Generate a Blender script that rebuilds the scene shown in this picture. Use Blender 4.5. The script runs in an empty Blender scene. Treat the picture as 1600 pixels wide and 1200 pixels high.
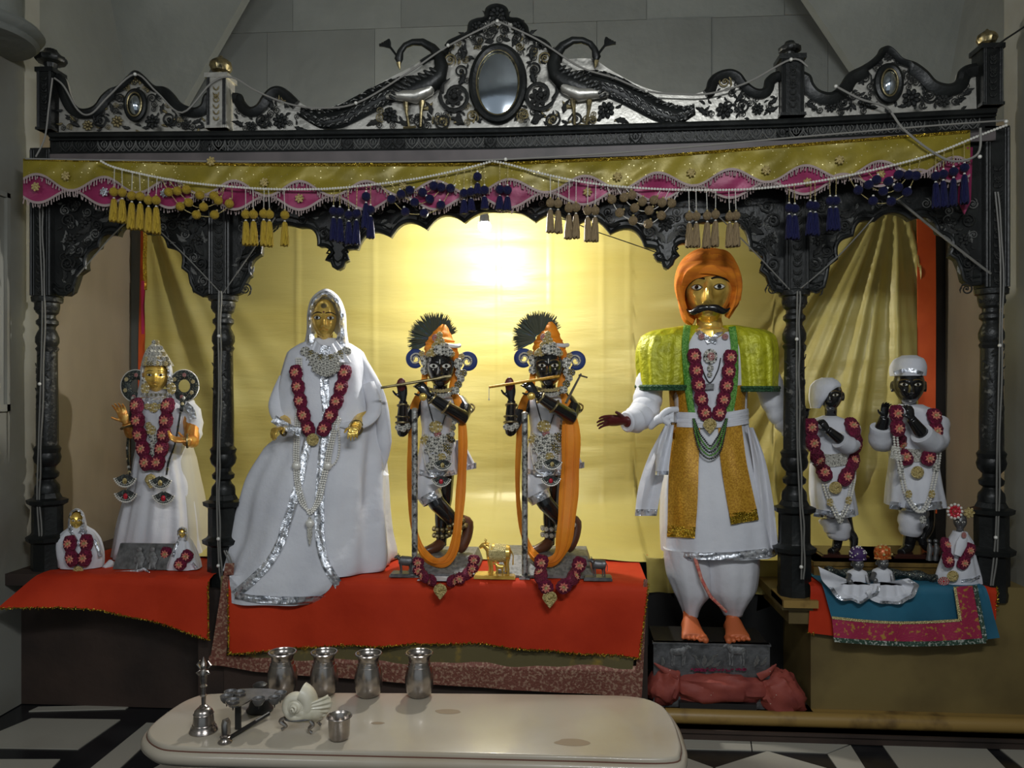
import bpy, math, random
from math import sin, cos, pi, atan, tan, atan2, sqrt, exp, radians, hypot
from mathutils import Vector, Matrix, noise as mnoise
V = Vector
S_ = bpy.context.scene
COL = S_.collection
# ---------------------------------------------------------------- camera
F, D, CX, H, TH, HY = 1208.0, 3.27, 0.281, 1.39, radians(4.0), 610.0
cam = bpy.data.cameras.new('camera'); cam.sensor_width = 36; cam.lens = F / 1600 * 36
cam.shift_y = (HY - 600) / 1600
co = bpy.data.objects.new('camera', cam); COL.objects.link(co)
co.location = (CX, -D, H); co.rotation_euler = (pi / 2, 0, TH)
S_.camera = co
# ---------------------------------------------------------------- light
w = bpy.data.worlds.new('world'); S_.world = w; w.use_nodes = True
w.node_tree.nodes['Background'].inputs[0].default_value = (0.80, 0.92, 1.0, 1)
w.node_tree.nodes['Background'].inputs[1].default_value = 0.24
def lamp(name, kind, loc, power, color, size=0.1, aim=None, sy=None):
    l = bpy.data.lights.new(name, kind); l.energy = power; l.color = color
    if kind == 'AREA':
        l.size = size
        if sy: l.shape = 'RECTANGLE'; l.size_y = sy
    else: l.shadow_soft_size = size
    o = bpy.data.objects.new(name, l); COL.objects.link(o); o.location = loc
    if aim is not None: o.rotation_euler = (V(aim) - V(loc)).to_track_quat('-Z', 'Y').to_euler()
    return o
lamp('hall_tube_light', 'AREA', (0.80, -3.0, 2.75), 33, (0.96, 0.99, 1.0), 1.1, (-0.25, 0.2, 1.45), 0.12)
lamp('hall_side_light', 'AREA', (-1.5, -3.3, 2.6), 9, (0.95, 0.98, 1.0), 0.8, (-0.2, 0.3, 1.6), 0.5)
S_.view_settings.view_transform = 'Standard'; S_.view_settings.look = 'None'
S_.view_settings.exposure = 0.25; S_.view_settings.gamma = 1.0; S_.view_settings.use_curve_mapping = False
# ---------------------------------------------------------------- projection helpers (design measurements -> metres)
def P(px, py, Y=0.0):
    phi = atan((px - 800) / F) - TH
    dx = (D + Y) * tan(phi); dep = -dx * sin(TH) + (D + Y) * cos(TH)
    return V((CX + dx, Y, H - (py - HY) / F * dep))
def SC(px, Y=0.0):
    phi = atan((px - 800) / F) - TH
    return (-(D + Y) * tan(phi) * sin(TH) + (D + Y) * cos(TH)) / F
def PZ(px, py, z):
    phi = atan((px - 800) / F) - TH
    dep = (H - z) * F / (py - HY); Yd = dep / (cos(TH) - tan(phi) * sin(TH))
    return V((CX + Yd * tan(phi), Yd - D, z))
def lerp(a, b, t): return a + (b - a) * t
def interp(tab, x):
    if x <= tab[0][0]: return tab[0][1]
    for (a, b), (c, d) in zip(tab, tab[1:]):
        if x <= c: return lerp(b, d, (x - a) / (c - a))
    return tab[-1][1]
def cr(pts, n=6, closed=False):
    pts = [V(p) if len(p) != 2 else V((p[0], p[1], 0)) for p in pts]
    out = []; N = len(pts); rng = N if closed else N - 1
    for i in range(rng):
        if closed: a, b, c, d = pts[i - 1], pts[i], pts[(i + 1) % N], pts[(i + 2) % N]
        else: a, b, c, d = pts[max(i - 1, 0)], pts[i], pts[i + 1], pts[min(i + 2, N - 1)]
        for k in range(n):
            t = k / n
            out.append(0.5 * ((2 * b) + (c - a) * t + (2 * a - 5 * b + 4 * c - d) * t * t + (3 * b - a - 3 * c + d) * t ** 3))
    if not closed: out.append(pts[-1].copy())
    return out
# ---------------------------------------------------------------- mesh builder
class MB:
    def __init__(s): s.v = []; s.f = []; s.m = []
    def add(s, vs, fs, m=0):
        o = len(s.v); s.v += [V(p) for p in vs]
        s.f += [tuple(i + o for i in f) for f in fs]; s.m += [m] * len(fs); return s
    def box(s, a, b, m=0):
        (x0, y0, z0), (x1, y1, z1) = a, b
        s.add([(x0, y0, z0), (x1, y0, z0), (x1, y1, z0), (x0, y1, z0), (x0, y0, z1), (x1, y0, z1), (x1, y1, z1), (x0, y1, z1)],
              [(0, 3, 2, 1), (4, 5, 6, 7), (0, 1, 5, 4), (1, 2, 6, 5), (2, 3, 7, 6), (3, 0, 4, 7)], m); return s
    def loft(s, rings, m=0, cap=True, closed=True):
        n = len(rings[0]); vs = [p for r in rings for p in r]; fs = []
        for i in range(len(rings) - 1):
            for j in range(n if closed else n - 1):
                k = (j + 1) % n
                fs.append((i * n + j, i * n + k, (i + 1) * n + k, (i + 1) * n + j))
        if cap: fs.append(tuple(range(n - 1, -1, -1))); fs.append(tuple((len(rings) - 1) * n + j for j in range(n)))
        s.add(vs, fs, m); return s
    def tube(s, path, r, n=8, m=0, flat=None, up=None, cap=True):
        path = [V(p) for p in path]; N = len(path)
        if not hasattr(r, '__len__'): r = [r] * N
        rings = []; prev = None
        for i, p in enumerate(path):
            t = (path[min(i + 1, N - 1)] - path[max(i - 1, 0)])
            t = t.normalized() if t.length > 1e-9 else V((0, 0, 1))
            if up is not None: a = up - t * up.dot(t)
            elif prev is None:
                ref = V((0, 1, 0)) if abs(t.y) < .9 else V((1, 0, 0)); a = ref - t * ref.dot(t)
            else: a = prev - t * prev.dot(t)
            a = a.normalized() if a.length > 1e-6 else V((0, 1, 0)); prev = a; b = t.cross(a)
            fl = flat if flat else 1.0
            rings.append([p + a * (cos(2 * pi * k / n) * r[i] * fl) + b * (sin(2 * pi * k / n) * r[i]) for k in range(n)])
        return s.loft(rings, m, cap)
    def lathe(s, prof, c, n=20, m=0, sx=1.0, sy=1.0, flute=0, fd=0.0):
        rings = [[V((c[0] + cos(2 * pi * k / n) * r * sx * (1 + fd * cos(flute * 2 * pi * k / n)), c[1] + sin(2 * pi * k / n) * r * sy * (1 + fd * cos(flute * 2 * pi * k / n)), c[2] + z)) for k in range(n)] for z, r in prof]
        return s.loft(rings, m)
    def ball(s, c, r, n=10, k=6, m=0, M=None):
        if not hasattr(r, '__len__'): r = (r, r, r)
        c = V(c); vs = [V((0, 0, 1))]
        for i in range(1, k):
            a = pi * i / k
            vs += [V((sin(a) * cos(2 * pi * j / n), sin(a) * sin(2 * pi * j / n), cos(a))) for j in range(n)]
        vs.append(V((0, 0, -1))); fs = []
        for j in range(n): fs.append((0, 1 + j, 1 + (j + 1) % n))
        for i in range(k - 2):
            for j in range(n):
                a = 1 + i * n; fs.append((a + j, a + n + j, a + n + (j + 1) % n, a + (j + 1) % n))
        a = 1 + (k - 2) * n
        for j in range(n): fs.append((a + j, len(vs) - 1, a + (j + 1) % n))
        vs = [V((p.x * r[0], p.y * r[1], p.z * r[2])) for p in vs]
        if M is not None: vs = [M @ p for p in vs]
        s.add([c + p for p in vs], fs, m); return s
    def slab(s, pts, d, m=0):          # polygon (world pts) extruded by vector d
        n = len(pts); d = V(d)
        s.add(list(pts) + [V(p) + d for p in pts], [tuple(range(n)), tuple(range(2 * n - 1, n - 1, -1))] + [(i, i + n, (i + 1) % n + n, (i + 1) % n) for i in range(n)], m); return s
    def grid(s, fn, nu, nv, m=0, thick=None):
        vs = [fn(i / nu, j / nv) for j in range(nv + 1) for i in range(nu + 1)]
        W = nu + 1; fs = [(j * W + i, j * W + i + 1, (j + 1) * W + i + 1, (j + 1) * W + i) for j in range(nv) for i in range(nu)]
        if thick:
            t = V(thick); n = len(vs); vs = vs + [p + t for p in vs]
            fs += [tuple(reversed([k + n for k in f])) for f in fs]
            e = [i for i in range(W)] + [j * W + nu for j in range(1, nv + 1)] + [nv * W + i for i in range(nu - 1, -1, -1)] + [j * W for j in range(nv - 1, 0, -1)]
            fs += [(e[i], e[i] + n, e[(i + 1) % len(e)] + n, e[(i + 1) % len(e)]) for i in range(len(e))]
        s.add(vs, fs, m); return s
    def mesh(s, name, mats, ang=38):
        me = bpy.data.meshes.new(name); me.from_pydata([tuple(p) for p in s.v], [], s.f)
        for mt in (mats if isinstance(mats, (list, tuple)) else [mats]): me.materials.append(mt)
        me.polygons.foreach_set('material_index', s.m); me.polygons.foreach_set('use_smooth', [True] * len(s.f))
        me.update(); me.set_sharp_from_angle(angle=radians(ang)); return me
def wl(o):
    p = V((0, 0, 0))
    while o is not None: p += o.location; o = o.parent
    return p
def tag(o, label=None, cat=None, group=None, kind=None):
    if label: o['label'] = label
    if cat: o['category'] = cat
    if group: o['group'] = group
    if kind: o['kind'] = kind
    return o
STUFF = {'upper_fringe', 'lower_fringe', 'bead_string', 'bead_strand', 'pearl_strand', 'gold_hem', 'feather_relief'}
def obj(name, mb, mats, parent=None, label=None, cat=None, group=None, kind=None, ang=38, remesh=None):
    if name in STUFF: kind = 'stuff'
    lo = V([min(p[i] for p in mb.v) for i in range(3)]); hi = V([max(p[i] for p in mb.v) for i in range(3)])
    c = V(((lo.x + hi.x) / 2, (lo.y + hi.y) / 2, lo.z)); mb.v = [p - c for p in mb.v]
    o = bpy.data.objects.new(name, mb.mesh(name, mats, ang)); COL.objects.link(o)
    if parent is not None: o.parent = parent; o.location = c - wl(parent)
    else: o.location = c
    if remesh:
        md = o.modifiers.new('remesh', 'REMESH'); md.mode = 'VOXEL'; md.voxel_size = remesh; md.use_smooth_shade = True
        sm = o.modifiers.new('smooth', 'SMOOTH'); sm.factor = .5; sm.iterations = 2
    return tag(o, label, cat, group, kind)
def thing(name, loc, label, cat, group=None):
    o = bpy.data.objects.new(name, None); COL.objects.link(o); o.location = V(loc); o.empty_display_size = .05
    return tag(o, label, cat, group)
def piece(name, me, parent, loc, scale=1.0, ang=0.0, label=None, local=False, rot=None):
    o = bpy.data.objects.new(name, me); COL.objects.link(o); o.parent = parent
    o.location = V(loc) if local else V(loc) - wl(parent)
    o.scale = (scale,) * 3 if not hasattr(scale, '__len__') else scale
    o.rotation_euler = rot if rot else (0, ang, 0)
    return tag(o, label)
# ---------------------------------------------------------------- materials
def mat(name, col, rough=.6, metal=0., noise=None, bump=None, coat=0., sheen=0., spark=None, wave=None, emit=None, sc3=(1, 1, 1), trans=0., spec=None):
    m = bpy.data.materials.new(name); m.use_nodes = True; nt = m.node_tree; N = nt.nodes; L = nt.links
    b = N['Principled BSDF']; b.inputs['Base Color'].default_value = (*col, 1); b.inputs['Roughness'].default_value = rough
    b.inputs['Metallic'].default_value = metal; b.inputs['Coat Weight'].default_value = coat; b.inputs['Sheen Weight'].default_value = sheen
    if trans: b.inputs['Transmission Weight'].default_value = trans
    if spec is not None: b.inputs['Specular IOR Level'].default_value = spec
    if emit: b.inputs['Emission Color'].default_value = (*emit[0], 1); b.inputs['Emission Strength'].default_value = emit[1]
    tc = N.new('ShaderNodeTexCoord'); mp = N.new('ShaderNodeMapping'); L.new(tc.outputs['Object'], mp.inputs[0]); mp.inputs['Scale'].default_value = sc3
    cur = None
    if noise:          # (scale, colour2, lo, hi, detail)
        t = N.new('ShaderNodeTexNoise'); t.inputs['Scale'].default_value = noise[0]; t.inputs['Detail'].default_value = noise[4] if len(noise) > 4 else 6
        L.new(mp.outputs[0], t.inputs[0]); r = N.new('ShaderNodeMapRange'); L.new(t.outputs[0], r.inputs[0])
        r.inputs[1].default_value = noise[2]; r.inputs[2].default_value = noise[3]
        x = N.new('ShaderNodeMix'); x.data_type = 'RGBA'; L.new(r.outputs[0], x.inputs[0]); x.inputs[6].default_value = (*col, 1); x.inputs[7].default_value = (*noise[1], 1)
        cur = x.outputs[2]
    if spark:          # (scale, colour, threshold) small metallic dots
        t = N.new('ShaderNodeTexVoronoi'); t.inputs['Scale'].default_value = spark[0]; L.new(mp.outputs[0], t.inputs[0])
        r = N.new('ShaderNodeMath'); r.operation = 'LESS_THAN'; L.new(t.outputs['Distance'], r.inputs[0]); r.inputs[1].default_value = spark[2]
        x = N.new('ShaderNodeMix'); x.data_type = 'RGBA'; L.new(r.outputs[0], x.inputs[0]); x.inputs[7].default_value = (*spark[1], 1)
        if cur: L.new(cur, x.inputs[6])
        else: x.inputs[6].default_value = (*col, 1)
        cur = x.outputs[2]
        mm = N.new('ShaderNodeMath'); mm.operation = 'MAXIMUM'; L.new(r.outputs[0], mm.inputs[0]); mm.inputs[1].default_value = metal; L.new(mm.outputs[0], b.inputs['Metallic'])
    if cur: L.new(cur, b.inputs['Base Color'])
    if bump:           # (scale, strength, distance, kind)
        kind = bump[3] if len(bump) > 3 else 'n'
        if kind == 'v': t = N.new('ShaderNodeTexVoronoi'); out = t.outputs['Distance']
        elif kind == 'w': t = N.new('ShaderNodeTexWave'); t.inputs['Distortion'].default_value = 3; out = t.outputs[1]
        else: t = N.new('ShaderNodeTexNoise'); t.inputs['Detail'].default_value = 5; out = t.outputs[0]
        t.inputs['Scale'].default_value = bump[0]; L.new(mp.outputs[0], t.inputs['Vector'])
        u = N.new('ShaderNodeBump'); u.inputs['Strength'].default_value = bump[1]; u.inputs['Distance'].default_value = bump[2]
        L.new(out, u.inputs['Height']); L.new(u.outputs[0], b.inputs['Normal'])
    return m
black = mat('black_lacquer', (.008, .009, .009), .38, 0, (9, (.020, .022, .021), .45, .75), (60, .35, .004), spec=.35)
blackm = mat('worn_black_relief', (.02, .021, .02), .38, .25, (40, (.16, .155, .14), .60, .72), (90, .5, .004))
silver = mat('beaten_silver', (.60, .58, .53), .36, .75, (14, (.09, .09, .08), .56, .74), (45, .35, .004))
silverd = mat('tarnished_silver', (.42, .42, .40), .42, .6, (50, (.05, .05, .05), .48, .6), (120, .8, .004))
brass = mat('antique_gilt', (.33, .27, .14), .36, .85, (30, (.05, .045, .03), .5, .68), (80, .4, .003))
gold = mat('polished_gold', (1.0, .68, .16), .22, .6, (12, (.50, .30, .05), .45, .7), (18, .12, .006))
golds = mat('gold_tinsel', (.85, .60, .08), .22, .9, (140, (.35, .22, .01), .4, .6), (220, 1.0, .006, 'v'))
goldp = mat('gilt_filigree', (.70, .58, .26), .34, .3, (160, (.16, .13, .04), .58, .68), (230, 1.0, .004, 'v'))
stone = mat('temple_stone', (.185, .195, .18), .75, 0, (1.6, (.13, .135, .122), .35, .7, 8), (14, .25, .02))
stone2 = mat('temple_stone_pale', (.225, .235, .215), .75, 0, (2.2, (.155, .165, .15), .35, .7, 8), (14, .25, .02))
soot = mat('sooted_brown_plaster', (.27, .22, .155), .6, 0, (1.8, (.13, .105, .07), .35, .75, 8), (9, .15, .02), sc3=(1, 1, .35))
greyw = mat('grey_side_wall', (.27, .27, .24), .6, 0, (2.0, (.17, .155, .12), .4, .75, 8), (12, .15, .01))
maroon = mat('dark_brown_plinth', (.050, .030, .022), .7, 0, (3, (.022, .014, .011), .4, .7), (20, .2, .01))
olivew = mat('ochre_plinth', (.20, .145, .05), .55, 0, (3, (.10, .07, .025), .45, .75), (20, .15, .008))
ochre = mat('yellow_moulding', (.32, .20, .055), .42, 0, (9, (.10, .055, .02), .55, .75), (30, .15, .005))
mauve = mat('mauve_grey_board', (.125, .105, .105), .5, 0, (8, (.08, .07, .07), .4, .7))
marble = mat('white_marble', (.42, .40, .34), .28, 0, (3.0, (.36, .34, .29), .52, .75, 9), None, coat=.2)
marblet = mat('cream_table_marble', (.45, .40, .32), .30, 0, (2.4, (.36, .29, .20), .5, .78, 9), None, coat=.25)
bmarble = mat('black_marble', (.012, .013, .015), .22, 0, (6, (.03, .03, .032), .5, .8), None)
white = mat('white_cotton', (.70, .71, .76), .72, 0, (5, (.62, .63, .69), .4, .7), (9, .45, .02))
whiteg = mat('white_satin_cloth', (.66, .66, .70), .45, 0, (5, (.58, .58, .63), .4, .7), (11, .45, .015))
cream = mat('cream_net_cloth', (.52, .49, .40), .7, 0, None, (60, .1, .003))
foil = mat('silver_foil', (.78, .80, .86), .22, .7, (45, (.30, .32, .36), .5, .62), (42, .9, .010), sc3=(1, 1, 1))
jewel = mat('silver_stone_jewel', (.72, .70, .62), .28, .3, (190, (.10, .10, .08), .56, .66), (260, 1.0, .004, 'v'))
jewelk = mat('black_sequin_jewel', (.02, .025, .025), .3, .1, (120, (.07, .09, .08), .5, .6), (260, .6, .003, 'v'), spark=(150, (.65, .60, .40), .22))
pearl = mat('pearl', (.80, .78, .72), .28, .15, None, None, coat=.4)
green = mat('green_beads', (.07, .26, .03), .4, 0, (120, (.18, .42, .08), .45, .6), (230, .8, .003, 'v'))
dgreen = mat('dark_green_trim', (.012, .06, .02), .5, .1, (120, (.04, .12, .05), .45, .6), (200, 1, .004, 'v'))
magenta = mat('magenta_ruffle', (.24, .010, .06), .6, 0, (60, (.12, .003, .025), .4, .65), (90, .5, .004))
pinkp = mat('rose_petal_cloth', (.62, .13, .11), .6, 0, (80, (.72, .34, .24), .45, .62), (90, .3, .003))
satin = mat('yellow_satin', (.57, .49, .165), .42, .05, (1.5, (.51, .415, .11), .35, .7, 3), (5.5, .16, .03), sc3=(.6, 1, 3.6))
orangec = mat('orange_border_cloth', (.78, .12, .02), .6, 0, (6, (.66, .08, .012), .4, .7), (30, .1, .004))
pinkc = mat('pink_hem_cloth', (.60, .03, .12), .55)
red = mat('red_velvet_cloth', (.58, .045, .012), .7, 0, (4, (.44, .028, .008), .38, .72, 4), (26, .22, .006), spec=.2)
olive = mat('olive_sequin_satin', (.30, .235, .022), .42, .15, (7, (.20, .16, .018), .4, .7, 4), (10, .4, .012), spark=(58, (.95, .85, .45), .13), sc3=(1, 1, 1))
pinks = mat('pink_satin_band', (.31, .03, .11), .45, .1, (9, (.22, .015, .07), .4, .7, 3), (14, .4, .01))
fringem = mat('pale_pink_fringe', (.36, .28, .27), .7)
tasy = mat('mustard_tassel', (.46, .30, .03), .55, 0, None, (160, .5, .003), sc3=(1, 1, .1))
tasb = mat('beige_tassel', (.27, .19, .09), .6, 0, None, (160, .5, .003), sc3=(1, 1, .1))
tasn = mat('navy_tassel', (.008, .010, .085), .6, 0, None, (160, .5, .003), sc3=(1, 1, .1))
cord = mat('white_cable', (.17, .165, .15), .5)
rope = mat('pale_rope', (.25, .24, .22), .6)
ebony = mat('polished_black_stone', (.010, .010, .011), .2, 0, None, (25, .05, .003), coat=.5)
palm = mat('maroon_palm', (.10, .012, .012), .45)
brownf = mat('brown_foot', (.10, .035, .015), .4, 0, None, None, coat=.2)
vermil = mat('vermilion_foot', (.55, .13, .04), .5, .1)
goldh = mat('copper_gold_hand', (.62, .25, .05), .32, .5, (40, (.75, .45, .12), .45, .6))
saff = mat('saffron_cloth', (.85, .28, .008), .65, 0, (6, (.68, .18, .005), .4, .7), (36, .25, .006))
saffd = mat('deep_orange_turban', (.76, .235, .010), .85, 0, (10, (.55, .13, .008), .4, .7), (50, .3, .006), sc3=(.5, 1, 3))
amber = mat('amber_gold_sash', (.62, .33, .03), .45, .25, (140, (.42, .20, .012), .4, .6), (200, .4, .003))
lime = mat('lime_cape_cloth', (.52, .52, .02), .42, .15, (26, (.34, .34, .008), .4, .65), (46, .8, .009))
eyew = mat('eye_white', (.75, .73, .66), .25, 0, None, None, coat=.5)
pupil = mat('eye_pupil', (.008, .006, .005), .12, 0, None, None, coat=.6)
redg = mat('red_gem', (.5, .012, .03), .15, 0, None, None, coat=.8)
lipm = mat('dark_red_paint', (.12, .012, .01), .35)
bluec = mat('royal_blue_velvet', (.012, .035, .16), .6)
teal = mat('teal_blue_cloth', (.018, .145, .235), .65, 0, (5, (.012, .10, .17), .4, .7), (30, .2, .004))
brocp = mat('pink_brocade_border', (.42, .03, .085), .5, .1, (60, (.50, .26, .05), .56, .64), (120, .6, .003))
floral = mat('green_floral_cloth', (.13, .105, .04), .6, 0, (14, (.30, .20, .035), .55, .68), (30, .2, .004))
brocr = mat('dusty_pink_brocade', (.23, .08, .055), .5, .25, (90, (.42, .25, .17), .5, .6), (140, .8, .004))
gtrim = mat('green_silver_trim', (.05, .10, .07), .4, .3, (110, (.55, .58, .52), .52, .6), (180, .8, .004))
dusty = mat('dusty_red_wrap', (.33, .065, .045), .65, 0, (8, (.20, .035, .03), .4, .7), (30, .3, .008), spark=(26, (.8, .7, .6), .05))
steel = mat('steel', (.42, .38, .35), .24, .95, (22, (.22, .19, .175), .45, .75), (30, .08, .003))
steeld = mat('dull_silver_plate', (.20, .20, .205), .42, .6, (30, (.09, .09, .09), .4, .7), (70, .5, .004))
plaq = mat('silver_plaque', (.22, .22, .22), .5, .25, (60, (.13, .13, .13), .45, .6), (150, .8, .003))
shell = mat('conch_shell', (.66, .62, .50), .4, 0, (14, (.48, .44, .30), .45, .65), (40, .3, .004), coat=.2)
iron = mat('black_iron', (.015, .014, .014), .45)
mirror = mat('old_mirror_glass', (.66, .72, .80), .10, 1.0, (5, (.50, .55, .62), .5, .8), (10, .08, .004))
feath = mat('peacock_feather', (.020, .045, .025), .5, .1, (50, (.035, .05, .10), .5, .65))
feath2 = mat('feather_barbs', (.035, .040, .015), .6, 0)
purple = mat('purple_cap', (.055, .02, .11), .6, 0, None, (80, .4, .003))
orngb = mat('orange_bead_cap', (.50, .10, .015), .35, .2, (120, (.6, .35, .1), .5, .6))
dgold = mat('dark_gold_ledge', (.24, .15, .04), .45, .3, (20, (.10, .06, .015), .4, .7), (50, .4, .004))  # gold-brown of the right ledge, also used for painted brows
darkw = mat('dark_polished_wood', (.045, .014, .010), .25, 0, None, None, coat=.4)
# the same stuffs for small repeated pieces modelled at unit size
goldU = mat('gilt_piece', (.70, .56, .24), .34, .35, (3.5, (.34, .25, .08), .5, .62), (5, .5, .05))
jewelU = mat('silver_stone_piece', (.74, .72, .64), .26, .3, (3.5, (.42, .41, .38), .5, .62), (5, .6, .05))
jewelkU = mat('dark_sequin_piece', (.03, .035, .035), .3, .1, (3, (.10, .12, .10), .5, .62), (5, .5, .05))
magentaU = mat('magenta_ruffle_piece', (.23, .010, .055), .62, 0, (2.2, (.11, .003, .022), .4, .65), (4, .6, .08))
pinkU = mat('rose_petal_piece', (.64, .15, .12), .6, 0, (2.5, (.74, .40, .26), .45, .62), (4, .3, .04))
foilU = mat('foil_piece', (.78, .80, .86), .24, .7, None, (5, .6, .05))
tasyU = mat('mustard_tassel_piece', (.74, .50, .05), .55, 0, None, (9, .8, .06), sc3=(1, 1, .1))
tasbU = mat('beige_tassel_piece', (.42, .30, .16), .6, 0, None, (9, .8, .06), sc3=(1, 1, .1))
tasnU = mat('navy_tassel_piece', (.008, .010, .085), .6, 0, None, (9, .8, .06), sc3=(1, 1, .1))
def led():
    return mat('led_glow', (1, 1, 1), .5, emit=((1.0, .98, .92), 1650))
# ================================================================ SETTING
XL, XR = -2.13, 2.12          # side walls
XLi, XRi = -2.16, 2.26        # inside the alcove
YB = 1.02
def struct(name, mb, m, parent=None): return obj(name, mb, m, parent, kind=None if parent else 'structure')
# floor: black marble bed with white slabs let in
mb = MB(); mb.box((-4.2, -4.2, -.06), (4.2, YB + .1, -.004)); floor = struct('floor', mb, bmarble)
def fslab(pts, m=marble):
    q = [PZ(x, y, 0.0) for x, y in pts]; q = q if sum((b.x - a.x) * (b.y + a.y) for a, b in zip(q, q[1:] + q[:1])) < 0 else q[::-1]
    mb = MB(); mb.slab([V((p.x, p.y, 0)) for p in q], (0, 0, -.02)); struct('marble_slab', mb, m, floor)
for pts in ([(49, 1122), (188, 1124), (122, 1170), (-60, 1167)], [(-140, 1186), (94, 1186), (40, 1240), (-330, 1240)],
            [(229, 1129), (262, 1130), (90, 1290), (30, 1290)], [(60, 1104), (205, 1101), (196, 1107), (45, 1111)],
            [(262, 1112), (330, 1112), (322, 1126), (248, 1126)], [(240, 1200), (330, 1150), (520, 1150), (520, 1290), (140, 1290)],
            [(540, 1165), (760, 1165), (820, 1290), (540, 1290)],
            [(1020, 1151), (1172, 1156), (1174, 1172), (1010, 1168)], [(1174, 1156), (1327, 1162), (1292, 1176), (1176, 1172)],
            [(1329, 1164), (1377, 1240), (1336, 1240), (1293, 1178)], [(1199, 1173.5), (1292, 1200), (1200, 1236), (1118, 1199)],
            [(1030, 1170), (1067, 1182), (1114, 1199), (1060, 1215), (980, 1200)],
            [(1377, 1161), (1538, 1166), (1595, 1225), (1418, 1219)], [(1560, 1168), (1640, 1172), (1700, 1215), (1612, 1210)],
            [(880, 1230), (1010, 1230), (1060, 1290), (880, 1290)]):
    fslab(pts)
# back wall with stone blocks
mb = MB(); mb.box((-2.7, YB, 0), (2.9, YB + .12, 4.2)); wback = struct('wall_back', mb, stone)
random.seed(3)
zrow = [2.30, 2.93, 3.42, 3.95]
for r in range(3):
    x = -2.62 + (.21 if r % 2 else 0)
    while x < 2.8:
        wd = random.choice((.5, .62, .74)); d = .012 + random.random() * .006 + (.025 if r == 0 else 0)
        mb = MB(); x1 = min(x + wd, 2.85)
        mb.box((x + .001, YB - d, zrow[r] + .001), (x1 - .001, YB, zrow[r + 1] - .001)); struct('stone_block', mb, random.choice((stone, stone2, stone)), wback)
        x += wd
# faceted vault shoulders
for pts, nm in (([(150, -40), (192, 205), (262, 205), (470, -40)], 'trim_1'), ([(1496, -40), (1462, 205), (1400, 205), (1170, -40)], 'trim_2')):
    mb = MB(); q = [P(x, y, YB - .05) for x, y in pts]
    q[0].y -= .35; q[3].y -= .35; mb.slab(q, (0, .06, 0)); struct(nm, mb, stone2)
mb = MB(); mb.box((-3.2, -4.2, 3.62), (3.2, YB + .1, 3.72)); struct('ceiling', mb, stone)
# side walls: grey hall walls in front of the frame, sooted alcove walls behind
mb = MB(); mb.box((XL - .25, -4.2, 0), (XL, .12, 3.62)); wleft = struct('wall_left', mb, greyw)
mb = MB(); mb.box((XR, -4.2, 0), (XR + .25, .12, 3.62)); wright = struct('wall_right', mb, greyw)
mb = MB(); mb.box((XLi - .25, .12, 0), (XLi, YB, 2.62)); struct('alcove_wall', mb, soot, wleft); mb = MB(); mb.box((XLi - .25, .12, 2.62), (XLi, YB, 3.62)); struct('alcove_wall_stone', mb, stone, wleft)
mb = MB(); mb.box((XRi, .12, 0), (XRi + .25, YB, 2.62)); struct('alcove_wall', mb, soot, wright); mb = MB(); mb.box((XRi, .12, 2.62), (XRi + .25, YB, 3.62)); struct('alcove_wall_stone', mb, stone, wright)
mb = MB(); mb.box((XLi, YB - .10, 0), (XLi + .12, YB, 2.9)); struct('alcove_pilaster', mb, stone, wleft)
mb = MB(); mb.box((XRi - .05, YB - .10, 0), (XRi, YB, 2.9)); struct('alcove_pilaster', mb, iron, wright)
# moulded frame on left wall
fr = MB()
y0, y1, z0, z1 = -1.25, -.085, 1.30, 2.24
for a, b in (((y0, z0), (y1, z0 + .03)), ((y0, z1 - .02), (y1, z1)), ((y1 - .02, z0), (y1, z1)), ((y0, z0), (y0 + .02, z1))):
    fr.box((XL, a[0], a[1]), (XL + .014, b[0], b[1]))
struct('trim_3', fr, greyw)
# ================================================================ DAIS
ZT = .600
mb = MB(); mb.box((XL, .0, 0), (P(330, 900).x, YB, ZT)); mb.box((XL, -.10, ZT - .05), (P(326, 900).x, .01, ZT)); dais = struct('trim_4', mb, maroon)
mb = MB(); mb.box((P(366, 900).x, -.10, 0), (P(1008, 900).x, YB, ZT)); struct('trim_5', mb, maroon)
mb = MB(); mb.box((P(1008, 900).x, .36, 0), (P(1262, 900).x, YB, ZT)); struct('trim_6', mb, iron)
mb = MB(); mb.box((P(1262, 900).x, -.04, 0), (XR, YB, ZT)); mb.box((P(1215, 900).x, -.07, .50), (P(1262, 900).x, .38, ZT - .06)); mb.box((P(1227, 900).x, -.05, .44), (P(1262, 900).x, .38, .50)); struct('trim_7', mb, olivew)
mb = MB(); mb.box((P(1215, 900).x, -.09, ZT - .085), (P(1268, 900).x, .10, ZT - .055)); struct('trim_8', mb, ochre)
mb = MB(); mb.box((P(325, 900).x, -.09, 0), (P(366, 900).x, YB, .545)); struct('trim_9', mb, maroon)
# stepped base under the man and yellow roll moulding
mb = MB(); mb.box((P(1008, 900).x, -.10, 0), (P(1262, 900).x, .38, .092)); struct('trim_10', mb, maroon)
mb = MB(); q = [P(1040, 1120, -.11), P(1562, 1122, -.11)]
mb.tube([V((q[0].x, -.10, .072)), V((XR, -.10, .072))], .030, 14); mb.box((q[0].x, -.10, .04), (XR, -.0, .092)); struct('trim_11', mb, ochre)
mb = MB(); mb.box((P(1008, 900).x, -.15, 0), (XR, -.05, .042)); mb.box((P(1008, 900).x, -.16, .03), (XR, -.10, .042)); struct('baseboard_right', mb, maroon)
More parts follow.
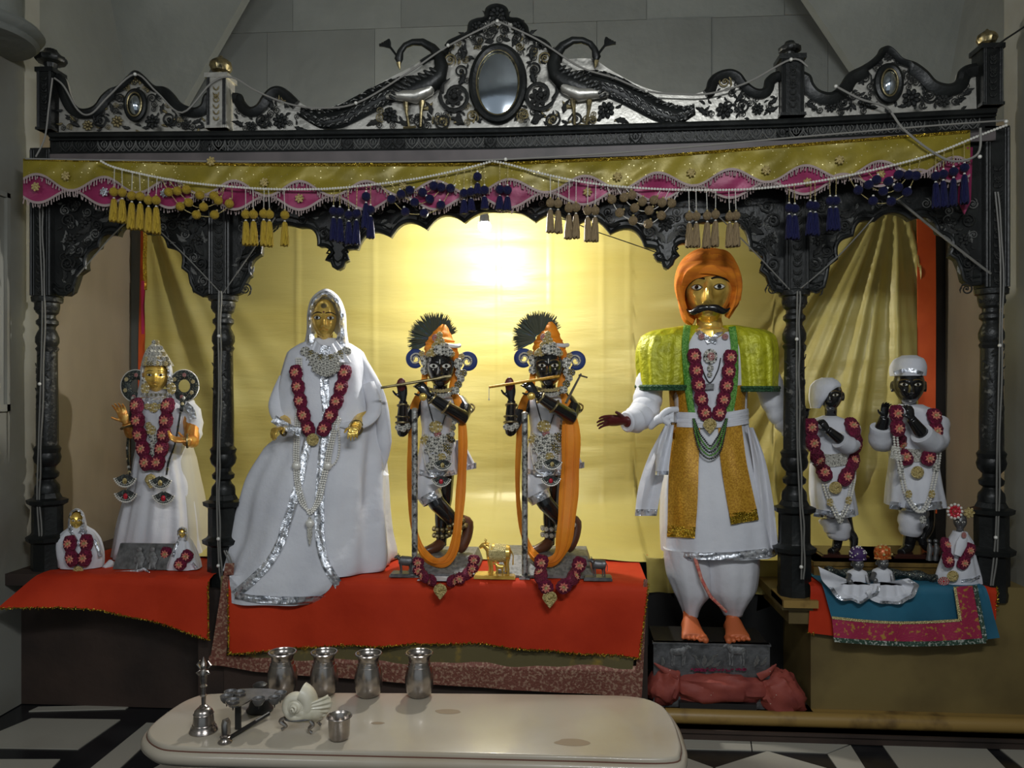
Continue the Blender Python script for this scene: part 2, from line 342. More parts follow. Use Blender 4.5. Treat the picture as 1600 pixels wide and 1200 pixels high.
# ================================================================ COLUMNS
colprof = [(915, 24), (905, 25), (900, 24), (852, 24), (848, 31), (842, 32), (838, 25), (835, 23), (793, 23), (789, 30), (783, 31), (780, 22), (772, 18), (765, 18), (760, 17), (755, 13), (751, 11), (747, 16), (741, 17), (736, 12),
           (731, 12), (724, 18), (716, 20), (709, 18), (702, 20), (697, 16), (650, 16), (600, 15), (549, 14.5), (544, 17), (540, 14), (534, 17), (526, 17), (518, 14), (513, 11.5), (509, 12), (505, 16), (500, 16), (496, 12), (491, 12), (487, 16), (478, 18), (472, 18), (470, 22), (463, 23), (461, 20)]
def ellipse(c, rx, rz, n=40): return [V((c.x + rx * cos(2 * pi * k / n), c.y, c.z + rz * sin(2 * pi * k / n))) for k in range(n)]
def mscroll():
    mb = MB(); pts = []; rs = []
    for i in range(30):
        t = i / 29; a = t * 3.4 * pi; r = .95 * (1 - t) ** .8 + .08
        pts.append(V((r * cos(a), -.12, r * sin(a)))); rs.append(.17 * (1 - .55 * t) if i else .06)
    mb.tube(pts, rs, 6); mb.ball((.08, -.14, 0), .22, 8, 5)
    mb.tube([V((.95, -.1, 0)), V((1.05, -.14, -.5)), V((.75, -.1, -1.0))], [.17, .14, .03], 6)
    return mb
def mrosette(n=8):
    mb = MB(); mb.ball((0, -.12, 0), (.30, .26, .30), 10, 6)
    for k in range(n):
        a = 2 * pi * k / n; M = Matrix.Rotation(-a, 3, 'Y')
        mb.ball(M @ V((.64, -.06, 0)), (.34, .16, .25), 8, 5, 0, M)
    return mb
def mleaf():
    mb = MB(); n = 10; rings = []
    for i in range(n + 1):
        t = i / n; w_ = .30 * sin(pi * t ** .8) * (1 + .22 * cos(t * 22)) + .01
        cx = .25 * sin(t * 2.6); z = t * 1.7
        rings.append([V((cx - w_, -.02, z)), V((cx - w_ * .5, -.14, z)), V((cx, -.07 - .1 * sin(pi * t), z)), V((cx + w_ * .5, -.14, z)), V((cx + w_, -.02, z)), V((cx, .04, z))])
    mb.loft(rings); return mb
M_scroll = {k: mscroll().mesh('scroll', m) for k, m in (('b', black), ('g', brass), ('w', blackm), ('s', silverd))}
M_ros = {k: mrosette().mesh('carved_flower', m) for k, m in (('b', black), ('g', brass), ('w', blackm), ('s', silverd))}
M_leaf = {k: mleaf().mesh('leaf', m) for k, m in (('b', black), ('g', brass), ('w', blackm), ('s', silverd))}
def scroll(par, px, py, r, ang=0, flip=False, k='b', Y=-.03):
    s = r * SC(px, Y); return piece('scroll', M_scroll[k], par, P(px, py, Y), (-s if flip else s, s, s), radians(ang))
def ros(par, px, py, r, k='b', Y=-.03): return piece('carved_flower', M_ros[k], par, P(px, py, Y), r * SC(px, Y), random.random())
def leaf(par, px, py, r, ang, flip=False, k='b', Y=-.03):
    s = r * SC(px, Y); return piece('leaf', M_leaf[k], par, P(px, py, Y), (-s if flip else s, s, s), radians(ang))
colx = {}
zs349 = [(P(349, py, 0).z, w_ * SC(349, 0)) for py, w_ in colprof]
for nm, px, lab in (('l0', 74, 'black carved column at far left beside the grey wall'), ('l1', 349, 'black carved column left of the figure in white robe'),
                    ('r1', 1241, 'black carved column right of the turbaned figure'), ('r0', 1549, 'black carved column at far right beside the side wall')):
    X = P(px, 500, 0).x; colx[nm] = X; t = thing('carved_column', (X, 0, zs349[0][0]), lab, 'column', None)
    def seg(name, a, b, n, m=black, sy=1.0, rot=True):
        pr = [(z, r) for z, r in zs349[a:b]]; mb = MB()
        ph = pi / n if n in (4, 8) else 0; k = 1 / cos(pi / n) if n == 4 else 1.0
        rings = [[V((X + cos(2 * pi * q / n + ph) * r * k, sin(2 * pi * q / n + ph) * r * sy * k, z)) for q in range(n)] for z, r in pr]
        mb.loft(rings); return obj(name, mb, m, t, ang=30)
    seg('base', 0, 13, 8, black, .9)
    seg('lower_baluster', 12, 26, 18, black)
    seg('shaft', 25, 29, 12, blackm)
    seg('capital', 28, 46, 18, blackm)
    zt, zb = P(349, 461, 0).z, P(349, 240, 0).z
    mb = MB(); w_ = .048; mb.box((X - w_, -.045, zt), (X + w_, .045, 2.45))
    for s in (-1, 1): mb.tube([V((X + s * w_ * .86, -.047, zt)), V((X + s * w_ * .86, -.047, 2.44))], .006, 6); mb.tube([V((X + s * w_ * .62, -.047, zt)), V((X + s * w_ * .62, -.047, 2.44))], .003, 6)
    obj('upper_post', mb, black, t)
    zz = zt + .02; i = 0
    while zz < 2.28:
        for s in (-1, 1): piece('leaf', M_leaf['w'], t, V((X, -.047, zz)), (s * .017, .03, .017), radians(s * 32))
        if i % 3 == 0: piece('carved_flower', M_ros['w'], t, V((X, -.048, zz)), .015)
        zz += .034; i += 1
    rz = [(z, r) for z, r in zs349]
    random.seed(5)
    for i in range(26):                       # little leaves clinging to the shaft
        zz = lerp(zs349[28][0], zs349[26][0], i / 26); a = -pi / 2 + .9 * sin(i * 1.9); R_ = .0415
        piece('leaf', M_leaf['w'], t, V((X + cos(a) * R_, sin(a) * R_, zz)), (.013, .02, .016), rot=(0, radians(random.uniform(-60, 60)), a + pi / 2))
    for zpy in (480, 715):
        zc = P(349, zpy, 0).z
        for k in range(8):
            a = -pi + pi * (k + .5) / 8; piece('carved_flower', M_ros['w'], t, V((X + cos(a) * .048, sin(a) * .048, zc)), .011, rot=(0, 0, a + pi / 2))
# ================================================================ ARCHES
def arc(p, q, h, n=10):
    p, q = V((*p, 0)), V((*q, 0)); m_ = (p + q) / 2; d = q - p; L_ = d.length; nrm = V((d.y, -d.x, 0)).normalized()
    out = []
    for i in range(n):
        t = i / n; out.append(p + d * t + nrm * (h * L_ * 4 * t * (1 - t)) ** 1.0)
    return out
def scallop(tips, h=.30):
    o = []
    for i in range(len(tips) - 1):
        hh = tips[i][2] if len(tips[i]) > 2 else h
        o += arc(tips[i][:2], tips[i + 1][:2], hh)
    o.append(V((*tips[-1][:2], 0))); return [(p.x, p.y) for p in o]
def arch(name, lab, pts, xl, xr, orn):
    top = 236
    q = [P(x, y, 0) for x, y in pts]
    XLq, XRq = P(xl, 400).x, P(xr, 400).x
    poly = [V((XLq, 0, 2.42))] + [V((XLq, 0, q[0].z))] + q + [V((XRq, 0, q[-1].z)), V((XRq, 0, 2.42))]
    t = thing('scalloped_arch', ((XLq + XRq) / 2, 0, q[0].z), lab, 'arch')
    mb = MB(); mb.slab([V((p.x, -.018, p.z)) for p in poly], (0, .036, 0)); obj('panel', mb, black, t, ang=25)
    mb = MB(); cx = sum(p.x for p in q) / len(q)
    mb.tube([V((p.x, -.022, p.z + .006)) for p in q], .009, 8)
    off = [V((p.x, -.022, p.z)) + V((-(p.x - cx) * -.0, 0, .034)) for p in q]
    mb.tube(off, .0045, 6); obj('scalloped_rim', mb, black, t)
    for o_ in orn:
        if o_[0] == 's': scroll(t, *o_[1:5], flip=o_[5], k=o_[6], Y=-.022)
        elif o_[0] == 'r': ros(t, *o_[1:4], k=o_[4], Y=-.022)
        else: leaf(t, *o_[1:5], flip=o_[5], k=o_[6], Y=-.02)
    def yl(x):
        ys = [lerp(a[1], b[1], (x - a[0]) / (b[0] - a[0])) for a, b in zip(pts, pts[1:]) if a[0] <= x < b[0]]; return min(ys + [455]) - 13
    random.seed(int(xl)); x = xl + 24
    while x < xr - 22:
        y = 318
        while y < yl(x):
            if random.random() < .62: (scroll if random.random() < .3 else leaf)(t, x + random.uniform(-3, 3), y + random.uniform(-2, 2), random.uniform(4.5, 8), random.uniform(-160, 160), random.random() < .5, random.choice('wwss'), -.021)
            y += 12
        x += 12
    return t
La = [(90, 455), (97, 462), (108, 463), (117, 457), (122, 443), (126, 430)] + scallop([(138, 422, .22), (158, 388, .30), (188, 370, .28), (213, 356, -.28 + .36), (236, 368, .28), (268, 389, .30), (290, 421)]) + [(300, 429), (303, 445), (309, 458), (322, 465), (330, 462)]
Ca = [(367, 463), (378, 459), (384, 446), (389, 436)] + scallop([(394, 432, .22), (410, 399, .34), (470, 357, .30), (501, 387, .12), (518, 391)], .3) + [(522, 398), (517, 404), (513, 409), (521, 411), (524, 419), (530, 423), (537, 419), (540, 411), (546, 408), (543, 402), (538, 397)] \
    + scallop([(545, 391, .05), (560, 391, .32), (612, 372, .30), (668, 360, .28), (727, 349, .12), (782, 332, .12), (837, 348, .28), (896, 357, .30), (953, 367, .32), (1008, 388, .05), (1026, 391)]) \
    + [(1029, 397), (1022, 402), (1027, 409), (1034, 411), (1037, 419), (1042, 422), (1048, 416), (1051, 408), (1058, 403), (1053, 397), (1052, 391)] + scallop([(1056, 386, .12), (1072, 382, .30), (1110, 350, .32), (1172, 391, .34), (1187, 425)]) + [(1197, 433), (1202, 447), (1208, 456), (1220, 459)]
Ra = [(1260, 455), (1272, 457), (1284, 451), (1288, 436), (1291, 417)] + scallop([(1304, 407, .28), (1328, 371, .30), (1362, 348, .10), (1391, 334, .10), (1419, 346, .30), (1463, 366, .34), (1481, 401)]) + [(1491, 407), (1498, 423), (1502, 440), (1512, 448), (1527, 446)]
def spand(xc, dirn, y0=330, k='w'):   # ornaments beside a column at px xc, growing in dirn
    s = dirn; f = s < 0
    o = [('s', xc + s * 14, 452, 9, 20, f, k), ('l', xc + s * 6, 440, 13, -s * 10, f, k), ('s', xc + s * 12, 412, 11, 200 if s > 0 else 160, not f, k), ('l', xc + s * 8, 400, 16, s * 25, f, k),
         ('r', xc + s * 16, 374, 10, k), ('s', xc + s * 30, 392, 9, 90, f, k), ('l', xc + s * 26, 366, 18, s * 50, f, k), ('s', xc + s * 12, 345, 11, 30, f, k), ('r', xc + s * 40, 348, 11, k), ('s', xc + s * 57, 352, 9, 60, f, k),
         ('l', xc + s * 48, 338, 16, s * 70, f, k), ('s', xc + s * 20, 322, 10, 120, not f, k), ('l', xc + s * 5, 380, 12, s * 8, f, 's'), ('l', xc + s * 34, 378, 12, s * 48, f, 's'), ('l', xc + s * 60, 345, 11, s * 66, f, 's'), ('l', xc + s * 18, 430, 10, s * 30, f, 's')]
    return o
arch('arch_left', 'black carved arch over the crowned figure at left', La, 76, 346, spand(94, 1) + spand(326, -1))
arch('arch_mid', 'wide black scalloped arch between the two inner columns', Ca, 352, 1238, spand(370, 1) + spand(1220, -1) + [
    ('l', 430, 332, 16, 80, False, 'w'), ('s', 505, 365, 10, 30, False, 'w'), ('l', 530, 378, 14, -50, False, 'w'), ('l', 532, 378, 14, 50, True, 'w'), ('s', 556, 362, 10, 30, True, 'w'), ('r', 530, 350, 11, 'w'), ('l', 600, 352, 15, 80, False, 's'), ('l', 530, 412, 7, 0, False, 's'),
    ('r', 1040, 350, 12, 'w'), ('s', 1015, 362, 11, 30, False, 's'), ('l', 1040, 380, 16, -50, False, 's'), ('l', 1042, 380, 16, 50, True, 's'), ('s', 1066, 360, 11, 30, True, 's'), ('l', 970, 350, 15, -80, True, 'w'), ('s', 900, 340, 8, 0, False, 'w'), ('s', 660, 340, 8, 0, True, 'w'), ('r', 782, 318, 10, 'w'), ('l', 1042, 412, 7, 0, False, 's')])
arch('arch_right', 'black carved arch over the two white capped figures', Ra, 1244, 1546, spand(1262, 1) + spand(1524, -1))
# ================================================================ BEAM
railt = [(40, 211), (95, 210), (350, 208), (780, 203), (1230, 189), (1560, 172)]
ry = lambda px: interp(railt, px)
x0, x1 = 78, 1556
bt = thing('carved_beam', P(800, 250, 0), 'long black beam with silver carved frieze above the valance', 'beam')
pxs = [x0 + (x1 - x0) * i / 40 for i in range(41)]
def strip(name, d0, d1, Ya, Yb, m):
    mb = MB(); rings = []
    for px in pxs:
        a, b = P(px, ry(px) + d0, Ya), P(px, ry(px) + d1, Ya)
        rings.append([V((a.x, Ya, b.z)), V((a.x, Yb, b.z)), V((a.x, Yb, a.z)), V((a.x, Ya, a.z))])
    mb.loft(rings); return obj(name, mb, m, bt, ang=30)
strip('beam_core', 2, 48, -.045, .06, black)
strip('plain_board', 30, 47, -.060, -.045, mauve)
mb = MB()
for k, (d, Y, r) in enumerate(((1, -.062, .013), (8, -.055, .006), (29, -.058, .005))):
    mb.tube([P(px, ry(px) + d, Y) for px in pxs], r, 8)
obj('moulded_rail', mb, black, bt)
def mmotif():
    mb = MB()
    for s in (-1, 1):
        mb.tube([V((s * .95, -.1, .9)), V((s * .82, -.2, .1)), V((s * .45, -.2, -.5)), V((0, -.1, -.95))], [.06, .12, .12, .05], 5)
        mb.tube([V((0, -.1, .95)), V((s * .42, -.15, .35)), V((s * .30, -.15, -.1)), V((0, -.1, -.35))], [.04, .09, .08, .04], 5)
        mb.tube([V((s * .98, -.1, -.95)), V((s * .6, -.15, -.75)), V((s * .95, -.15, -.1))], [.05, .08, .04], 5)
    mb.ball((0, -.1, .1), (.10, .1, .4), 6, 4); return mb
M_mot = mmotif().mesh('leaf_motif', silverd)
M_motd = mmotif().mesh('leaf_motif', blackm)
px = 104; i = 0
while px < 1540:
    s = 11.3 * SC(px, -.047); piece('leaf_motif', M_motd if (px < 150 or 590 < px < 640 or (i * 7) % 11 == 0) else M_mot, bt, P(px, ry(px) + 18.5, -.046), (s, s * .7, s * .86)); px += 20.5 / SC(px) * SC(780); i += 1
# ================================================================ CRESTING
def crest(lab, top, xl, xr, nm='carved_cresting'):
    pl = [(x, ry(x) - 3) for x in [lerp(xr, xl, i / 8) for i in range(9)]]
    tp = [(p.x, p.y) for p in cr(top, 5)]
    t = thing(nm, P((xl + xr) / 2, ry((xl + xr) / 2), 0), lab, 'cresting')
    poly = [P(x, y, -.015) for x, y in tp + pl]
    mb = MB(); mb.slab(poly, (0, .025, 0)); obj('silver_plate', mb, silver, t, ang=25)
    return t, tp
def border(t, tp, w_, name='dark_border', Y=-.022):
    mb = MB(); n = len(tp)
    rings = []
    for i, (x, y) in enumerate(tp):
        a = tp[max(i - 1, 0)]; b = tp[min(i + 1, n - 1)]; dx, dy = b[0] - a[0], b[1] - a[1]; L_ = hypot(dx, dy) or 1
        nx, ny = -dy / L_, dx / L_; ww = w_(x) if callable(w_) else w_
        pr = [(-1.5, .004), (0, -.010), (.3, -.018), (.75, -.012), (1.0, -.004), (1.0, .012), (-1.5 / max(ww, 1), .012)]
        rings.append([P(x + nx * ww * u if u > 0 else x + nx * u, y + ny * ww * u if u > 0 else y + ny * u, Y) + V((0, d, 0)) for u, d in pr])
    mb.loft(rings); return obj(name, mb, black, t)
def oval(t, px, py, rx, rz, fr_=4.5, big=False):
    s = SC(px, -.03); c = P(px, py, -.03)
    mb = MB(); pts = ellipse(V((c.x, -.035, c.z)), rx * s, rz * s); mb.tube(pts + pts[:2], fr_ * s, 8, cap=False); o = obj('mirror_frame', mb, black, t)
    mb = MB(); pts = ellipse(V((c.x, -.046, c.z)), (rx - fr_ * .8) * s, (rz - fr_ * .8) * s); mb.tube(pts + pts[:2], 1.3 * s, 6, cap=False); obj('gilt_rim', mb, brass, o)
    mb = MB()
    def gf(u, v):
        r = u; a = v * 2 * pi; return V((c.x + cos(a) * r * (rx - 3) * s, -.034 - .012 * (1 - r * r) * (1 if big else 2.2), c.z + sin(a) * r * (rz - 3) * s))
    mb.grid(gf, 8, 40); obj('mirror', mb, mirror, o)
tl = [(93, 116), (101, 124), (108, 148), (118, 166), (132, 171), (148, 166), (160, 150), (172, 140), (186, 134), (200, 120), (212, 111), (224, 119), (240, 134), (258, 137), (271, 148), (283, 162), (302, 169), (314, 165), (318, 153), (322, 147), (331, 143)]
t, tp = crest('small silver and black carved cresting at left with an oval mirror', tl, 92, 331); crests = [(t, tp)]
border(t, tp, lambda x: 9 if 175 < x < 250 else 15); oval(t, 213, 165, 15, 22)
for a in ((137, 196, 9, 'g'), (183, 190, 10, 'g'), (238, 190, 12, 'b'), (290, 196, 8, 'w'), (212, 123, 7, 'g')): ros(t, a[0], a[1], a[2], a[3], -.022)
for a in ((187, 154, 7, 0, False, 'w'), (238, 154, 7, 0, True, 'w'), (158, 188, 11, 180, False, 'b'), (265, 186, 11, 180, True, 'b'), (198, 138, 5, 30, False, 'g'), (228, 138, 5, 30, True, 'g')): scroll(t, *a[:4], flip=a[4], k=a[5], Y=-.022)
for a in ((125, 198, 11, -80, False, 'w'), (146, 192, 11, 40, False, 'w'), (120, 190, 9, -40, True, 'g'), (300, 192, 10, 60, False, 'w'), (305, 200, 10, 95, True, 'w'), (204, 200, 9, -70, True, 'w'), (222, 200, 9, 70, False, 'w'), (175, 176, 10, -20, False, 'w'), (252, 178, 10, 20, True, 'w'), (207, 133, 8, -25, False, 'g'), (218, 133, 8, 25, True, 'g')): leaf(t, *a[:4], flip=a[4], k=a[5], Y=-.02)
tr = [(1254, 112), (1266, 119), (1271, 132), (1281, 142), (1298, 145), (1312, 135), (1326, 115), (1345, 105), (1360, 96), (1371, 86), (1377, 76), (1388, 73), (1398, 80), (1410, 92), (1430, 99), (1448, 112), (1462, 127), (1480, 132), (1494, 127), (1499, 112), (1510, 103), (1524, 100)]
t, tp = crest('small silver and black carved cresting at right with an oval mirror', tr, 1252, 1526); crests.append((t, tp))
border(t, tp, lambda x: 10 if 1350 < x < 1425 else 19); oval(t, 1388, 131, 17, 26, 6)
for a in ((1298, 166, 10, 'b'), (1352, 160, 12, 'b'), (1424, 153, 15, 'b'), (1474, 157, 11, 'w'), (1388, 88, 8, 'w'), (1374, 98, 6, 'w'), (1402, 98, 6, 'w')): ros(t, a[0], a[1], a[2], a[3], -.022)
for a in ((1353, 122, 8, 0, False, 'w'), (1421, 118, 8, 0, True, 'w'), (1320, 160, 11, 180, False, 'b'), (1452, 150, 11, 180, True, 'b')): scroll(t, *a[:4], flip=a[4], k=a[5], Y=-.022)
for a in ((1275, 172, 12, -60, False, 'b'), (1285, 158, 11, 40, False, 'b'), (1490, 158, 11, 70, False, 'b'), (1505, 150, 12, 60, True, 'w'), (1372, 168, 10, -70, True, 'b'), (1404, 166, 10, 70, False, 'b'), (1338, 172, 10, -50, False, 'b'), (1440, 166, 10, 30, True, 'w')): leaf(t, *a[:4], flip=a[4], k=a[5], Y=-.02)
tc = [(365, 146), (376, 148), (382, 160), (391, 168), (402, 164), (412, 149), (424, 138), (438, 136), (450, 143), (458, 150), (470, 161), (488, 169), (515, 168), (545, 156), (575, 140), (610, 121), (645, 103), (672, 86), (694, 80), (699, 66), (718, 56), (730, 50), (733, 36), (744, 30), (757, 27), (760, 13), (775, 7), (791, 12), (796, 27), (812, 30), (823, 40), (828, 54), (846, 60), (858, 68), (866, 84), (885, 92), (925, 92), (955, 110), (1000, 134), (1040, 145), (1080, 147), (1102, 141), (1108, 125), (1120, 114), (1140, 109), (1156, 115), (1167, 129), (1181, 139), (1193, 138), (1197, 124), (1207, 115), (1216, 112)]
t, tp = crest('tall central silver and black cresting with two peacocks and an oval mirror', tc, 364, 1217)
nL = [q for q in tp if q[0] < 470]; nR = [q for q in tp if q[0] > 1098]; border(t, nL, 15); border(t, nR, 15)
border(t, [q for q in tp if 655 < q[0] < 885 ], 7)
oval(t, 778, 131, 39, 56, 7, True)
for a in ((777, 22, 14, 'b'), (744, 43, 13, 'b'), (811, 42, 13, 'b'), (709, 152, 16, 'w'), (842, 152, 16, 'w'), (609, 180, 13, 'b'), (947, 172, 14, 'b'), (438, 189, 13, 'b'), (1132, 172, 14, 'b'), (393, 198, 9, 'b'), (1184, 170, 10, 'b'), (702, 72, 8, 'b'), (846, 70, 8, 'b'), (372, 155, 6, 'b'), (1204, 126, 6, 'b')): ros(t, a[0], a[1], a[2], a[3], -.024)
for x, y, r, an, k in ((768, 50, 8, 40, 'w'), (748, 62, 8, 90, 'w'), (703, 94, 9, 0, 'g'), (722, 82, 8, 40, 'w'), (712, 152, 24, 200, 'w'), (738, 182, 9, 0, 'g'), (692, 190, 12, 160, 'w'), (655, 190, 10, 30, 'w'), (720, 112, 10, 60, 'b')):
    scroll(t, x, y, r, an, False, k, -.024); scroll(t, 1555 - x, y - 3, r, an, True, k, -.024)
for x, y, r, an, k in ((725, 98, 15, -20, 'b'), (717, 135, 15, 10, 'b'), (740, 75, 12, 40, 'b'), (757, 66, 10, 60, 'w'), (726, 195, 16, -70, 'w'), (700, 200, 16, -50, 'g'), (675, 180, 14, -30, 'w'), (640, 196, 12, -80, 'w'), (622, 192, 12, -60, 'b'), (765, 35, 9, 20, 'b'), (730, 60, 10, -60, 'b'), (715, 172, 12, 150, 'w'), (752, 192, 11, -60, 'w'), (660, 172, 12, 50, 'g'), (595, 190, 14, -110, 'w')):
    leaf(t, x, y, r, an, False, k, -.022); leaf(t, 1555 - x, y - 3, r, -an, True, k, -.022)
for x, y, r, an, fl in ((445, 152, 9, 0, True), (1132, 128, 10, 0, False), (410, 188, 11, 180, True), (1160, 165, 11, 180, False)): scroll(t, x, y, r, an, fl, 'g' if y < 160 else 'b', -.024)
for x, y, r, an in ((380, 198, 12, -70), (402, 192, 10, 40), (424, 172, 12, -20), (460, 198, 13, 100), (1195, 172, 13, 70), (1200, 162, 11, 50), (1150, 160, 12, 20), (1105, 180, 13, -60)): leaf(t, x, y, r, an, False, 'b', -.022)
def fill(t, tp, ybot, avoid, step, sz, ks, margin, seed, Y=-.022, xr=None):
    random.seed(seed); x0_, x1_ = xr or (min(p[0] for p in tp), max(p[0] for p in tp)); ytop = lambda x: min([lerp(a[1], b[1], (x - a[0]) / (b[0] - a[0])) for a, b in zip(tp, tp[1:]) if a[0] <= x < b[0]] or [999])
    x = x0_ + 7
    while x < x1_ - 6:
        y = ytop(x) + margin
        while y < ybot(x) - 5:
            xx, yy = x + random.uniform(-2, 2), y + random.uniform(-2, 2)
            if all(((xx - a) / rx) ** 2 + ((yy - b) / rz) ** 2 > 1 for a, b, rx, rz in avoid):
                if random.random() < .35: scroll(t, xx, yy, sz * .55 * random.uniform(.8, 1.2), random.uniform(0, 360), random.random() < .5, random.choice(ks), Y)
                else: leaf(t, xx, yy + 3, sz * .62 * random.uniform(.8, 1.3), random.uniform(-150, 150), random.random() < .5, random.choice(ks), Y + .002)
            y += step
        x += step
rb_ = lambda x: ry(x) - 3
fill(crests[0][0], crests[0][1], rb_, [(213, 165, 21, 28), (137, 196, 10, 10), (183, 190, 11, 11), (238, 190, 13, 13), (290, 196, 9, 9)], 10, 9, 'wwgb', 17, 31)
fill(crests[1][0], crests[1][1], rb_, [(1388, 131, 24, 33), (1298, 166, 11, 11), (1352, 160, 13, 13), (1424, 153, 16, 16), (1474, 157, 12, 12)], 10, 9.5, 'wwbb', 20, 32)
fill(t, tp, rb_, [(778, 131, 48, 66), (660, 130, 62, 52), (895, 130, 62, 52), (709, 152, 22, 22), (842, 152, 22, 22), (609, 180, 13, 13), (947, 172, 14, 14), (777, 22, 15, 15), (744, 43, 14, 14), (811, 42, 14, 14)], 10.5, 10, 'wwgb', 12, 33, -.024, (585, 970))
fill(t, tp, rb_, [(438, 189, 14, 14), (393, 198, 10, 10)], 10, 9, 'wwb', 18, 34, -.022, (366, 470)); fill(t, tp, rb_, [(1132, 172, 15, 15), (1184, 170, 11, 11)], 10, 9, 'wwb', 18, 35, -.022, (1095, 1216))
def peacock(f):          # f: px mapping for mirror
    Yp = -.035
    g = lambda x, y, Y=Yp: P(f(x), y - (3 if f(0) > 500 else 0), Y)
    s = SC(f(660), Yp); r = lambda a: a * s
    pk = obj('peacock', (lambda mb: (mb.tube([g(x, y) for x, y in ((612, 152), (628, 146), (650, 140), (672, 130), (686, 118), (690, 104), (686, 88), (676, 75), (660, 66), (645, 66), (633, 71), (626, 80), (623, 92), (624, 100))],
        [r(3), r(12), r(17), r(17), r(14), r(11), r(9), r(7), r(6), r(5.2), r(4.8), r(5), r(7), r(2.5)], 14, 0, .8)))(MB()), black, t, label='black and silver peacock with looped neck')
    mb = MB(); mb.tube([g(623, 98), g(624, 104), g(625, 109)], [r(4), r(2.5), r(.6)], 8); obj('beak', mb, brass, pk)
    mb = MB(); mb.tube([g(619, 86), g(613, 78), g(609, 73)], r(2.0), 6)
    for a in (-2, -1, 0, 1, 2): mb.tube([g(610, 75), g(604 + a * 2.2, 69 - a * .8), g(600 + a * 3.6, 66 - a * 2.2)], [r(1.2), r(3), r(2.4)], 6)
    obj('crest', mb, black, pk)
    mb = MB(); mb.tube([g(604, 153), g(620, 150), g(650, 152), (g(672, 142)), g(684, 128)], [r(3), r(8), r(11), r(9), r(2)], 12); 
    for p in mb.v: p.y -= .010
    obj('breast', mb, silver, pk)
    mb = MB()
    for x0_, x1_ in ((634, 637), (652, 660)):
        mb.tube([g(x0_ if x0_ < 640 else 660, 158), g(x1_ - 2, 175), g(x0_ + 5, 198)], [r(5), r(2.6), r(2)], 8)
    mb.tube([g(630, 200), g(650, 198)], r(2), 6); obj('leg', mb, brass, pk)
    mb = MB()
    for row in range(4):
        for k in range(7):
            x = 622 + k * 9 - row * 3; y = 140 - k * 4.2 + row * 6 - 6
            q = g(x, y, Yp - .022 - .003 * (4 - row)); M = Matrix.Rotation(radians(-60 if f(0) < 500 else 60), 3, 'Y'); mb.ball(q, (r(3), r(1.6), r(7)), 6, 4, 0, M)
    obj('wing', mb, blackm, pk)
    # tail
    top = [(690, 120), (640, 118), (600, 128), (560, 148), (520, 168), (490, 172), (470, 166)]
    bot = [(640, 152), (612, 160), (590, 172), (560, 188), (530, 200), (500, 200), (468, 182)]
    top = cr([(x, y) for x, y in top], 6); bot = cr([(x, y) for x, y in bot], 6); n = len(top) - 1
    mb = MB(); ty_ = 11 if f(0) > 500 else 0
    def gt(u, v):
        i = min(int(u * n), n - 1); a = top[i].lerp(top[i + 1], u * n - i); b = bot[i].lerp(bot[i + 1], u * n - i); p = a.lerp(b, v)
        return g(p.x, p.y - ty_ * sin(pi * min(1, u * 1.1)), Yp + .012 - .016 * sin(pi * v))
    mb.grid(gt, n * 2, 8, thick=(0, .02, 0)); tl_ = obj('tail', mb, black, pk)
    mb = MB(); random.seed(9)
    for i in range(46):
        u = .10 + .88 * i / 46
        for j in range(3):
            v = .16 + .32 * j + random.uniform(-.06, .06)
            a = gt(u, v); b = gt(min(u + .05, 1), min(max(v - .10 if j == 0 else v + .1, 0), 1)); a.y -= .006; b.y -= .005
            mid = (a + b) / 2; mid.z += .006; mb.tube([a, mid, b], [r(.5), r(1.0), r(.4)], 5, 0 if (i + j) % 3 else 1)
            if (i + j) % 4 == 0: mb.ball(gt(u, v) + V((0, -.004, 0)), (r(4), r(1.5), r(3)), 8, 4, 0)
    obj('feather_relief', mb, [blackm, silverd], pk, kind=None)
peacock(lambda x: x); peacock(lambda x: 1555 - x)
# posts with finials
def post(px0, px1, ytop, lab, m, mo, fin, fpx, fr_, fm, mk):
    xa, xb = P(px0, 150).x, P(px1, 150).x; zb = P((px0 + px1) / 2, ry((px0 + px1) / 2) - 2).z; zt = P((px0 + px1) / 2, ytop).z; X = (xa + xb) / 2
    t = thing('finial_post', (X, 0, zb), lab, 'post')
    mb = MB(); mb.box((xa, -.05, zb), (xb, .04, zt)); mb.box((xa - .008, -.056, zt - .02), (xb + .008, .046, zt)); mb.box((xa - .006, -.055, zb), (xb + .006, .045, zb + .012)); obj('post_body', mb, m, t)
    mb = MB()
    for s in (-1, 1):
        for o in (.90, .72): mb.tube([V((X + s * (xb - xa) / 2 * o, -.052, zb)), V((X + s * (xb - xa) / 2 * o, -.052, zt - .02))], .0035, 6)
    obj('edge_beading', mb, black, t)
    z = zb + .03
    while z < zt - .06:
        for s in (-1, 1): piece('leaf', M_leaf[mk], t, V((X, -.052, z)), (s * .013, .02, .014), radians(s * 30))
        if int((z - zb) * 50) % 3 == 0: piece('carved_flower', M_ros[mk], t, V((X, -.053, z)), .013)
        z += .026
    R = fr_ * SC(fpx); zf = zt
    mb = MB(); mb.lathe([(0, R * .55), (R * .2, R * .35), (R * .35, R * .4), (R * .5, R * .8), (R * .9, R), (R * 1.3, R * .9), (R * 1.6, R * .55), (R * 1.75, R * .2), (R * 1.9, R * .16), (R * 2.0, 0.001)] if fin == 'ball' else
        [(0, R * .5), (R * .2, R * .38), (R * .5, R * .45), (R * .6, R * .9), (R * .75, R), (R * .95, R * .98), (R * 1.1, R * .7), (R * 1.35, R * .45), (R * 1.5, R * .4), (R * 1.6, .001)], (X, -.005, zf), 32, 0, 1, 1, 12, .05)
    obj('finial', mb, fm, t)
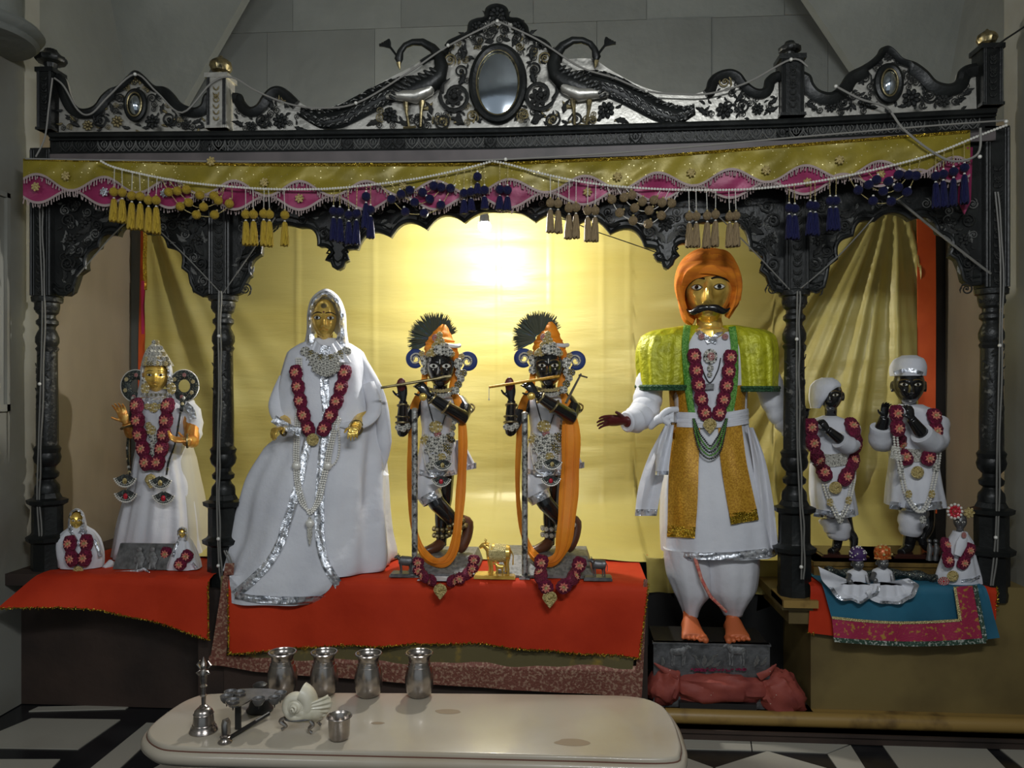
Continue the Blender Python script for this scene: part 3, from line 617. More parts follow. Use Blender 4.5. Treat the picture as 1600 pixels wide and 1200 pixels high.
post(70, 92, 112, 'dark finial post above the far left column', black, 'b', 'cap', 84, 22, black, 'b')
post(331, 361, 121, 'silver finial post with gilt ball above the left inner column', silver, 'g', 'ball', 346, 17, brass, 'g')
post(1216, 1251, 92, 'black finial post with dark domed cap above the right inner column', black, 'b', 'cap', 1233, 17, blackm, 'w')
post(1526, 1556, 76, 'dark finial post with gilt ball above the far right column', black, 'b', 'ball', 1541, 15, brass, 'w')
# ================================================================ CURTAIN
YC = .90
cx0, cx1 = P(229, 500, YC).x, P(1436, 500, YC).x
ztop = 2.36
OR = (P(1398, 290, YC).x, P(1398, 270, YC).z); OL = (P(222, 300, YC).x, P(222, 285, YC).z)
gapa, gapb = P(1000, 900, .4).x, P(1260, 900, .4).x
def sstep(a, b, x): t = min(max((x - a) / (b - a), 0), 1); return t * t * (3 - 2 * t)
def curt(x, z):
    y = YC + .012 * mnoise.noise(V((x * 1.3, z * 2.2, 0))) + .006 * mnoise.noise(V((x * 3, z * 9, 5)))
    y += .004 * (mnoise.ridged_multi_fractal(V((x * .9, z * 5.0, 2)), 1.0, 2.0, 3, 1.0, 2.0) - 1)
    for k in (.20, -.08, -.77, .48, .62, -1.2):
        y -= .006 * exp(-((x - k) / .007) ** 2)
    r = hypot(x - OR[0], z - OR[1]); ph = atan2(x - OR[0], OR[1] - z)
    w_ = sstep(-.80, -.55, ph) * sstep(.0, .25, r)
    y -= w_ * (.012 + .026 * r) * (.55 * sin(ph * 30 + .8) + .3 * sin(ph * 53 + 2 * r) + .2 * sin(ph * 88 + 1)) * (1 - .6 * sstep(1.0, 1.9, r))
    if x < -1.2:
        r = hypot(x - OL[0], z - OL[1]); ph = atan2(x - OL[0], OL[1] - z)
        w_ = sstep(.75, .45, ph) * sstep(.05, .3, r)
        y -= w_ * .017 * (sin(ph * 19 + .4) * .7 + .4 * sin(ph * 37 + 1)) * (1 - .5 * sstep(.8, 1.7, r))
    return min(y, YC + .07)
cu = thing('backdrop_curtain', (0, YC, ZT), 'wide yellow satin curtain hanging behind all the figures', 'curtain')
mb = MB()
def fc(u, v):
    x = lerp(cx0, cx1, u); wx = sstep(cx0 + .10, cx0 + .42, x) * (1 - sstep(cx1 - .30, cx1 - .02, x)); zb = ZT + .018
    gap = sstep(gapa, gapa + .03, x) * (1 - sstep(gapb - .03, gapb, x)) > .5
    if v < .12 and gap: return V((x, .335 - .008 * sin(x * 60) * (1 - v / .12), lerp(zb - .16, zb, v / .12)))
    v = (v - .12) / .88 if gap else v
    if v < .5:
        t = 1 - v / .5; z = lerp(zb, 1.12, (1 - t) ** 1.0 * (1 - t ** 3 * .0)); k = (1 - (z - zb) / (1.12 - zb)) ** 4.5
        # finer steps towards the floor
        z = lerp(zb, 1.12, (v / .5) ** 2.2); k = (1 - (v / .5) ** 2.2) ** 4.5; y = curt(x, z)
        return V((x, lerp(y, y - (YC - (.335 if gap else .25 + .03 * sin(x * 5))) + .0, k * wx), z + .004 * mnoise.noise(V((x * 6, k * 6, 0))) * k))
    z = lerp(1.12, ztop, (v - .5) / .5); return V((x, curt(x, z), z))
mb.grid(fc, 300, 190); obj('cloth', mb, satin, cu, ang=180)
mb = MB(); mb.grid(lambda u, v: V((cx0 - .035 * (1 - v * .6) - .016 + u * (.034 + .01 * (1 - v)), YC - .01 + .004 * sin(v * 9), lerp(.75, ztop, v))), 2, 30, thick=(0, .006, 0)); obj('orange_border', mb, orangec, cu)
mb = MB(); mb.grid(lambda u, v: V((cx0 - .022 + u * .016, YC - .014 + .003 * sin(v * 12), lerp(.75, 2.0, v))), 2, 30, thick=(0, .003, 0)); obj('magenta_edge', mb, pinkc, cu)
mb = MB(); mb.grid(lambda u, v: V((cx0 - .012 + u * .022, YC - .016 + .003 * sin(v * 12), lerp(1.95, ztop, v))), 2, 30, thick=(0, .003, 0)); obj('gold_lace', mb, golds, cu)
mb = MB(); mb.grid(lambda u, v: V((cx1 - .02 + .035 * (1 - v) ** 1.5 + u * (.075 + .02 * v), YC - .012 + .012 * sin(v * 5 + u), lerp(.75, ztop, v))), 4, 40, thick=(0, .006, 0)); obj('orange_border', mb, orangec, cu)
mb = MB(); mb.tube([V((cx0 - .05, YC + .03, ztop)), V((cx1 + .08, YC + .03, ztop))], .012, 8); obj('curtain_rod', mb, iron, cu)
# red cloth edges peeping behind the man
for (pts, lb) in (([(1008, 866), (1050, 880), (1053, 936), (1035, 905)], 'hem of red cloth showing behind the left leg of the turbaned figure'), ([(1178, 878), (1205, 880), (1203, 948), (1182, 955), (1186, 915)], 'hem of red cloth showing behind the right leg of the turbaned figure')):
    mb = MB(); q = [P(x, y, .36) for x, y in pts]; mb.slab(q, (0, .01, 0)); o = obj('red_cloth', mb, orangec); tag(o, lb, 'cloth')
# ================================================================ LED BULB
bp = P(757, 354, .40)
t = thing('led_bulb', bp, 'glowing white bulb hanging under the middle of the wide arch', 'lamp')
mb = MB(); mb.ball(bp, (.030, .030, .026), 20, 12); obj('glowing_dome', mb, led(), t)
mb = MB(); mb.lathe([(.018, .026), (.05, .022), (.07, .014), (.085, .014)], bp, 16); obj('lamp_base', mb, white, t)
mb = MB(); mb.tube([bp + V((0, 0, .08)), bp + V((.01, .1, .3)), bp + V((.0, -.3, .55)), V((bp.x, .04, 2.44))], .003, 6); obj('cable', mb, cord, t)
# ================================================================ VALANCE
vt = [(36, 249), (100, 251), (400, 256), (700, 256), (800, 254), (1000, 245), (1200, 229), (1400, 213), (1516, 204)]
peaks = [58, 163, 265, 366, 468, 572, 680, 795, 913, 1027, 1142, 1258, 1375, 1492, 1600]
def wavy(px):
    for i in range(len(peaks) - 1):
        if px < peaks[i + 1]: return cos(2 * pi * (px - peaks[i]) / (peaks[i + 1] - peaks[i]))
    return 0
oh = [(36, 34), (300, 39), (600, 39), (800, 38), (1000, 38), (1250, 46), (1516, 52)]
ol = lambda px: interp(vt, px) + interp(oh, px) - 11.5 * wavy(px)
pl = lambda px: interp(vt, px) + interp(oh, px) + 22 + 11 * wavy(px) - (6 if px > 1300 else 0)
YV = -.135
def vy(px, t): return YV - .012 * t + .016 * mnoise.noise(V((px * .012, t * 2, 1))) + .006 * sin(px * .05 + t * 3) + .008 * mnoise.noise(V((px * .04 + t * 2.5, t * 1.2, 4)))
va = thing('valance', P(780, 300, YV), 'long olive satin valance with scalloped pink lower band and fringe', 'valance')
def vgrid(f0, f1, o, xa=36, xb=1516, nu=300, nv=10, name='olive_cloth', m=olive, dy=0, th=.003):
    mb = MB()
    def fn(u, v):
        px = lerp(xa, xb, u); py = lerp(f0(px), f1(px), v); return P(px, py, vy(px, (py - interp(vt, px)) / 60) + dy)
    mb.grid(fn, nu, nv, thick=(0, th, 0)); return obj(name, mb, m, o, ang=80)
vgrid(lambda x: interp(vt, x), ol, va)
vgrid(lambda x: ol(x) - 6, pl, va, name='pink_band', m=pinks, dy=.006)
vgrid(lambda x: interp(vt, x) - 1, lambda x: interp(vt, x) + (3.5 if 250 < x < 1515 else 1), va, nv=2, name='gold_edging', m=golds, dy=-.004)
random.seed(11)
for nm, fn_, dy in (('upper_fringe', ol, -.003), ('lower_fringe', pl, .003)):
    vgrid(lambda x: fn_(x) - 2.5, lambda x: fn_(x) + 1.5, va, nv=2, name=nm + '_tape', m=fringem, dy=dy - .004)
    mb = MB(); px = 38
    while px < 1515:
        L_ = random.uniform(6, 10); a = P(px, fn_(px), vy(px, .8) + dy - .004); b = P(px + random.uniform(-2.4, 1.6), fn_(px) + L_, vy(px, .8) + dy - .004)
        mb.tube([a, b], [.0022, .0028], 4); px += 4.2
    obj(nm, mb, fringem, va)
def mbutton():
    mb = MB(); mb.ball((0, -.2, 0), (.35, .3, .35), 8, 5)
    for k in range(7):
        a = 2 * pi * k / 7; M = Matrix.Rotation(-a, 3, 'Y'); mb.ball(M @ V((.62, -.1, 0)), (.4, .2, .28), 7, 4, 0, M)
    return mb
M_btg, M_bts = mbutton().mesh('flower_button', goldU), mbutton().mesh('flower_button', foilU)
for px, py, k in ((56, 292, 'g'), (163, 300, 's'), (257, 302, 's'), (103, 275, 'g'), (413, 285, 'g'), (468, 310, 'g'), (630, 290, 'g'), (918, 300, 'g'), (965, 276, 'g'), (1080, 270, 'g'), (1197, 266, 'g'), (1312, 250, 'g'), (1376, 272, 'g'), (330, 252, 'g'), (1262, 285, 'g')):
    piece('flower_button', M_btg if k == 'g' else M_bts, va, P(px, py, vy(px, .5) - .010), 7.5 * SC(px, YV))
# torn hanging end at right
mb = MB(); mb.grid(lambda u, v: P(1500 + u * 20 - 3 * v, lerp(230, 335 - abs(u - .5) * 40, v), YV + .01 + .008 * sin(u * 8)), 6, 12, thick=(0, .003, 0)); obj('torn_end', mb, pinks, va)
# ================================================================ PEARL GARLANDS WITH TASSELS
def plen(pts): return sum((b - a).length for a, b in zip(pts, pts[1:]))
def resample(pts, n):
    L_ = plen(pts); out = [pts[0].copy()]; acc = 0; k = 1; i = 0; a = pts[0]
    for j in range(1, n):
        tgt = L_ * j / (n - 1)
        while i < len(pts) - 2 and acc + (pts[i + 1] - pts[i]).length < tgt: acc += (pts[i + 1] - pts[i]).length; i += 1
        seg = pts[i + 1] - pts[i]; out.append(pts[i] + seg * min(1, (tgt - acc) / max(seg.length, 1e-9)))
    return out
def beads(mb, pts, r, gap=2.1, n=6, k=4, m=0):
    N = max(2, int(plen(pts) / (r * gap)) + 1)
    for p in resample(pts, N): mb.ball(p, r, n, k, m)
    return mb
def mtassel():
    mb = MB(); n = 18; prof = [(0, .10), (-.12, .22), (-.3, .30), (-1.6, .42), (-3.2, .50), (-3.3, .42)]
    rings = [[V((cos(2 * pi * k / n) * r * (1 + (.10 * (k % 2) if z < -.2 else 0)), sin(2 * pi * k / n) * r * (1 + (.10 * (k % 2) if z < -.2 else 0)), z + (0.12 * ((k * 7) % 3 - 1) if z < -3 else 0))) for k in range(n)] for z, r in prof]
    mb.loft(rings); mb.ball((0, 0, .02), .16, 6, 4, 1); return mb
def mpom():
    mb = MB(); mb.ball((0, 0, 0), 1.0, 14, 9); random.seed(4)
    for p in mb.v[:]: pass
    mb.v = [p * (1 + .07 * mnoise.noise(p * 4)) for p in mb.v]; mb.ball((0, 0, 1.1), .28, 6, 4, 1); return mb
M_tas = {k: mtassel().mesh('tassel', [m, pearl]) for k, m in (('y', tasyU), ('b', tasbU), ('n', tasnU))}
M_pom = {k: mpom().mesh('pompon', [m, goldU if k != 'n' else pearl]) for k, m in (('y', tasyU), ('b', tasbU), ('n', tasnU))}
YG = YV - .035
def gpath(pts): return [P(p.x, p.y, YG) for p in cr(pts, 6)]
s1 = [(158, 252), (180, 262), (240, 276), (300, 286), (390, 294), (470, 296), (540, 293), (640, 281), (720, 265), (769, 252)]
s2 = [(769, 252), (795, 257), (850, 272), (920, 286), (1000, 294), (1090, 297), (1180, 295), (1280, 283), (1380, 262), (1460, 240), (1530, 212), (1572, 196)]
def garl(path, label, dang, swags):
    w3 = gpath(path); t = thing('tassel_garland', w3[len(w3) // 2], label, 'garland', None)
    mb = MB(); beads(mb, w3, .0058, 2.0); obj('bead_string', mb, pearl, t)
    ty = lambda px: interp([(p[0], p[1]) for p in path], px)
    for px, yb, k, kk in dang:
        o = random.uniform(-3, 3); s = SC(px, YG)
        mb = MB(); beads(mb, [P(px - o * .5, ty(px), YG), P(px, yb - 7, YG)], .0026, 2.2, 5, 3); obj('bead_strand', mb, pearl if k != 'n' else goldp, t)
        p = piece('pompon', M_pom[k], t, P(px, yb, YG - .004), 7 * s)
        piece('tassel', M_tas[k], t, P(px, yb + 10, YG - .004), (15 * s * .85, 15 * s * .85, kk * s / 3.3), random.uniform(-.04, .04))
    for pts, k, n in swags:
        w = [P(p.x, p.y, YG + .006) for p in cr(pts, 8)]
        mb = MB(); beads(mb, w, .0026, 2.2, 5, 3); obj('bead_strand', mb, pearl if k == 'b' else goldp, t)
        for q in resample(w, n + 2)[1:-1]: piece('pompon', M_pom[k], t, q + V((0, -.006, 0)), 7.2 * SC(780, YG), random.uniform(-1, 1))
    return t
random.seed(21)
g1 = garl(s1, 'left pearl string with mustard and navy tassels across the valance',
     [(178, 300, 'y', 36), (191, 301, 'y', 37), (206, 306, 'y', 42), (219, 307, 'y', 42), (232, 313, 'y', 40), (244, 313, 'y', 42),
      (384, 335, 'y', 38), (396, 335, 'y', 38), (412, 334, 'y', 40), (421, 335, 'y', 40), (445, 336, 'y', 38),
      (521, 330, 'n', 36), (531, 331, 'n', 38), (545, 336, 'n', 36), (557, 334, 'n', 38), (572, 307, 'n', 40), (579, 328, 'n', 34),
      (725, 302, 'n', 22), (736, 300, 'n', 20), (746, 276, 'n', 18), (757, 297, 'n', 20)],
     [([(250, 276), (268, 305), (292, 330), (330, 338), (360, 318), (362, 290)], 'y', 5), ([(262, 280), (284, 305), (308, 324), (340, 316), (352, 290)], 'y', 4), ([(275, 283), (298, 300), (328, 308), (345, 300), (350, 290)], 'y', 3),
      ([(595, 288), (615, 315), (640, 334), (682, 328), (704, 295), (716, 267)], 'n', 5), ([(610, 286), (632, 308), (658, 318), (685, 300), (700, 270)], 'n', 4), ([(625, 284), (645, 300), (672, 298), (688, 272)], 'n', 3)])
g2 = garl(s2, 'right pearl string with beige and navy tassels across the valance',
     [(781, 296, 'n', 22), (793, 297, 'n', 22), (860, 317, 'b', 36), (872, 318, 'b', 36), (889, 325, 'b', 38), (900, 324, 'b', 38), (918, 329, 'b', 38), (930, 329, 'b', 38),
      (1077, 338, 'b', 38), (1088, 338, 'b', 38), (1105, 337, 'b', 40), (1118, 335, 'b', 40), (1140, 338, 'b', 38), (1150, 337, 'b', 38),
      (1233, 325, 'n', 38), (1242, 326, 'n', 38), (1266, 321, 'n', 36), (1274, 322, 'n', 36), (1297, 314, 'n', 36), (1306, 314, 'n', 36),
      (1462, 275, 'n', 40), (1474, 272, 'n', 42), (1490, 268, 'n', 44), (1507, 262, 'n', 46)],
     [([(948, 289), (962, 325), (982, 342), (1015, 350), (1044, 325), (1062, 297)], 'b', 6), ([(962, 290), (982, 318), (1005, 330), (1030, 322), (1046, 297)], 'b', 4), ([(975, 291), (995, 312), (1018, 316), (1032, 297)], 'b', 3),
      ([(1325, 274), (1342, 300), (1374, 318), (1412, 305), (1432, 270), (1438, 248)], 'n', 5), ([(1340, 271), (1360, 292), (1392, 300), (1418, 275), (1422, 250)], 'n', 4), ([(1355, 268), (1375, 285), (1400, 278), (1408, 255)], 'n', 3)])
# plain rope above the valance, ropes on the cresting and cables on the columns
def cable(pts, Y, r, label, name='cable', m=rope, n=6, ties=(), dup=None):
    w3 = [P(p.x, p.y, Y(p.x) if callable(Y) else Y) for p in cr(pts, n)]
    if dup:
        t = thing(name, w3[0], label, 'cable'); mb = MB(); mb.tube(w3, r, 6); obj('strand', mb, m, t)
        mb = MB(); mb.tube([p + V((dup + .002 * sin(i), 0, 0)) for i, p in enumerate(w3)], r, 6); obj('strand', mb, m, t)
    else:
        mb = MB(); mb.tube(w3, r, 6)
        t = obj(name, mb, m); tag(t, label, 'rope' if name == 'rope' else 'cable')
    for a, b in ties:
        mb = MB(); mb.ball(P(a, b, (Y(a) if callable(Y) else Y) - .004), .008, 8, 5); obj('tie', mb, pearl, t)
    return t
cable([(40, 248), (150, 250), (330, 252), (600, 253), (790, 249), (1000, 236), (1250, 214), (1450, 197), (1572, 188)], YV - .008, .0035, 'straight pale rope along the top edge of the valance', 'rope', rope, ties=((330, 252), (790, 249), (1572, 190)))
cable([(85, 122), (100, 135), (122, 172), (142, 178), (170, 150), (211, 116), (245, 144), (285, 176), (330, 130), (362, 121), (400, 142), (450, 162), (500, 169), (560, 160), (640, 112), (700, 72), (777, 33)], -.062, .004, 'pale rope draped over the cresting left of the central peak', 'rope', rope, ties=((777, 33), (211, 116), (700, 71), (556, 161)))
cable([(777, 33), (840, 62), (905, 104), (960, 122), (1010, 142), (1060, 147), (1110, 146), (1170, 128), (1236, 93), (1262, 104)], -.062, .004, 'pale rope draped from the central peak to the right inner post', 'rope', rope, ties=((1010, 142), (1236, 93)))
cable([(1306, 135), (1345, 155), (1385, 168), (1410, 200), (1452, 234), (1490, 252), (1528, 240), (1532, 200)], lambda x: -.07 if x < 1390 else YG - .01, .0045, 'pale rope slanting across the right cresting and valance', 'rope', rope, ties=((1306, 135), (1531, 245)))
cable([(82, 122), (76, 170), (70, 215), (56, 245)], -.08, .0035, 'short pale rope hanging from the far left finial post', 'rope', rope)
cable([(62, 318), (63, 380), (66, 470), (64, 580), (60, 700), (58, 780), (62, 845)], -.055, .0035, 'pair of pale cables running down the far left column', 'cable', cord, ties=((62, 600), (61, 846)), dup=.012)
cable([(342, 455), (341, 520), (342, 600), (340, 700), (339, 780), (341, 860), (345, 905), (356, 912), (364, 895), (350, 860)], -.085, .0035, 'pair of pale cables down the inner left column', 'cable', cord, ties=((342, 525), (341, 842), (341, 884)), dup=.010)
cable([(1246, 455), (1245, 520), (1245, 600), (1246, 700), (1250, 790), (1253, 850), (1252, 905)], -.085, .0035, 'pair of pale cables down the inner right column', 'cable', cord, ties=((1245, 530), (1252, 886)), dup=.010)
cable([(1555, 300), (1563, 400), (1562, 530), (1558, 700), (1556, 830), (1548, 915)], -.065, .0035, 'pair of pale cables down the far right column', 'cable', cord, ties=((1562, 540), (1556, 840)), dup=.010)
for i, (pts, lb) in enumerate((([(120, 432), (172, 372), (205, 340)], 'thin wire slanting up the left arch from the far left column'), ([(345, 458), (290, 400), (240, 352)], 'thin wire slanting up the left arch from the inner left column'), ([(349, 458), (392, 395), (430, 340)], 'thin wire slanting from the inner left column to the wide arch'),
                              ([(1236, 455), (1180, 395), (1120, 335), (1010, 388), (930, 362), (860, 320)][:3], 'thin wire slanting from the inner right column to the wide arch'), ([(1246, 455), (1310, 400), (1365, 340)], 'thin wire slanting up the right arch from the inner right column'), ([(1548, 428), (1480, 375), (1400, 310)], 'thicker rope slanting across the right arch to the far right column'))):
    cable(pts, -.05, .0028 if i < 5 else .005, lb, 'wire', cord)
cable([(640, 330), (840, 335), (940, 365), (1030, 396)], -.03, .0022, 'thin dark wire sagging below the wide arch', 'wire', iron)
cable([(1552, 76), (1570, 62), (1600, 42), (1650, 5)], -.12, .004, 'dark wire on the upper right side wall', 'wire', iron)
# ================================================================ CLOTHS ON THE DAIS
def tinsel(pts, name, par, r=.0075, m=golds):
    w3 = [V(p) for p in pts]; N = int(plen(w3) / (r * 1.1)); mb = MB()
    for i, q in enumerate(resample(w3, max(N, 3))):
        M = Matrix.Rotation(random.uniform(0, 6), 3, V((random.random(), random.random(), random.random())).normalized())
        mb.ball(q + V((0, -.002, random.uniform(-.003, .003))), (r * .5, r * .35, r * random.uniform(.8, 1.5)), 4, 3, 0, M)
    return obj(name, mb, m, par, ang=5)
ZC = ZT + .006
def hangcloth(name, par, m, xa, xb, hem, Yf, Yback=.5, za=ZC, wav=.012, f=1.0, nu=140, seed=0, top=True, th=.003, lean=None, edge=None):
    mb = MB()
    xt = lambda u: lerp(P(xa[0], 900, Yf).x, P(xb[0], 900, Yf).x, u)
    def fn(u, v):
        if v < .4 and top:
            t = v / .4; y = lerp(Yback, Yf, t); x = xt(u); return V((x, y, za + .002 * sin(x * 30 + y * 9)))
        t = (v - .4) / .6 if top else v
        px = lerp(lerp(xa[0], xa[1], t), lerp(xb[0], xb[1], t), u); x = P(px, 900, Yf).x
        h = P(px, hem(px), Yf).z; z = lerp(za, h, t)
        y = Yf - .010 * min(1, t * 6) - wav * t * (sin(x * 13 * f + seed) + .6 * sin(x * 29 * f + seed * 2) + .5) - (lean(px) * t if lean else 0)
        return V((x, y, z))
    mb.grid(fn, nu, 26, thick=(0, 0, -th) if False else None)
    o = obj(name, mb, m, par, ang=60); return o, fn
t = thing('floral_cloth', P(660, 1050, -.1), 'greenish floral cloth with dusty pink border hanging under the red cloth', 'cloth')
fh = lambda px: interp([(325, 1036), (400, 1048), (600, 1063), (800, 1076), (1004, 1088)], px)
hangcloth('cloth', t, floral, (345, 352), (1006, 985), lambda p: fh(p) - 22, -.118, .0, ZC + .001, .004)
o, f2 = hangcloth('bottom_border', t, brocr, (328, 328), (1004, 1002), fh, -.126, top=False, za=P(600, 1030, -.12).z, wav=.003)
mb = MB(); mb.grid(lambda u, v: P(lerp(lerp(352, 327, v), lerp(366, 352, v), u), lerp(880, 1040, v), lerp(-.125, -.135, v)) + V((0, 0, 0)), 3, 20, thick=(0, .003, 0)); obj('side_border', mb, brocr, t)
mb = MB(); mb.grid(lambda u, v: P(lerp(lerp(1006, 990, v), lerp(1012, 1003, v), u), lerp(905, 1086, v), -.137), 3, 20, thick=(0, .003, 0)); obj('side_border', mb, brocr, t)
t = thing('red_cloth', P(680, 1020, -.1), 'red cloth with gold tinsel hem draped over the middle dais', 'cloth')
rh = lambda px: interp([(358, 1018), (420, 1014), (520, 1008), (640, 1004), (760, 1005), (860, 1014), (940, 1022), (1000, 1026)], px)
o, f3 = hangcloth('cloth', t, red, (358, 362), (1013, 998), rh, -.135, .5, ZC + .006, .012, .8)
tinsel([f3(i / 60, 1) + V((0, -.004, 0)) for i in range(61)], 'gold_hem', t); tinsel([f3(0, .5 + .5 * i / 10) + V((0, -.004, 0)) for i in range(11)], 'gold_hem', t); tinsel([f3(1, .4 + .6 * i / 10) + V((0, -.004, 0)) for i in range(11)], 'gold_hem', t)
t = thing('red_cloth', P(200, 960, -.1), 'red cloth with gold tinsel hem draped over the left dais', 'cloth')
lh = lambda px: interp([(0, 940), (60, 938), (110, 941), (170, 950), (230, 965), (290, 982), (332, 997)], px)
lean = lambda px: .10 * (1 - min(1, max(0, (px - 20) / 230)))
o, f4 = hangcloth('cloth', t, red, (60, 26), (328, 331), lh, -.118, .8, ZC, .010, .7, lean=lean, seed=1)
tinsel([f4(i / 40, 1) + V((0, -.004, 0)) for i in range(41)], 'gold_hem', t, .007); tinsel([f4(1, .45 + .55 * i / 10) + V((.0, -.006, 0)) for i in range(11)], 'gold_hem', t, .008)
t = thing('orange_red_cloth', P(1400, 990, -.05), 'orange red cloth under the teal cloth on the right dais', 'cloth')
o, f5 = hangcloth('cloth', t, red, (1266, 1262), (1556, 1552), lambda p: interp([(1260, 988), (1300, 992), (1520, 975), (1556, 965)], p), -.06, .8, ZC, .006)
tinsel([f5(.0 + i / 60 * .16, 1) + V((0, -.004, 0)) for i in range(11)], 'gold_hem', t, .007); tinsel([f5(1, .4 + i / 20) + V((0, -.004, 0)) for i in range(9)], 'gold_hem', t, .007)
t = thing('teal_cloth', P(1430, 1000, -.08), 'teal blue cloth with pink brocade border hanging on the right dais', 'cloth')
bh = lambda px: interp([(1296, 998), (1400, 1006), (1480, 1007), (1536, 1000), (1558, 996)], px)
o, f6 = hangcloth('cloth', t, teal, (1284, 1298), (1540, 1558), lambda p: bh(p) - (34 if p < 1535 else 2), -.085, .12, ZC + .006, .006)
def bs(px, py, d): return P(px, py, -.105 - d - .005 * sin(px * .11))
def patch(name, c, m, d, nu=40, nv=8):
    mb = MB(); mb.grid(lambda u, v: bs(lerp(lerp(c[0][0], c[1][0], u), lerp(c[3][0], c[2][0], u), v), lerp(lerp(c[0][1], c[1][1], u), lerp(c[3][1], c[2][1], u), v) + 6 * sin(pi * u) * (abs(c[1][0] - c[0][0]) > 60), d), nu, nv, thick=(0, .002, 0)); obj(name, mb, m, t)
patch('brocade_border', [(1300, 966), (1535, 969), (1535, 998), (1303, 997)], brocp, .004)
patch('brocade_border', [(1492, 917), (1520, 915), (1537, 970), (1498, 972)], brocp, .004, 8, 20)
patch('gold_piping', [(1300, 963), (1500, 967), (1500, 971), (1300, 967)], goldp, .007)
patch('gold_piping', [(1490, 917), (1494, 917), (1503, 970), (1498, 970)], goldp, .007, 4, 20)
patch('sequin_trim', [(1302, 996), (1540, 997), (1541, 1005), (1304, 1003)], gtrim, .008)
patch('sequin_trim', [(1520, 915), (1527, 914), (1543, 1000), (1536, 1001)], gtrim, .008, 6, 24)
# dusty red bundle below the relief plinth
mb = MB()
zb = .094
def lump(pxc, pyc, rx, rz, ryy, seed, rotd=0, Y=-.03):
    c = P(pxc, pyc, Y); s = SC(pxc, Y); n, k = 40, 24; vs = []; M = Matrix.Rotation(radians(rotd), 3, 'Y')
    b = MB(); b.ball((0, 0, 0), 1, n, k)
    for p in b.v:
        d = 1 + .16 * mnoise.noise(p * 2.0 + V((seed, 0, 0))) + .10 * mnoise.noise(p * 5 + V((seed, 3, 0))) + .045 * sin(p.x * 11 + p.z * 6 + 3 * mnoise.noise(p * 2))
        q = M @ V((abs(p.x) ** .75 * (1 if p.x > 0 else -1) * rx * s * d, p.y * ryy * d, abs(p.z) ** .8 * (1 if p.z > 0 else -1) * rz * s * d)); q += c; q.z = max(q.z, zb); vs.append(q)
    return b, vs
t = thing('cloth_bundle', P(1130, 1100, -.03), 'dusty red cloth bundle knotted at both ends below the relief plinth', 'bundle')
for nm, a in (('wrapped_middle', (1122, 1072, 74, 26, .085, 1, 0)), ('knotted_end', (1218, 1086, 33, 40, .075, 4, -28)), ('knotted_end', (1038, 1068, 24, 32, .07, 7, 24))):
    b, vs = lump(*a); b.v = vs; obj(nm, b, dusty, t)
for (a, b2) in (((1186, 1058), (1213, 1038)), ((1060, 1056), (1022, 1036))):
    mb = MB(); mb.tube([P(*a, -.08), P((a[0] + b2[0]) / 2, (a[1] + b2[1]) / 2 + 3, -.09), P(*b2, -.07)], [.018, .013, .003], 8, flat=.5); obj('cloth_knot', mb, dusty, t)
mb = MB(); mb.box((P(1062, 1100, -.09).x, -.095, zb), (P(1182, 1100, -.09).x, .0, P(1100, 1098, -.09).z)); o = obj('low_tray', mb, iron); tag(o, 'dark low tray under the dusty red bundle', 'tray')
mb = MB(); random.seed(8)
for i in range(60): mb.ball(P(random.uniform(1080, 1165), 1046.5 + random.uniform(-2, 2), -.075), (.006, .004, .003), 5, 3)
tag(obj('scattered_petals', mb, magenta), 'thin line of magenta petals along the foot of the relief plinth', 'petals', kind='stuff')
# ================================================================ RELIEF PLINTH AND SMALL ANIMALS
def qped(mb, g, s, flip=1, m=0, fat=1.0, horns=True, legs=1.0, deep=1.0):
    """standing cow. g(u,w)->world point, u along the body (0 rump .. 1 head), w height in body units; s = metres per unit"""
    f = lambda u, w_, d=0: g(u, w_) + V((0, d * s * deep, 0))
    mb.tube([f(.02, .78), f(.08, .80), f(.3, .78), f(.55, .80), f(.72, .86), f(.80, .92)], [.05 * s, .15 * s * fat, .18 * s * fat, .18 * s * fat, .17 * s * fat, .08 * s], 12, m, deep)
    mb.tube([f(.70, .88), f(.82, 1.0), f(.90, 1.08)], [.13 * s, .09 * s, .085 * s], 10, m, deep)
    mb.tube([f(.86, 1.10), f(.95, 1.06), f(1.06, .98)], [.07 * s, .075 * s, .04 * s], 10, m, deep)
    mb.ball(f(.68, 1.0), (.08 * s, .06 * s * deep, .07 * s), 8, 5, m)
    for d in (-.09, .09):
        if horns: mb.tube([f(.86, 1.15, d * .5), f(.84, 1.24, d), f(.90, 1.30, d)], [.02 * s, .018 * s, .006 * s], 6, m)
        mb.ball(f(.80, 1.12, d * 1.3), (.05 * s, .02 * s * deep, .025 * s), 6, 4, m)
    for u, k in ((.12, -1), (.22, 1), (.64, -1), (.74, 1)):
        mb.tube([f(u, .72, .09 * k), f(u + .02, .42 * legs, .09 * k), f(u - .01, .2, .09 * k), f(u, .04, .09 * k), f(u + .01, 0, .09 * k)], [.075 * s, .045 * s, .032 * s, .04 * s, .045 * s], 8, m, deep)
    mb.tube([f(.03, .88), f(-.04, .7), f(-.03, .35)], [.02 * s, .016 * s, .025 * s], 6, m)
Yp0 = -.06
a, b = P(1021, 1003, Yp0), P(1203, 1047, Yp0)
t = thing('relief_plinth', ((a.x + b.x) / 2, .1, .092), 'dark silver plinth with two cows in relief under the vermilion feet', 'plinth')
mb = MB(); mb.box((a.x, Yp0, .092), (b.x, Yp0 + .02, a.z)); mb.box((a.x - .004, Yp0 - .004, a.z - .008), (b.x + .004, Yp0 + .02, a.z)); obj('relief_panel', mb, steeld, t)
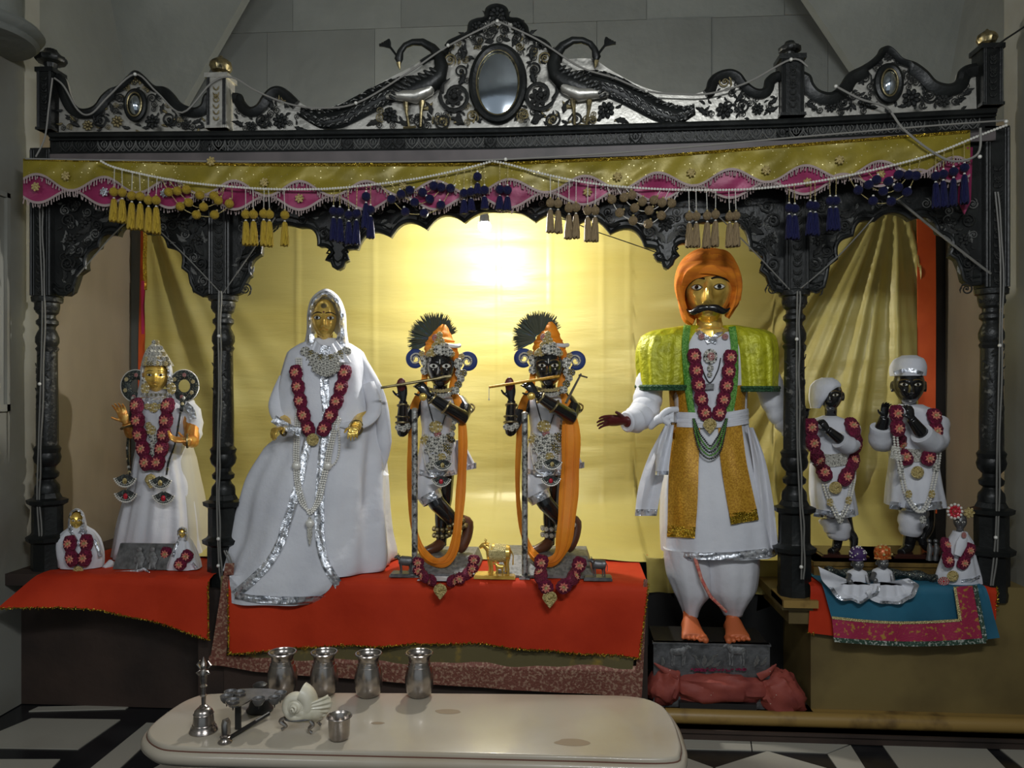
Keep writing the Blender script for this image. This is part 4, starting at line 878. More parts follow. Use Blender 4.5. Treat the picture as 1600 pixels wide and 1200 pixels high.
mb = MB(); mb.box((a.x + .004, Yp0 + .02, .092), (b.x - .004, .16, a.z)); obj('stone_block', mb, iron, t)  # body and top coloured black, standing in for the darkness behind the feet
def relcow(x0_, x1_, y, dr):
    mb = MB(); s = abs(x1_ - x0_) * SC(1100, Yp0)
    qped(mb, lambda u, w_: P(lerp(x0_, x1_, u), y, Yp0 - .004) + V((0, 0, w_ * s * .86)), s, deep=.35); obj('carved_cow', mb, plaq, t)
relcow(1046, 1078, 1040, 1); relcow(1166, 1132, 1040, 1)
for x, y, r, an in ((1092, 1042, 9, -30), (1098, 1042, 12, 0), (1104, 1042, 12, 25), (1112, 1042, 10, 50), (1090, 1030, 7, -60), (1112, 1026, 7, 60), (1178, 1042, 12, 10), (1188, 1040, 10, 30), (1035, 1042, 10, -10)):
    leaf(t, x, y, r, an, False, 's', Yp0 - .002)
def statuette(name, label, pbase, x0_, x1_, yb, Y, m, mbase, s=None, bw=.035, cat='figurine', hk=1.2):
    c = P((x0_ + x1_) / 2, yb, Y); t = thing(name, c, label, cat); sc = SC(c.x * 0 + (x0_ + x1_) / 2, Y); s = abs(x1_ - x0_) * sc / 1.1 * hk
    zb_ = ZC + .010; mb = MB(); xa, xb = P(pbase[0], yb, Y).x, P(pbase[1], yb, Y).x
    mb.box((xa, Y - bw, zb_), (xb, Y + bw, zb_ + .008)); mb.box((xa + .004, Y - bw + .004, zb_ + .008), (xb - .004, Y + bw - .004, zb_ + .013)); obj('base_plate', mb, mbase, t)
    mb = MB(); zz = zb_ + .012
    qped(mb, lambda u, w_: V((lerp(P(x0_, yb, Y).x, P(x1_, yb, Y).x, u), Y, zz + w_ * s * .76)), s, fat=1.4); obj('cow_body', mb, m, t)
    return t, zz, s
tg, zz, s = statuette('golden_cow', 'gilded cow figurine with decorated back between the two flute players', (742, 806), 800, 752, 905, -.07, gold, gold, bw=.045, hk=1.25)
mb = MB(); mb.tube([V((P(778, 900, -.07).x + d, -.07, zz + s * .60)) for d in (-.035, 0, .035)], [s * .25, s * .272, s * .25], 16, flat=1.0); obj('decorated_saddle', mb, goldp, tg)
mb = MB(); qped(mb, lambda u, w_: V((P(lerp(788, 772, u), 905, -.11).x, -.11, zz + w_ * s * .34)), s * .38); obj('calf', mb, gold, tg)
statuette('silver_cow', 'small dark silver cow figurine beside the white robe', (611, 650), 646, 618, 905, -.075, steeld, steeld)
statuette('silver_cow', 'small dark silver cow figurine at the right end of the red cloth', (912, 956), 948, 920, 912, -.08, steeld, steeld)
# ================================================================ FIGURE TOOLS
class Robe:
    """cloth body: rows (py, pxL, pxR, depth radius, fold amplitude), smooth in between"""
    def __init__(s, rows, Yc, k=9, seed=0, zfloor=None, e=1.0):
        s.e = e; s.k = k; s.seed = seed; s.Yc = Yc; R = []
        for r in rows:
            py, a, b, ry_, am = r[:5]; Y = Yc + (r[5] if len(r) > 5 else 0)
            pa, pb = P(a, py, Y), P(b, py, Y); R.append((P((a + b) / 2, py, Y - .8 * ry_).z, (pa.x + pb.x) / 2, Y, (pb.x - pa.x) / 2, ry_, am))
        R.sort(key=lambda r: -r[0]); s.R = R; s.zf = zfloor
    def par(s, z):
        R = s.R
        if z >= R[0][0]: return R[0][1:]
        if z <= R[-1][0]: return R[-1][1:]
        for i in range(len(R) - 1):
            if z >= R[i + 1][0]:
                t = (R[i][0] - z) / (R[i][0] - R[i + 1][0])
                a, b, c, d = R[max(i - 1, 0)], R[i], R[i + 1], R[min(i + 2, len(R) - 1)]
                return [0.5 * ((2 * q) + (r - p) * t + (2 * p - 5 * q + 4 * r - e) * t * t + (3 * q - p - 3 * r + e) * t ** 3) for p, q, r, e in zip(a[1:], b[1:], c[1:], d[1:])]
    def fold(s, a, z, am):
        v = z * 1.3 + s.seed
        return 1 + am * (.6 * sin(s.k * a + 1.5 * sin(v * 1.7)) + .35 * sin(s.k * 1.7 * a + 2.1 * v + s.seed) + .6 * mnoise.noise(V((cos(a) * 1.6, sin(a) * 1.6 + s.seed, z * 4))))
    def pt(s, a, z, off=0):
        cx, cy, rx, ry_, am = s.par(z); f = s.fold(a, z, am); c_, n_ = cos(a), sin(a); c_ = math.copysign(abs(c_) ** s.e, c_); n_ = math.copysign(abs(n_) ** s.e, n_); return V((cx + (rx * f + off) * c_, cy - (ry_ * f + off) * n_, z))
    def y(s, x, z):
        if z > s.R[0][0] + .01 or z < s.R[-1][0] - .01: return 1e3
        cx, cy, rx, ry_, am = s.par(z); c = (x - cx) / max(rx, 1e-4)
        if abs(c) > 1.0: return 1e3 if abs(c) > 1.1 else cy
        ic = lambda q: math.acos(math.copysign(abs(max(-1, min(1, q))) ** (1 / s.e), q)); a = ic(c); f = s.fold(a, z, am); a = ic(c / f); return cy - ry_ * s.fold(a, z, am) * abs(sin(a)) ** s.e
    def build(s, name, m, par, n=96, nz=60, z0=None, z1=None, **kw):
        z0 = z0 if z0 is not None else s.R[0][0]; z1 = z1 if z1 is not None else s.R[-1][0]; rings = []
        for i in range(nz + 1):
            z = lerp(z0, z1, i / nz); r = [s.pt(2 * pi * k / n, z) for k in range(n)]
            if s.zf: r = [V((p.x, p.y, max(p.z, s.zf[0]) if p.y > s.zf[1] else p.z)) for p in r]
            rings.append(r)
        mb = MB(); mb.loft(rings); return obj(name, mb, m, par, ang=75, **kw)
def front(px, py, surfs, off=.006, Y0=.1):
    Y = Y0
    for _ in range(5):
        p = P(px, py, Y); ys = [q.y(p.x, p.z) for q in surfs]; m_ = min(ys) if ys else 1e3
        if m_ > 500: break
        Y = m_ - off
    return P(px, py, Y)
def ribbon(name, m, par, pts, wid, surfs, off=.005, Y0=.1, n=6, wob=.0, nv=4, th=.003, seed=0, build=True):
    """band following a drawn path of (px, py[, width px]) laid on the surfaces"""
    c = cr([(p[0], p[1], p[2] if len(p) > 2 else wid) for p in pts], n); mb = MB(); N = len(c) - 1
    def fn(u, v):
        i = min(int(u * N), N - 1); t = u * N - i; p = c[i].lerp(c[i + 1], t); a, b = c[max(i - 1, 0)], c[min(i + 2, N)]
        dx, dy = b.x - a.x, b.y - a.y; L_ = hypot(dx, dy) or 1; o = (v - .5) * p.z
        q = front(p.x - dy / L_ * o, p.y + dx / L_ * o, surfs, off, Y0)
        q.y -= wob * (mnoise.noise(V((q.x * 30, q.z * 30, seed))) + .6 * sin(v * 9 + u * 12)); return q
    mb.grid(fn, N, nv, thick=(0, th, 0)); 
    return obj(name, mb, m, par, ang=60)
def string(name, m, par, pts, r, surfs, off=.008, Y0=.1, n=8, gap=2.0, bn=6, bk=4, m2=None):
    w3 = [front(p.x, p.y, surfs, off, Y0) for p in cr(pts, n)]; mb = MB(); beads(mb, w3, r, gap, bn, bk); return obj(name, mb, m, par)
def hfun(x, z, jaw, wide=.36):
    s = z / .5; w_ = wide * (1 - jaw * max(0, -s) ** 1.7); q = 1 - s * s - (x / w_) ** 2; return .42 * sqrt(max(q, 0)) + hdisp(x, z) * min(1, max(q, 0) * 4)
FK = [.82]
def hdisp(x, z):
    if z < 0: z *= FK[0]
    nose = .115 * exp(-(x / (.040 + .02 * max(0, .1 - z))) ** 2) * sstep(.14, -.12, z) * sstep(-.185, -.135, z) + .03 * exp(-((abs(x) - .05) / .028) ** 2 - ((z + .135) / .03) ** 2)
    eye = -.035 * exp(-((abs(x) - .155) / .085) ** 2 - ((z - .02) / .06) ** 2)
    brow = .018 * exp(-((z - .11 + .3 * (abs(x) - .15) ** 2) / .03) ** 2) * exp(-((abs(x) - .15) / .12) ** 2)
    lips = .036 * exp(-(x / .10) ** 2) * (exp(-((z + .235 - .012 * cos(x * 40)) / .020) ** 2) + exp(-((z + .285) / .024) ** 2)) - .012 * exp(-(x / .09) ** 2) * exp(-((z + .26) / .008) ** 2)
    chin = .045 * exp(-(x / .09) ** 2 - ((z + .40) / .06) ** 2); cheek = .016 * exp(-((abs(x) - .19) / .08) ** 2 - ((z + .11) / .09) ** 2)
    return nose + eye + brow + lips + chin + cheek
class Head:
    def __init__(s, c, h, yaw=0, roll=0, pitch=0, jaw=.30, wide=.36):
        s.c = V(c); s.h = h; s.jaw = jaw; s.wide = wide; s.R = Matrix.Rotation(radians(yaw), 3, 'Z') @ Matrix.Rotation(radians(roll), 3, 'Y') @ Matrix.Rotation(radians(pitch), 3, 'X')
    def M(s, x, y, z): return s.c + s.R @ V((x * s.h, -y * s.h, z * s.h))
    def on(s, x, z, o=0): return s.M(x, hfun(x, z, s.jaw, s.wide) + o, z)
    def add(s, mb, n=72, k=56, neck=None, m=0, ears=True):
        rings = []
        for i in range(1, k):
            a = pi * i / k; z = .5 * cos(a); sr = sin(a); w_ = s.wide * (1 - s.jaw * max(0, -z / .5) ** 1.7); ring = []
            for j in range(n):
                b = 2 * pi * j / n; x = w_ * sr * cos(b); y = .42 * sr * sin(b)
                if y > 0: y += hdisp(x, z) * min(1, (sr * sin(b)) ** 2 * 4)
                elif z < 0: y *= 1 - .3 * (-z / .5)
                ring.append(s.M(x, y, z))
            rings.append(ring)
        mb.loft(rings, m)
        if ears:
            for e in (-1, 1):
                pts = [s.M(e * (s.wide + .01 + .02 * sin(t * pi)), -.02 - .07 * sin(t * pi), .10 - .26 * t) for t in [q / 8 for q in range(9)]]
                mb.tube(pts, [.02 * s.h] + [.034 * s.h] * 7 + [.028 * s.h], 8, m); mb.ball(s.M(e * (s.wide + .0), -.02, .0), (.03 * s.h, .06 * s.h, .11 * s.h), 8, 6, m)
        if neck: mb.tube([s.M(0, -.06, -.25)] + [V(p) for p in neck], [.19 * s.h] + [.18 * s.h] * (len(neck) - 1) + [.24 * s.h], 20, m)
    def eyes(s, par, size=.085, white=eyew, iris=pupil, ez=.02, ex=.155, tall=.5, brow=pupil, brow_z=.105, bw=.013, look=0, rim=None, lidc=None):
        for e in (-1, 1):
            mb = MB()
            def fn(u, v):
                a = u * 2 * pi; x = e * ex + cos(a) * size * v; z = ez + sin(a) * size * tall * v * (abs(sin(a)) ** .35) ; z = ez + (z - ez) + .10 * size * cos(a) * e * v
                return s.on(x, z, .008 + .022 * (1 - v * v))
            mb.grid(fn, 24, 5); o = obj('eye', mb, white, par)
            c = s.on(e * ex + look, ez, .029); mb = MB()
            mb.grid(lambda u, v: s.on(e * ex + look + cos(u * 2 * pi) * size * .42 * v, ez + sin(u * 2 * pi) * size * .42 * v, .034 + .006 * (1 - v * v)), 16, 3); obj('pupil', mb, iris, o)
            if rim:
                mb = MB(); pts = [s.on(e * ex + cos(a) * size * 1.08, ez + sin(a) * size * 1.08 * tall * (abs(sin(a)) ** .35) + .10 * size * cos(a) * e, .012) for a in [2 * pi * q / 24 for q in range(25)]]
                mb.tube(pts, .008 * s.h, 5, cap=False); obj('eyelid', mb, rim, o)
            mb = MB(); pts = [s.on(e * (.04 + .25 * t), brow_z + .045 * sin(pi * (t * .9 + .1)) - .01 * t, .006) for t in [q / 10 for q in range(11)]]
            mb.tube(pts, [bw * s.h * (.5 + .8 * sin(pi * (.15 + .8 * q / 10))) for q in range(11)], 6, flat=.6); obj('eyebrow', mb, brow, par)
    def spot(s, name, par, m, x, z, rx, rz, o=.004):
        mb = MB(); mb.grid(lambda u, v: s.on(x + cos(u * 2 * pi) * rx * v, z + sin(u * 2 * pi) * rz * v, o + .006 * (1 - v * v)), 16, 3); return obj(name, mb, m, par)
    def line(s, name, par, m, pts, r, o=.004):
        mb = MB(); mb.tube([s.on(x, z, o) for x, z in pts], r * s.h, 6); return obj(name, mb, m, par)
def HC(px, py, Y, h):      # head centre whose face shows at (px, py)
    p = P(px, py, Y - .30 * h); return V((P(px, py, Y).x, Y, p.z))
def yw(px, k=.85): return -math.degrees(atan((px - 800) / F) - TH) * k   # heads look towards the middle of the hall
def hand(mb, W, d, n, L, curl=.5, tside=1, m=0, spread=.10, n5=8):
    """five-fingered hand: W wrist, d towards the fingers, n palm normal, L hand length"""
    W = V(W); d = V(d).normalized(); n = V(n); n = (n - d * n.dot(d)).normalized(); sd = d.cross(n) * tside
    rings = []
    for t, w_, h_ in ((-.08, .13, .11), (.05, .15, .11), (.2, .20, .115), (.38, .22, .11), (.5, .205, .09), (.54, .15, .05)):
        c = W + d * (t * L); rings.append([c + sd * (cos(2 * pi * k / 16) * w_ * L) + n * (sin(2 * pi * k / 16) * h_ * L * (.8 if sin(2 * pi * k / 16) < 0 else 1)) for k in range(16)])
    mb.loft(rings, m)
    for i, (o, ln) in enumerate(((-.17, .36), (-.058, .44), (.058, .48), (.17, .43))):
        p = W + d * (.46 * L) + sd * (o * L); dr = (d + sd * (o * spread * 5)).normalized(); pts = [p - dr * .1 * L, p]; ax = sd
        for j in range(3):
            ang = curl * (.75 if j == 0 else 1.0) * (1.0 - .06 * i)
            dr = (dr * cos(ang) + n * sin(ang)).normalized(); p = p + dr * (ln * L * (.46, .31, .25)[j]); pts.append(p)
        r = .047 * L; mb.tube(pts, [r, r, r * .97, r * .9, r * .72], n5, m); mb.ball(pts[-1], r * .74, 8, 5, m)
    p = W + d * (.12 * L) + sd * (.15 * L); dr = (sd * .75 + d * .65 + n * .25).normalized(); pts = [p - dr * .1 * L, p]
    for j in range(2):
        p = p + dr * L * (.22, .18)[j]; pts.append(p); ang = curl * .55; dr = (dr + (d * .4 + n * .8 - sd * .5) * ang).normalized()
    mb.tube(pts, [.07 * L, .068 * L, .058 * L, .046 * L], n5, m); mb.ball(pts[-1], .048 * L, 8, 5, m)
# ---- garland of magenta rosettes
def mruffle():
    mb = MB(); random.seed(2); rings = []
    for i, (z, r) in enumerate(((-1.06, .55), (-.9, .80), (-.66, .88), (-.35, 1.04), (0, 1.0), (.35, 1.06), (.66, .88), (.9, .80), (1.06, .55))):
        rings.append([V((cos(2 * pi * k / 18) * r * (1 + .09 * (k % 2) + .06 * random.random()), sin(2 * pi * k / 18) * r * .55 * (1 + .09 * (k % 2)), z + .05 * (k % 2))) for k in range(18)])
    mb.loft(rings); return mb
def mstar():
    mb = MB()
    for k in range(8):
        a = 2 * pi * k / 8; c, s = cos(a), sin(a); q = V((-s, 0, c)); e = V((c, 0, s))
        mb.add([e * .12 + V((0, -.20, 0)), e * .45 + q * .20 + V((0, -.14, 0)), e * .80 + V((0, -.22, 0)), e * .45 - q * .20 + V((0, -.14, 0)), e * .45 + V((0, .02, 0)), e * .45 + V((0, -.24, 0))],
               [(0, 1, 5), (1, 2, 5), (2, 3, 5), (3, 0, 5), (1, 0, 4), (2, 1, 4), (3, 2, 4), (0, 3, 4)], 0)
        mb.ball(e * .30 + V((0, -.24, 0)), .06, 5, 3, 1)
    mb.ball((0, -.22, 0), (.20, .12, .20), 8, 5, 1); return mb
M_ruf = mruffle().mesh('rosette', magentaU); M_star = mstar().mesh('flower', [pinkU, goldU], 20)
def mpend(kind):
    mb = MB()
    if kind == 'heart':
        rings = []
        for t in [i / 10 for i in range(11)]:
            z = 1 - 2.3 * t; w_ = .95 * sqrt(max(0, 1 - (1 - min(t * 2.1, 1)) ** 2)) * (1 if t < .48 else (1 - (t - .48) / .52) ** .8) + .02
            rings.append([V((cos(2 * pi * k / 14) * w_, sin(2 * pi * k / 14) * .22, z)) for k in range(14)])
        mb.loft(rings)
    else: mb.ball((0, 0, 0), (1, .25, 1), 20, 10)
    for k in range(12): mb.ball((cos(k * pi / 6) * .6, -.2, sin(k * pi / 6) * .6 + (.15 if kind == 'heart' else 0)), .13, 6, 4)
    mb.ball((0, -.22, .1), .25, 8, 5); return mb
M_pend = {k: mpend(k).mesh('pendant', goldU) for k in ('heart', 'disc')}
def garland(label, strands, pend, surfs, w_=15, step=27, off=.012, Y0=.1, pk='heart', pr=13, group=None, lying=None):
    allp = []; t = None
    for st in strands:
        c = cr([(p[0], p[1]) for p in st], 8); L_ = sum((b - a).length for a, b in zip(c, c[1:])); n = max(2, round(L_ / step))
        rs = resample(c, 2 * n + 1)
        for i in range(n):
            allp.append((rs[2 * i], rs[2 * i + 1], rs[2 * i + 2], L_ / n))
    FR = lying if lying else (lambda x, y: front(x, y, surfs, off, Y0))
    cpos = FR(*pend)
    t = thing('flower_garland', cpos, label, 'garland', group)
    for a, m_, b, L_ in allp:
        pa, pm, pb = FR(a.x, a.y), FR(m_.x, m_.y), FR(b.x, b.y); d = (pa - pb); s = w_ * SC(m_.x, pm.y)
        eu = d.to_track_quat('Z', 'Y').to_euler() if False else None
        z = d.normalized(); y = V((0, 1, 0)); y = (y - z * y.dot(z)).normalized(); x = y.cross(z); R = Matrix((x, y, z)).transposed().to_euler()
        o = piece('rosette', M_ruf, t, pm, (s, s, d.length / 2 * 1.02), rot=R)
        f = bpy.data.objects.new('flower', M_star); COL.objects.link(f); f.parent = o; f.location = (0, -.50, 0); f.scale = (1.0, .9, 1.0 * s / (d.length / 2))
        f.rotation_euler = (0, 0, 0)
    piece('pendant', M_pend[pk], t, cpos + V((0, -.004, 0)), pr * SC(pend[0], cpos.y))
    return t
def fanmesh():
    mb = MB(); N = 14; top = []; 
    def ff(u, v): a = lerp(-1.15, 1.15, u); r = lerp(.12, 1.0, v); return V((sin(a) * r * 1.05, -.04, .80 - cos(a) * r * 1.15))
    mb.grid(ff, 14, 3, 0, thick=(0, .08, 0))
    for k in range(15):
        a = lerp(-1.15, 1.15, k / 14); mb.ball((sin(a) * 1.10, -.06, .80 - cos(a) * 1.20), .095, 6, 4, 1); mb.ball((sin(a) * .90, -.08, .80 - cos(a) * .99), .05, 5, 3, 1)
    mb.ball((0, -.1, .12), (.22, .12, .28), 8, 6, 2)
    for s in (-1, 1): mb.tube([V((s * .3, -.08, .1)), V((s * .5, -.1, -.1)), V((s * .7, -.08, .12))], .035, 5, 1)
    return mb
M_fan = {'r': fanmesh().mesh('lotus_pendant', [jewelkU, pearl, redg]), 'y': fanmesh().mesh('lotus_pendant', [jewelkU, pearl, goldU])}
def mjewel():   # crust of small stones, unit disc facing -Y
    mb = MB(); random.seed(6); mb.ball((0, .0, 0), (1, .18, 1), 18, 8, 0)
    for r, n, q in ((.85, 14, .13), (.5, 8, .15), (0, 1, .24)):
        for k in range(n): mb.ball((cos(2 * pi * k / n) * r, -.16, sin(2 * pi * k / n) * r), q, 6, 4, 1 if (k + n) % 3 else 2)
    return mb
M_jew = {'s': mjewel().mesh('jewel', [jewelU, pearl, jewelkU]), 'g': mjewel().mesh('jewel', [goldU, goldU, pearl]), 'r': mjewel().mesh('jewel', [jewelU, redg, redg]), 'k': mjewel().mesh('jewel', [jewelkU, goldU, pearl])}
def jwl(par, px, py, rx, rz=None, surfs=(), k='s', off=.006, Y0=.1, name='jewel', ang=0):
    p = front(px, py, surfs, off, Y0); s = SC(px, p.y); rz = rz or rx
    return piece(name, M_jew[k], par, p, (rx * s, (rx + rz) / 2 * s, rz * s), radians(ang))
# ================================================================ FIGURES
def hood(name, m, par, inner, outer, Yf, Yc, Yb, bulge=.02, wrap=None, nv=14, trim=None, trimname='silver_edge', tw=.16, closed_bottom=False, seed=0, bc=None, hd=None, ho=.004):
    I = cr(inner, 5); O = cr(outer, 5); N = len(I) - 1
    bcx = sum(p.x for p in I) / len(I); bcy = sum(p.y for p in I) / len(I)
    def yin(a):
        if hd is None: return Yf
        s_ = SC(a.x, hd.c.y); c0 = P(a.x, a.y, hd.c.y); X, Z = (c0.x - hd.c.x) / hd.h, (c0.z - hd.c.z) / hd.h; w_ = hd.wide * (1 - hd.jaw * max(0, -Z / .5) ** 1.7)
        return hd.c.y - hd.h * .42 * sqrt(max(.02, 1 - (Z / .5) ** 2 - (X / w_) ** 2)) - ho
    def fn(u, v, o=0):
        i = min(int(u * N), N - 1); t = u * N - i; a = I[i].lerp(I[i + 1], t); b = O[i].lerp(O[i + 1], t)
        if v < .6:
            k = v / .6; x, y = lerp(a.x, b.x, sin(k * pi / 2)), lerp(a.y, b.y, sin(k * pi / 2)); Y = lerp(yin(a), Yc, 1 - cos(k * pi / 2)) - bulge * sin(pi * k) 
        else:
            k = (v - .6) / .4; x, y = lerp(b.x, bcx, 1 - cos(k * pi / 2)), lerp(b.y, bcy, 1 - cos(k * pi / 2)) ; Y = lerp(Yc, Yb, sin(k * pi / 2))
        q = P(x, y, Y)
        if wrap: 
            w_ = wrap * (.6 * sin(v * 22 + 3 * sin(u * 5 + seed)) + .4 * sin(v * 37 + u * 6)) ; q += (q - P(bcx, bcy, Yc)).normalized() * w_
        q.y -= o; return q
    mb = MB(); mb.grid(fn, N * 2, nv * 2, thick=None); h = obj(name, mb, m, par, ang=80)
    if trim:
        mb = MB(); mb.grid(lambda u, v: fn(u, v * tw, .003 + .002 * sin(u * 60 + v * 9)), N * 3, 3, thick=(0, .002, 0)); obj(trimname, mb, trim, h)
    return h
def bangle(name, m, par, c, ax, r, t_=.005, bead=False):
    ax = V(ax).normalized(); a = ax.orthogonal().normalized(); b = ax.cross(a); pts = [V(c) + (a * cos(2 * pi * k / 20) + b * sin(2 * pi * k / 20)) * r for k in range(21)]
    mb = MB()
    if bead: beads(mb, pts, t_, 1.9)
    else: mb.tube(pts, t_, 6, cap=False)
    return obj(name, mb, m, par)
# ---------------------------------------------------------------- lady in white
Yw = .12
t = thing('robed_statue', P(490, 900, Yw), 'gold faced statue in white hooded robe with silver trim beside the inner left column', 'statue')
R1 = Robe([(528, 488, 532, .055, 0), (537, 468, 550, .075, .0), (548, 452, 566, .10, .01), (575, 444, 576, .125, .02), (610, 436, 583, .14, .025), (650, 428, 592, .15, .03), (672, 446, 596, .15, .03), (700, 420, 600, .165, .05), (750, 396, 602, .20, .06), (800, 386, 604, .225, .065), (850, 376, 608, .25, .065), (892, 360, 612, .28, .055), (920, 357, 598, .295, .045), (941, 362, 556, .30, .03)], Yw, k=8, seed=2.3, zfloor=(ZC + .012, -.145), e=.80)
R1.build('robe', white, t, n=160, nz=90)
hd = Head(HC(507, 498, Yw - .035, .186), .186, yw(507), wide=.285)
mb = MB(); hd.add(mb, neck=[P(509, 545, Yw + .01), P(509, 570, Yw + .02)], ears=False)
mb.tube([P(509, 560, Yw + .02), P(510, 620, Yw + .03), P(510, 700, Yw + .03)], [.10, .12, .11], 14)
for sh, el, wr, d, tsd in (((474, 590), (448, 645), (443, 668), (-.45, -.85, -.12), 1), ((544, 590), (570, 645), (554, 668), (.15, -.9, -.1), -1)):
    W = P(*wr, Yw - .20); mb.tube([P(*sh, Yw), P(*el, Yw - .03), W], [.04, .034, .026], 12); hand(mb, W, d, (.1 * tsd, .15, -1), .100, 1.45, tsd)
obj('body', mb, [gold], t, remesh=.0032)
hd.eyes(t, .078, white=eyew, rim=brass); hd.line('lips', t, goldh, [(-.10, -.262), (-.04, -.252), (0, -.257), (.04, -.252), (.10, -.262)], .010, .003)
hd.spot('bindi', t, lipm, 0, .15, .022, .022, .006); hd.spot('forehead_mark', t, brass, 0, .30, .07, .06, .004)
for e, c in ((-1, (430, 673)), (1, (560, 674))):
    bangle('bangle', brass, t, P(442 if e < 0 else 556, 669, Yw - .19), (e * .6, -.6, -.1), .032, .005)
hood('veil', white, t, [(498, 546), (493, 532), (489, 512), (488, 492), (493, 474), (508, 463), (523, 474), (530, 492), (530, 512), (525, 532), (518, 546)],
     [(466, 552), (474, 540), (479, 516), (480, 488), (488, 464), (509, 451), (529, 463), (540, 488), (542, 516), (546, 540), (552, 552)], Yw - .10, Yw + .0, Yw + .13, .022, None, trim=foil, tw=.30, hd=hd, ho=.022)
mb = MB(); mb.grid(lambda u, v: P(lerp(lerp(493, 478, v), lerp(525, 548, v), u), lerp(532, 566, v) + 10 * sin(pi * u) * (1 - v), Yw - .10 - .02 * sin(pi * u) - .02 * v + .006 * sin(u * 22)), 16, 6, thick=(0, .012, 0)); obj('veil_throat', mb, white, t)
ribbon('silver_edge', foil, t, [(509, 540), (507, 556)], 16, [], .0, Yw - .142, wob=.003)
SF = [R1]
ribbon('front_trim', foil, t, [(509, 576, 14), (507, 600, 13), (509, 640, 12), (509, 668, 12)], 13, SF, .006, .0, wob=.004, nv=6)
ribbon('left_trim', foil, t, [(487, 668), (478, 700), (470, 740), (460, 780), (447, 820), (437, 850), (418, 882), (392, 908), (366, 930)], 14, SF, .007, -.1, wob=.004, nv=6)
ribbon('right_trim', foil, t, [(512, 668), (505, 700), (501, 750), (499, 800), (500, 840), (505, 870), (515, 893), (530, 916), (543, 940)], 14, SF, .007, -.1, wob=.004, nv=6)
ribbon('hem_trim', foil, t, [(368, 930), (400, 936), (450, 938), (500, 937), (545, 937)], 11, SF, .008, -.2, wob=.004, nv=5)
ribbon('cuff_trim', foil, t, [(427, 654), (440, 663), (456, 671), (470, 675)], 13, [], 0, Yw - .225, wob=.004)
# cape folds falling over the arms
for pts, r in (([(575, 600, -.06), (585, 640, -.10), (565, 662, -.15), (528, 664, -.14)], (.03, .035, .03, .008)), ([(446, 590, -.05), (432, 630, -.10), (440, 655, -.13), (475, 668, -.14)], (.03, .035, .028, .008)),
               ([(560, 560, -.02), (592, 620, -.05), (600, 690, -.05), (596, 740, -.03)], (.03, .03, .035, .006))):
    mb = MB(); mb.tube(cr([P(a, b, Yw + c) for a, b, c in pts], 6), [lerp(r[min(int(i / 6), 2)], r[min(int(i / 6) + 1, 3)], (i % 6) / 6) for i in range(19)], 12, flat=.6); obj('cape_fold', mb, white, t)
# collar of stones
col = thing('collar_necklace', P(509, 575, Yw - .13), 'broad silver stone collar on the white robed statue', 'necklace')
for row, (y0, rr, n) in enumerate(((556, 4.5, 9), (564, 4.5, 11), (572, 4.2, 11), (580, 4.2, 9))):
    for k in range(n):
        u = (k + .5) / n * 2 - 1; x = 509 + u * (34 - row * 2.5); y = y0 - 12 * u * u - abs(u) * 4
        jwl(col, x, y + 4, rr * 1.15, rr * 1.25, (), 'k' if (row == 0 and k % 2) else 's', 0, Yw - .150 - .006 * row + .06 * u * u)
for e in (-1, 1): jwl(col, 509 + e * 33, 549, 7, 7, SF, 's', .012, 0)
garland('rose garland with gold pendant on the white robed statue', [[(461, 572), (465, 600), (470, 630), (478, 660), (486, 680)], [(541, 572), (534, 600), (524, 632), (512, 658), (501, 680)]], (489, 687), SF, 9.5, 22, .018, 0, pk='disc', pr=10)
pn = thing('pearl_necklace', P(487, 760, -.1), 'long triple strand pearl necklace with grey balls on the white robed statue', 'necklace')
for o in (-3.5, 0, 3.5):
    string('pearl_strand', pearl, pn, [(467 + o, 560), (468 + o, 620), (464 + o, 680), (463 + o, 726), (466 + o, 760), (474 + o, 788), (484, 800 + o), (496 + o, 786), (504 + o, 755), (511 + o, 724), (518 + o, 690), (528 + o, 655)], .0052, SF, .012, 0, 8, 1.9)
string('pearl_strand', pearl, pn, [(528, 652), (530, 685), (529, 710), (522, 725), (512, 728)], .0052, SF, .012, 0)
for x, y in ((463, 728), (512, 728), (484, 818)): mb = MB(); mb.ball(front(x, y, SF, .02, 0), (.019, .014, .019), 14, 9); obj('pearl_ball', mb, pearl, pn)
mb = MB(); mb.tube([front(484, y, SF, .012, 0) for y in (808, 822, 838, 852)], [.006, .012, .010, .003], 8); obj('tassel', mb, jewel, pn)
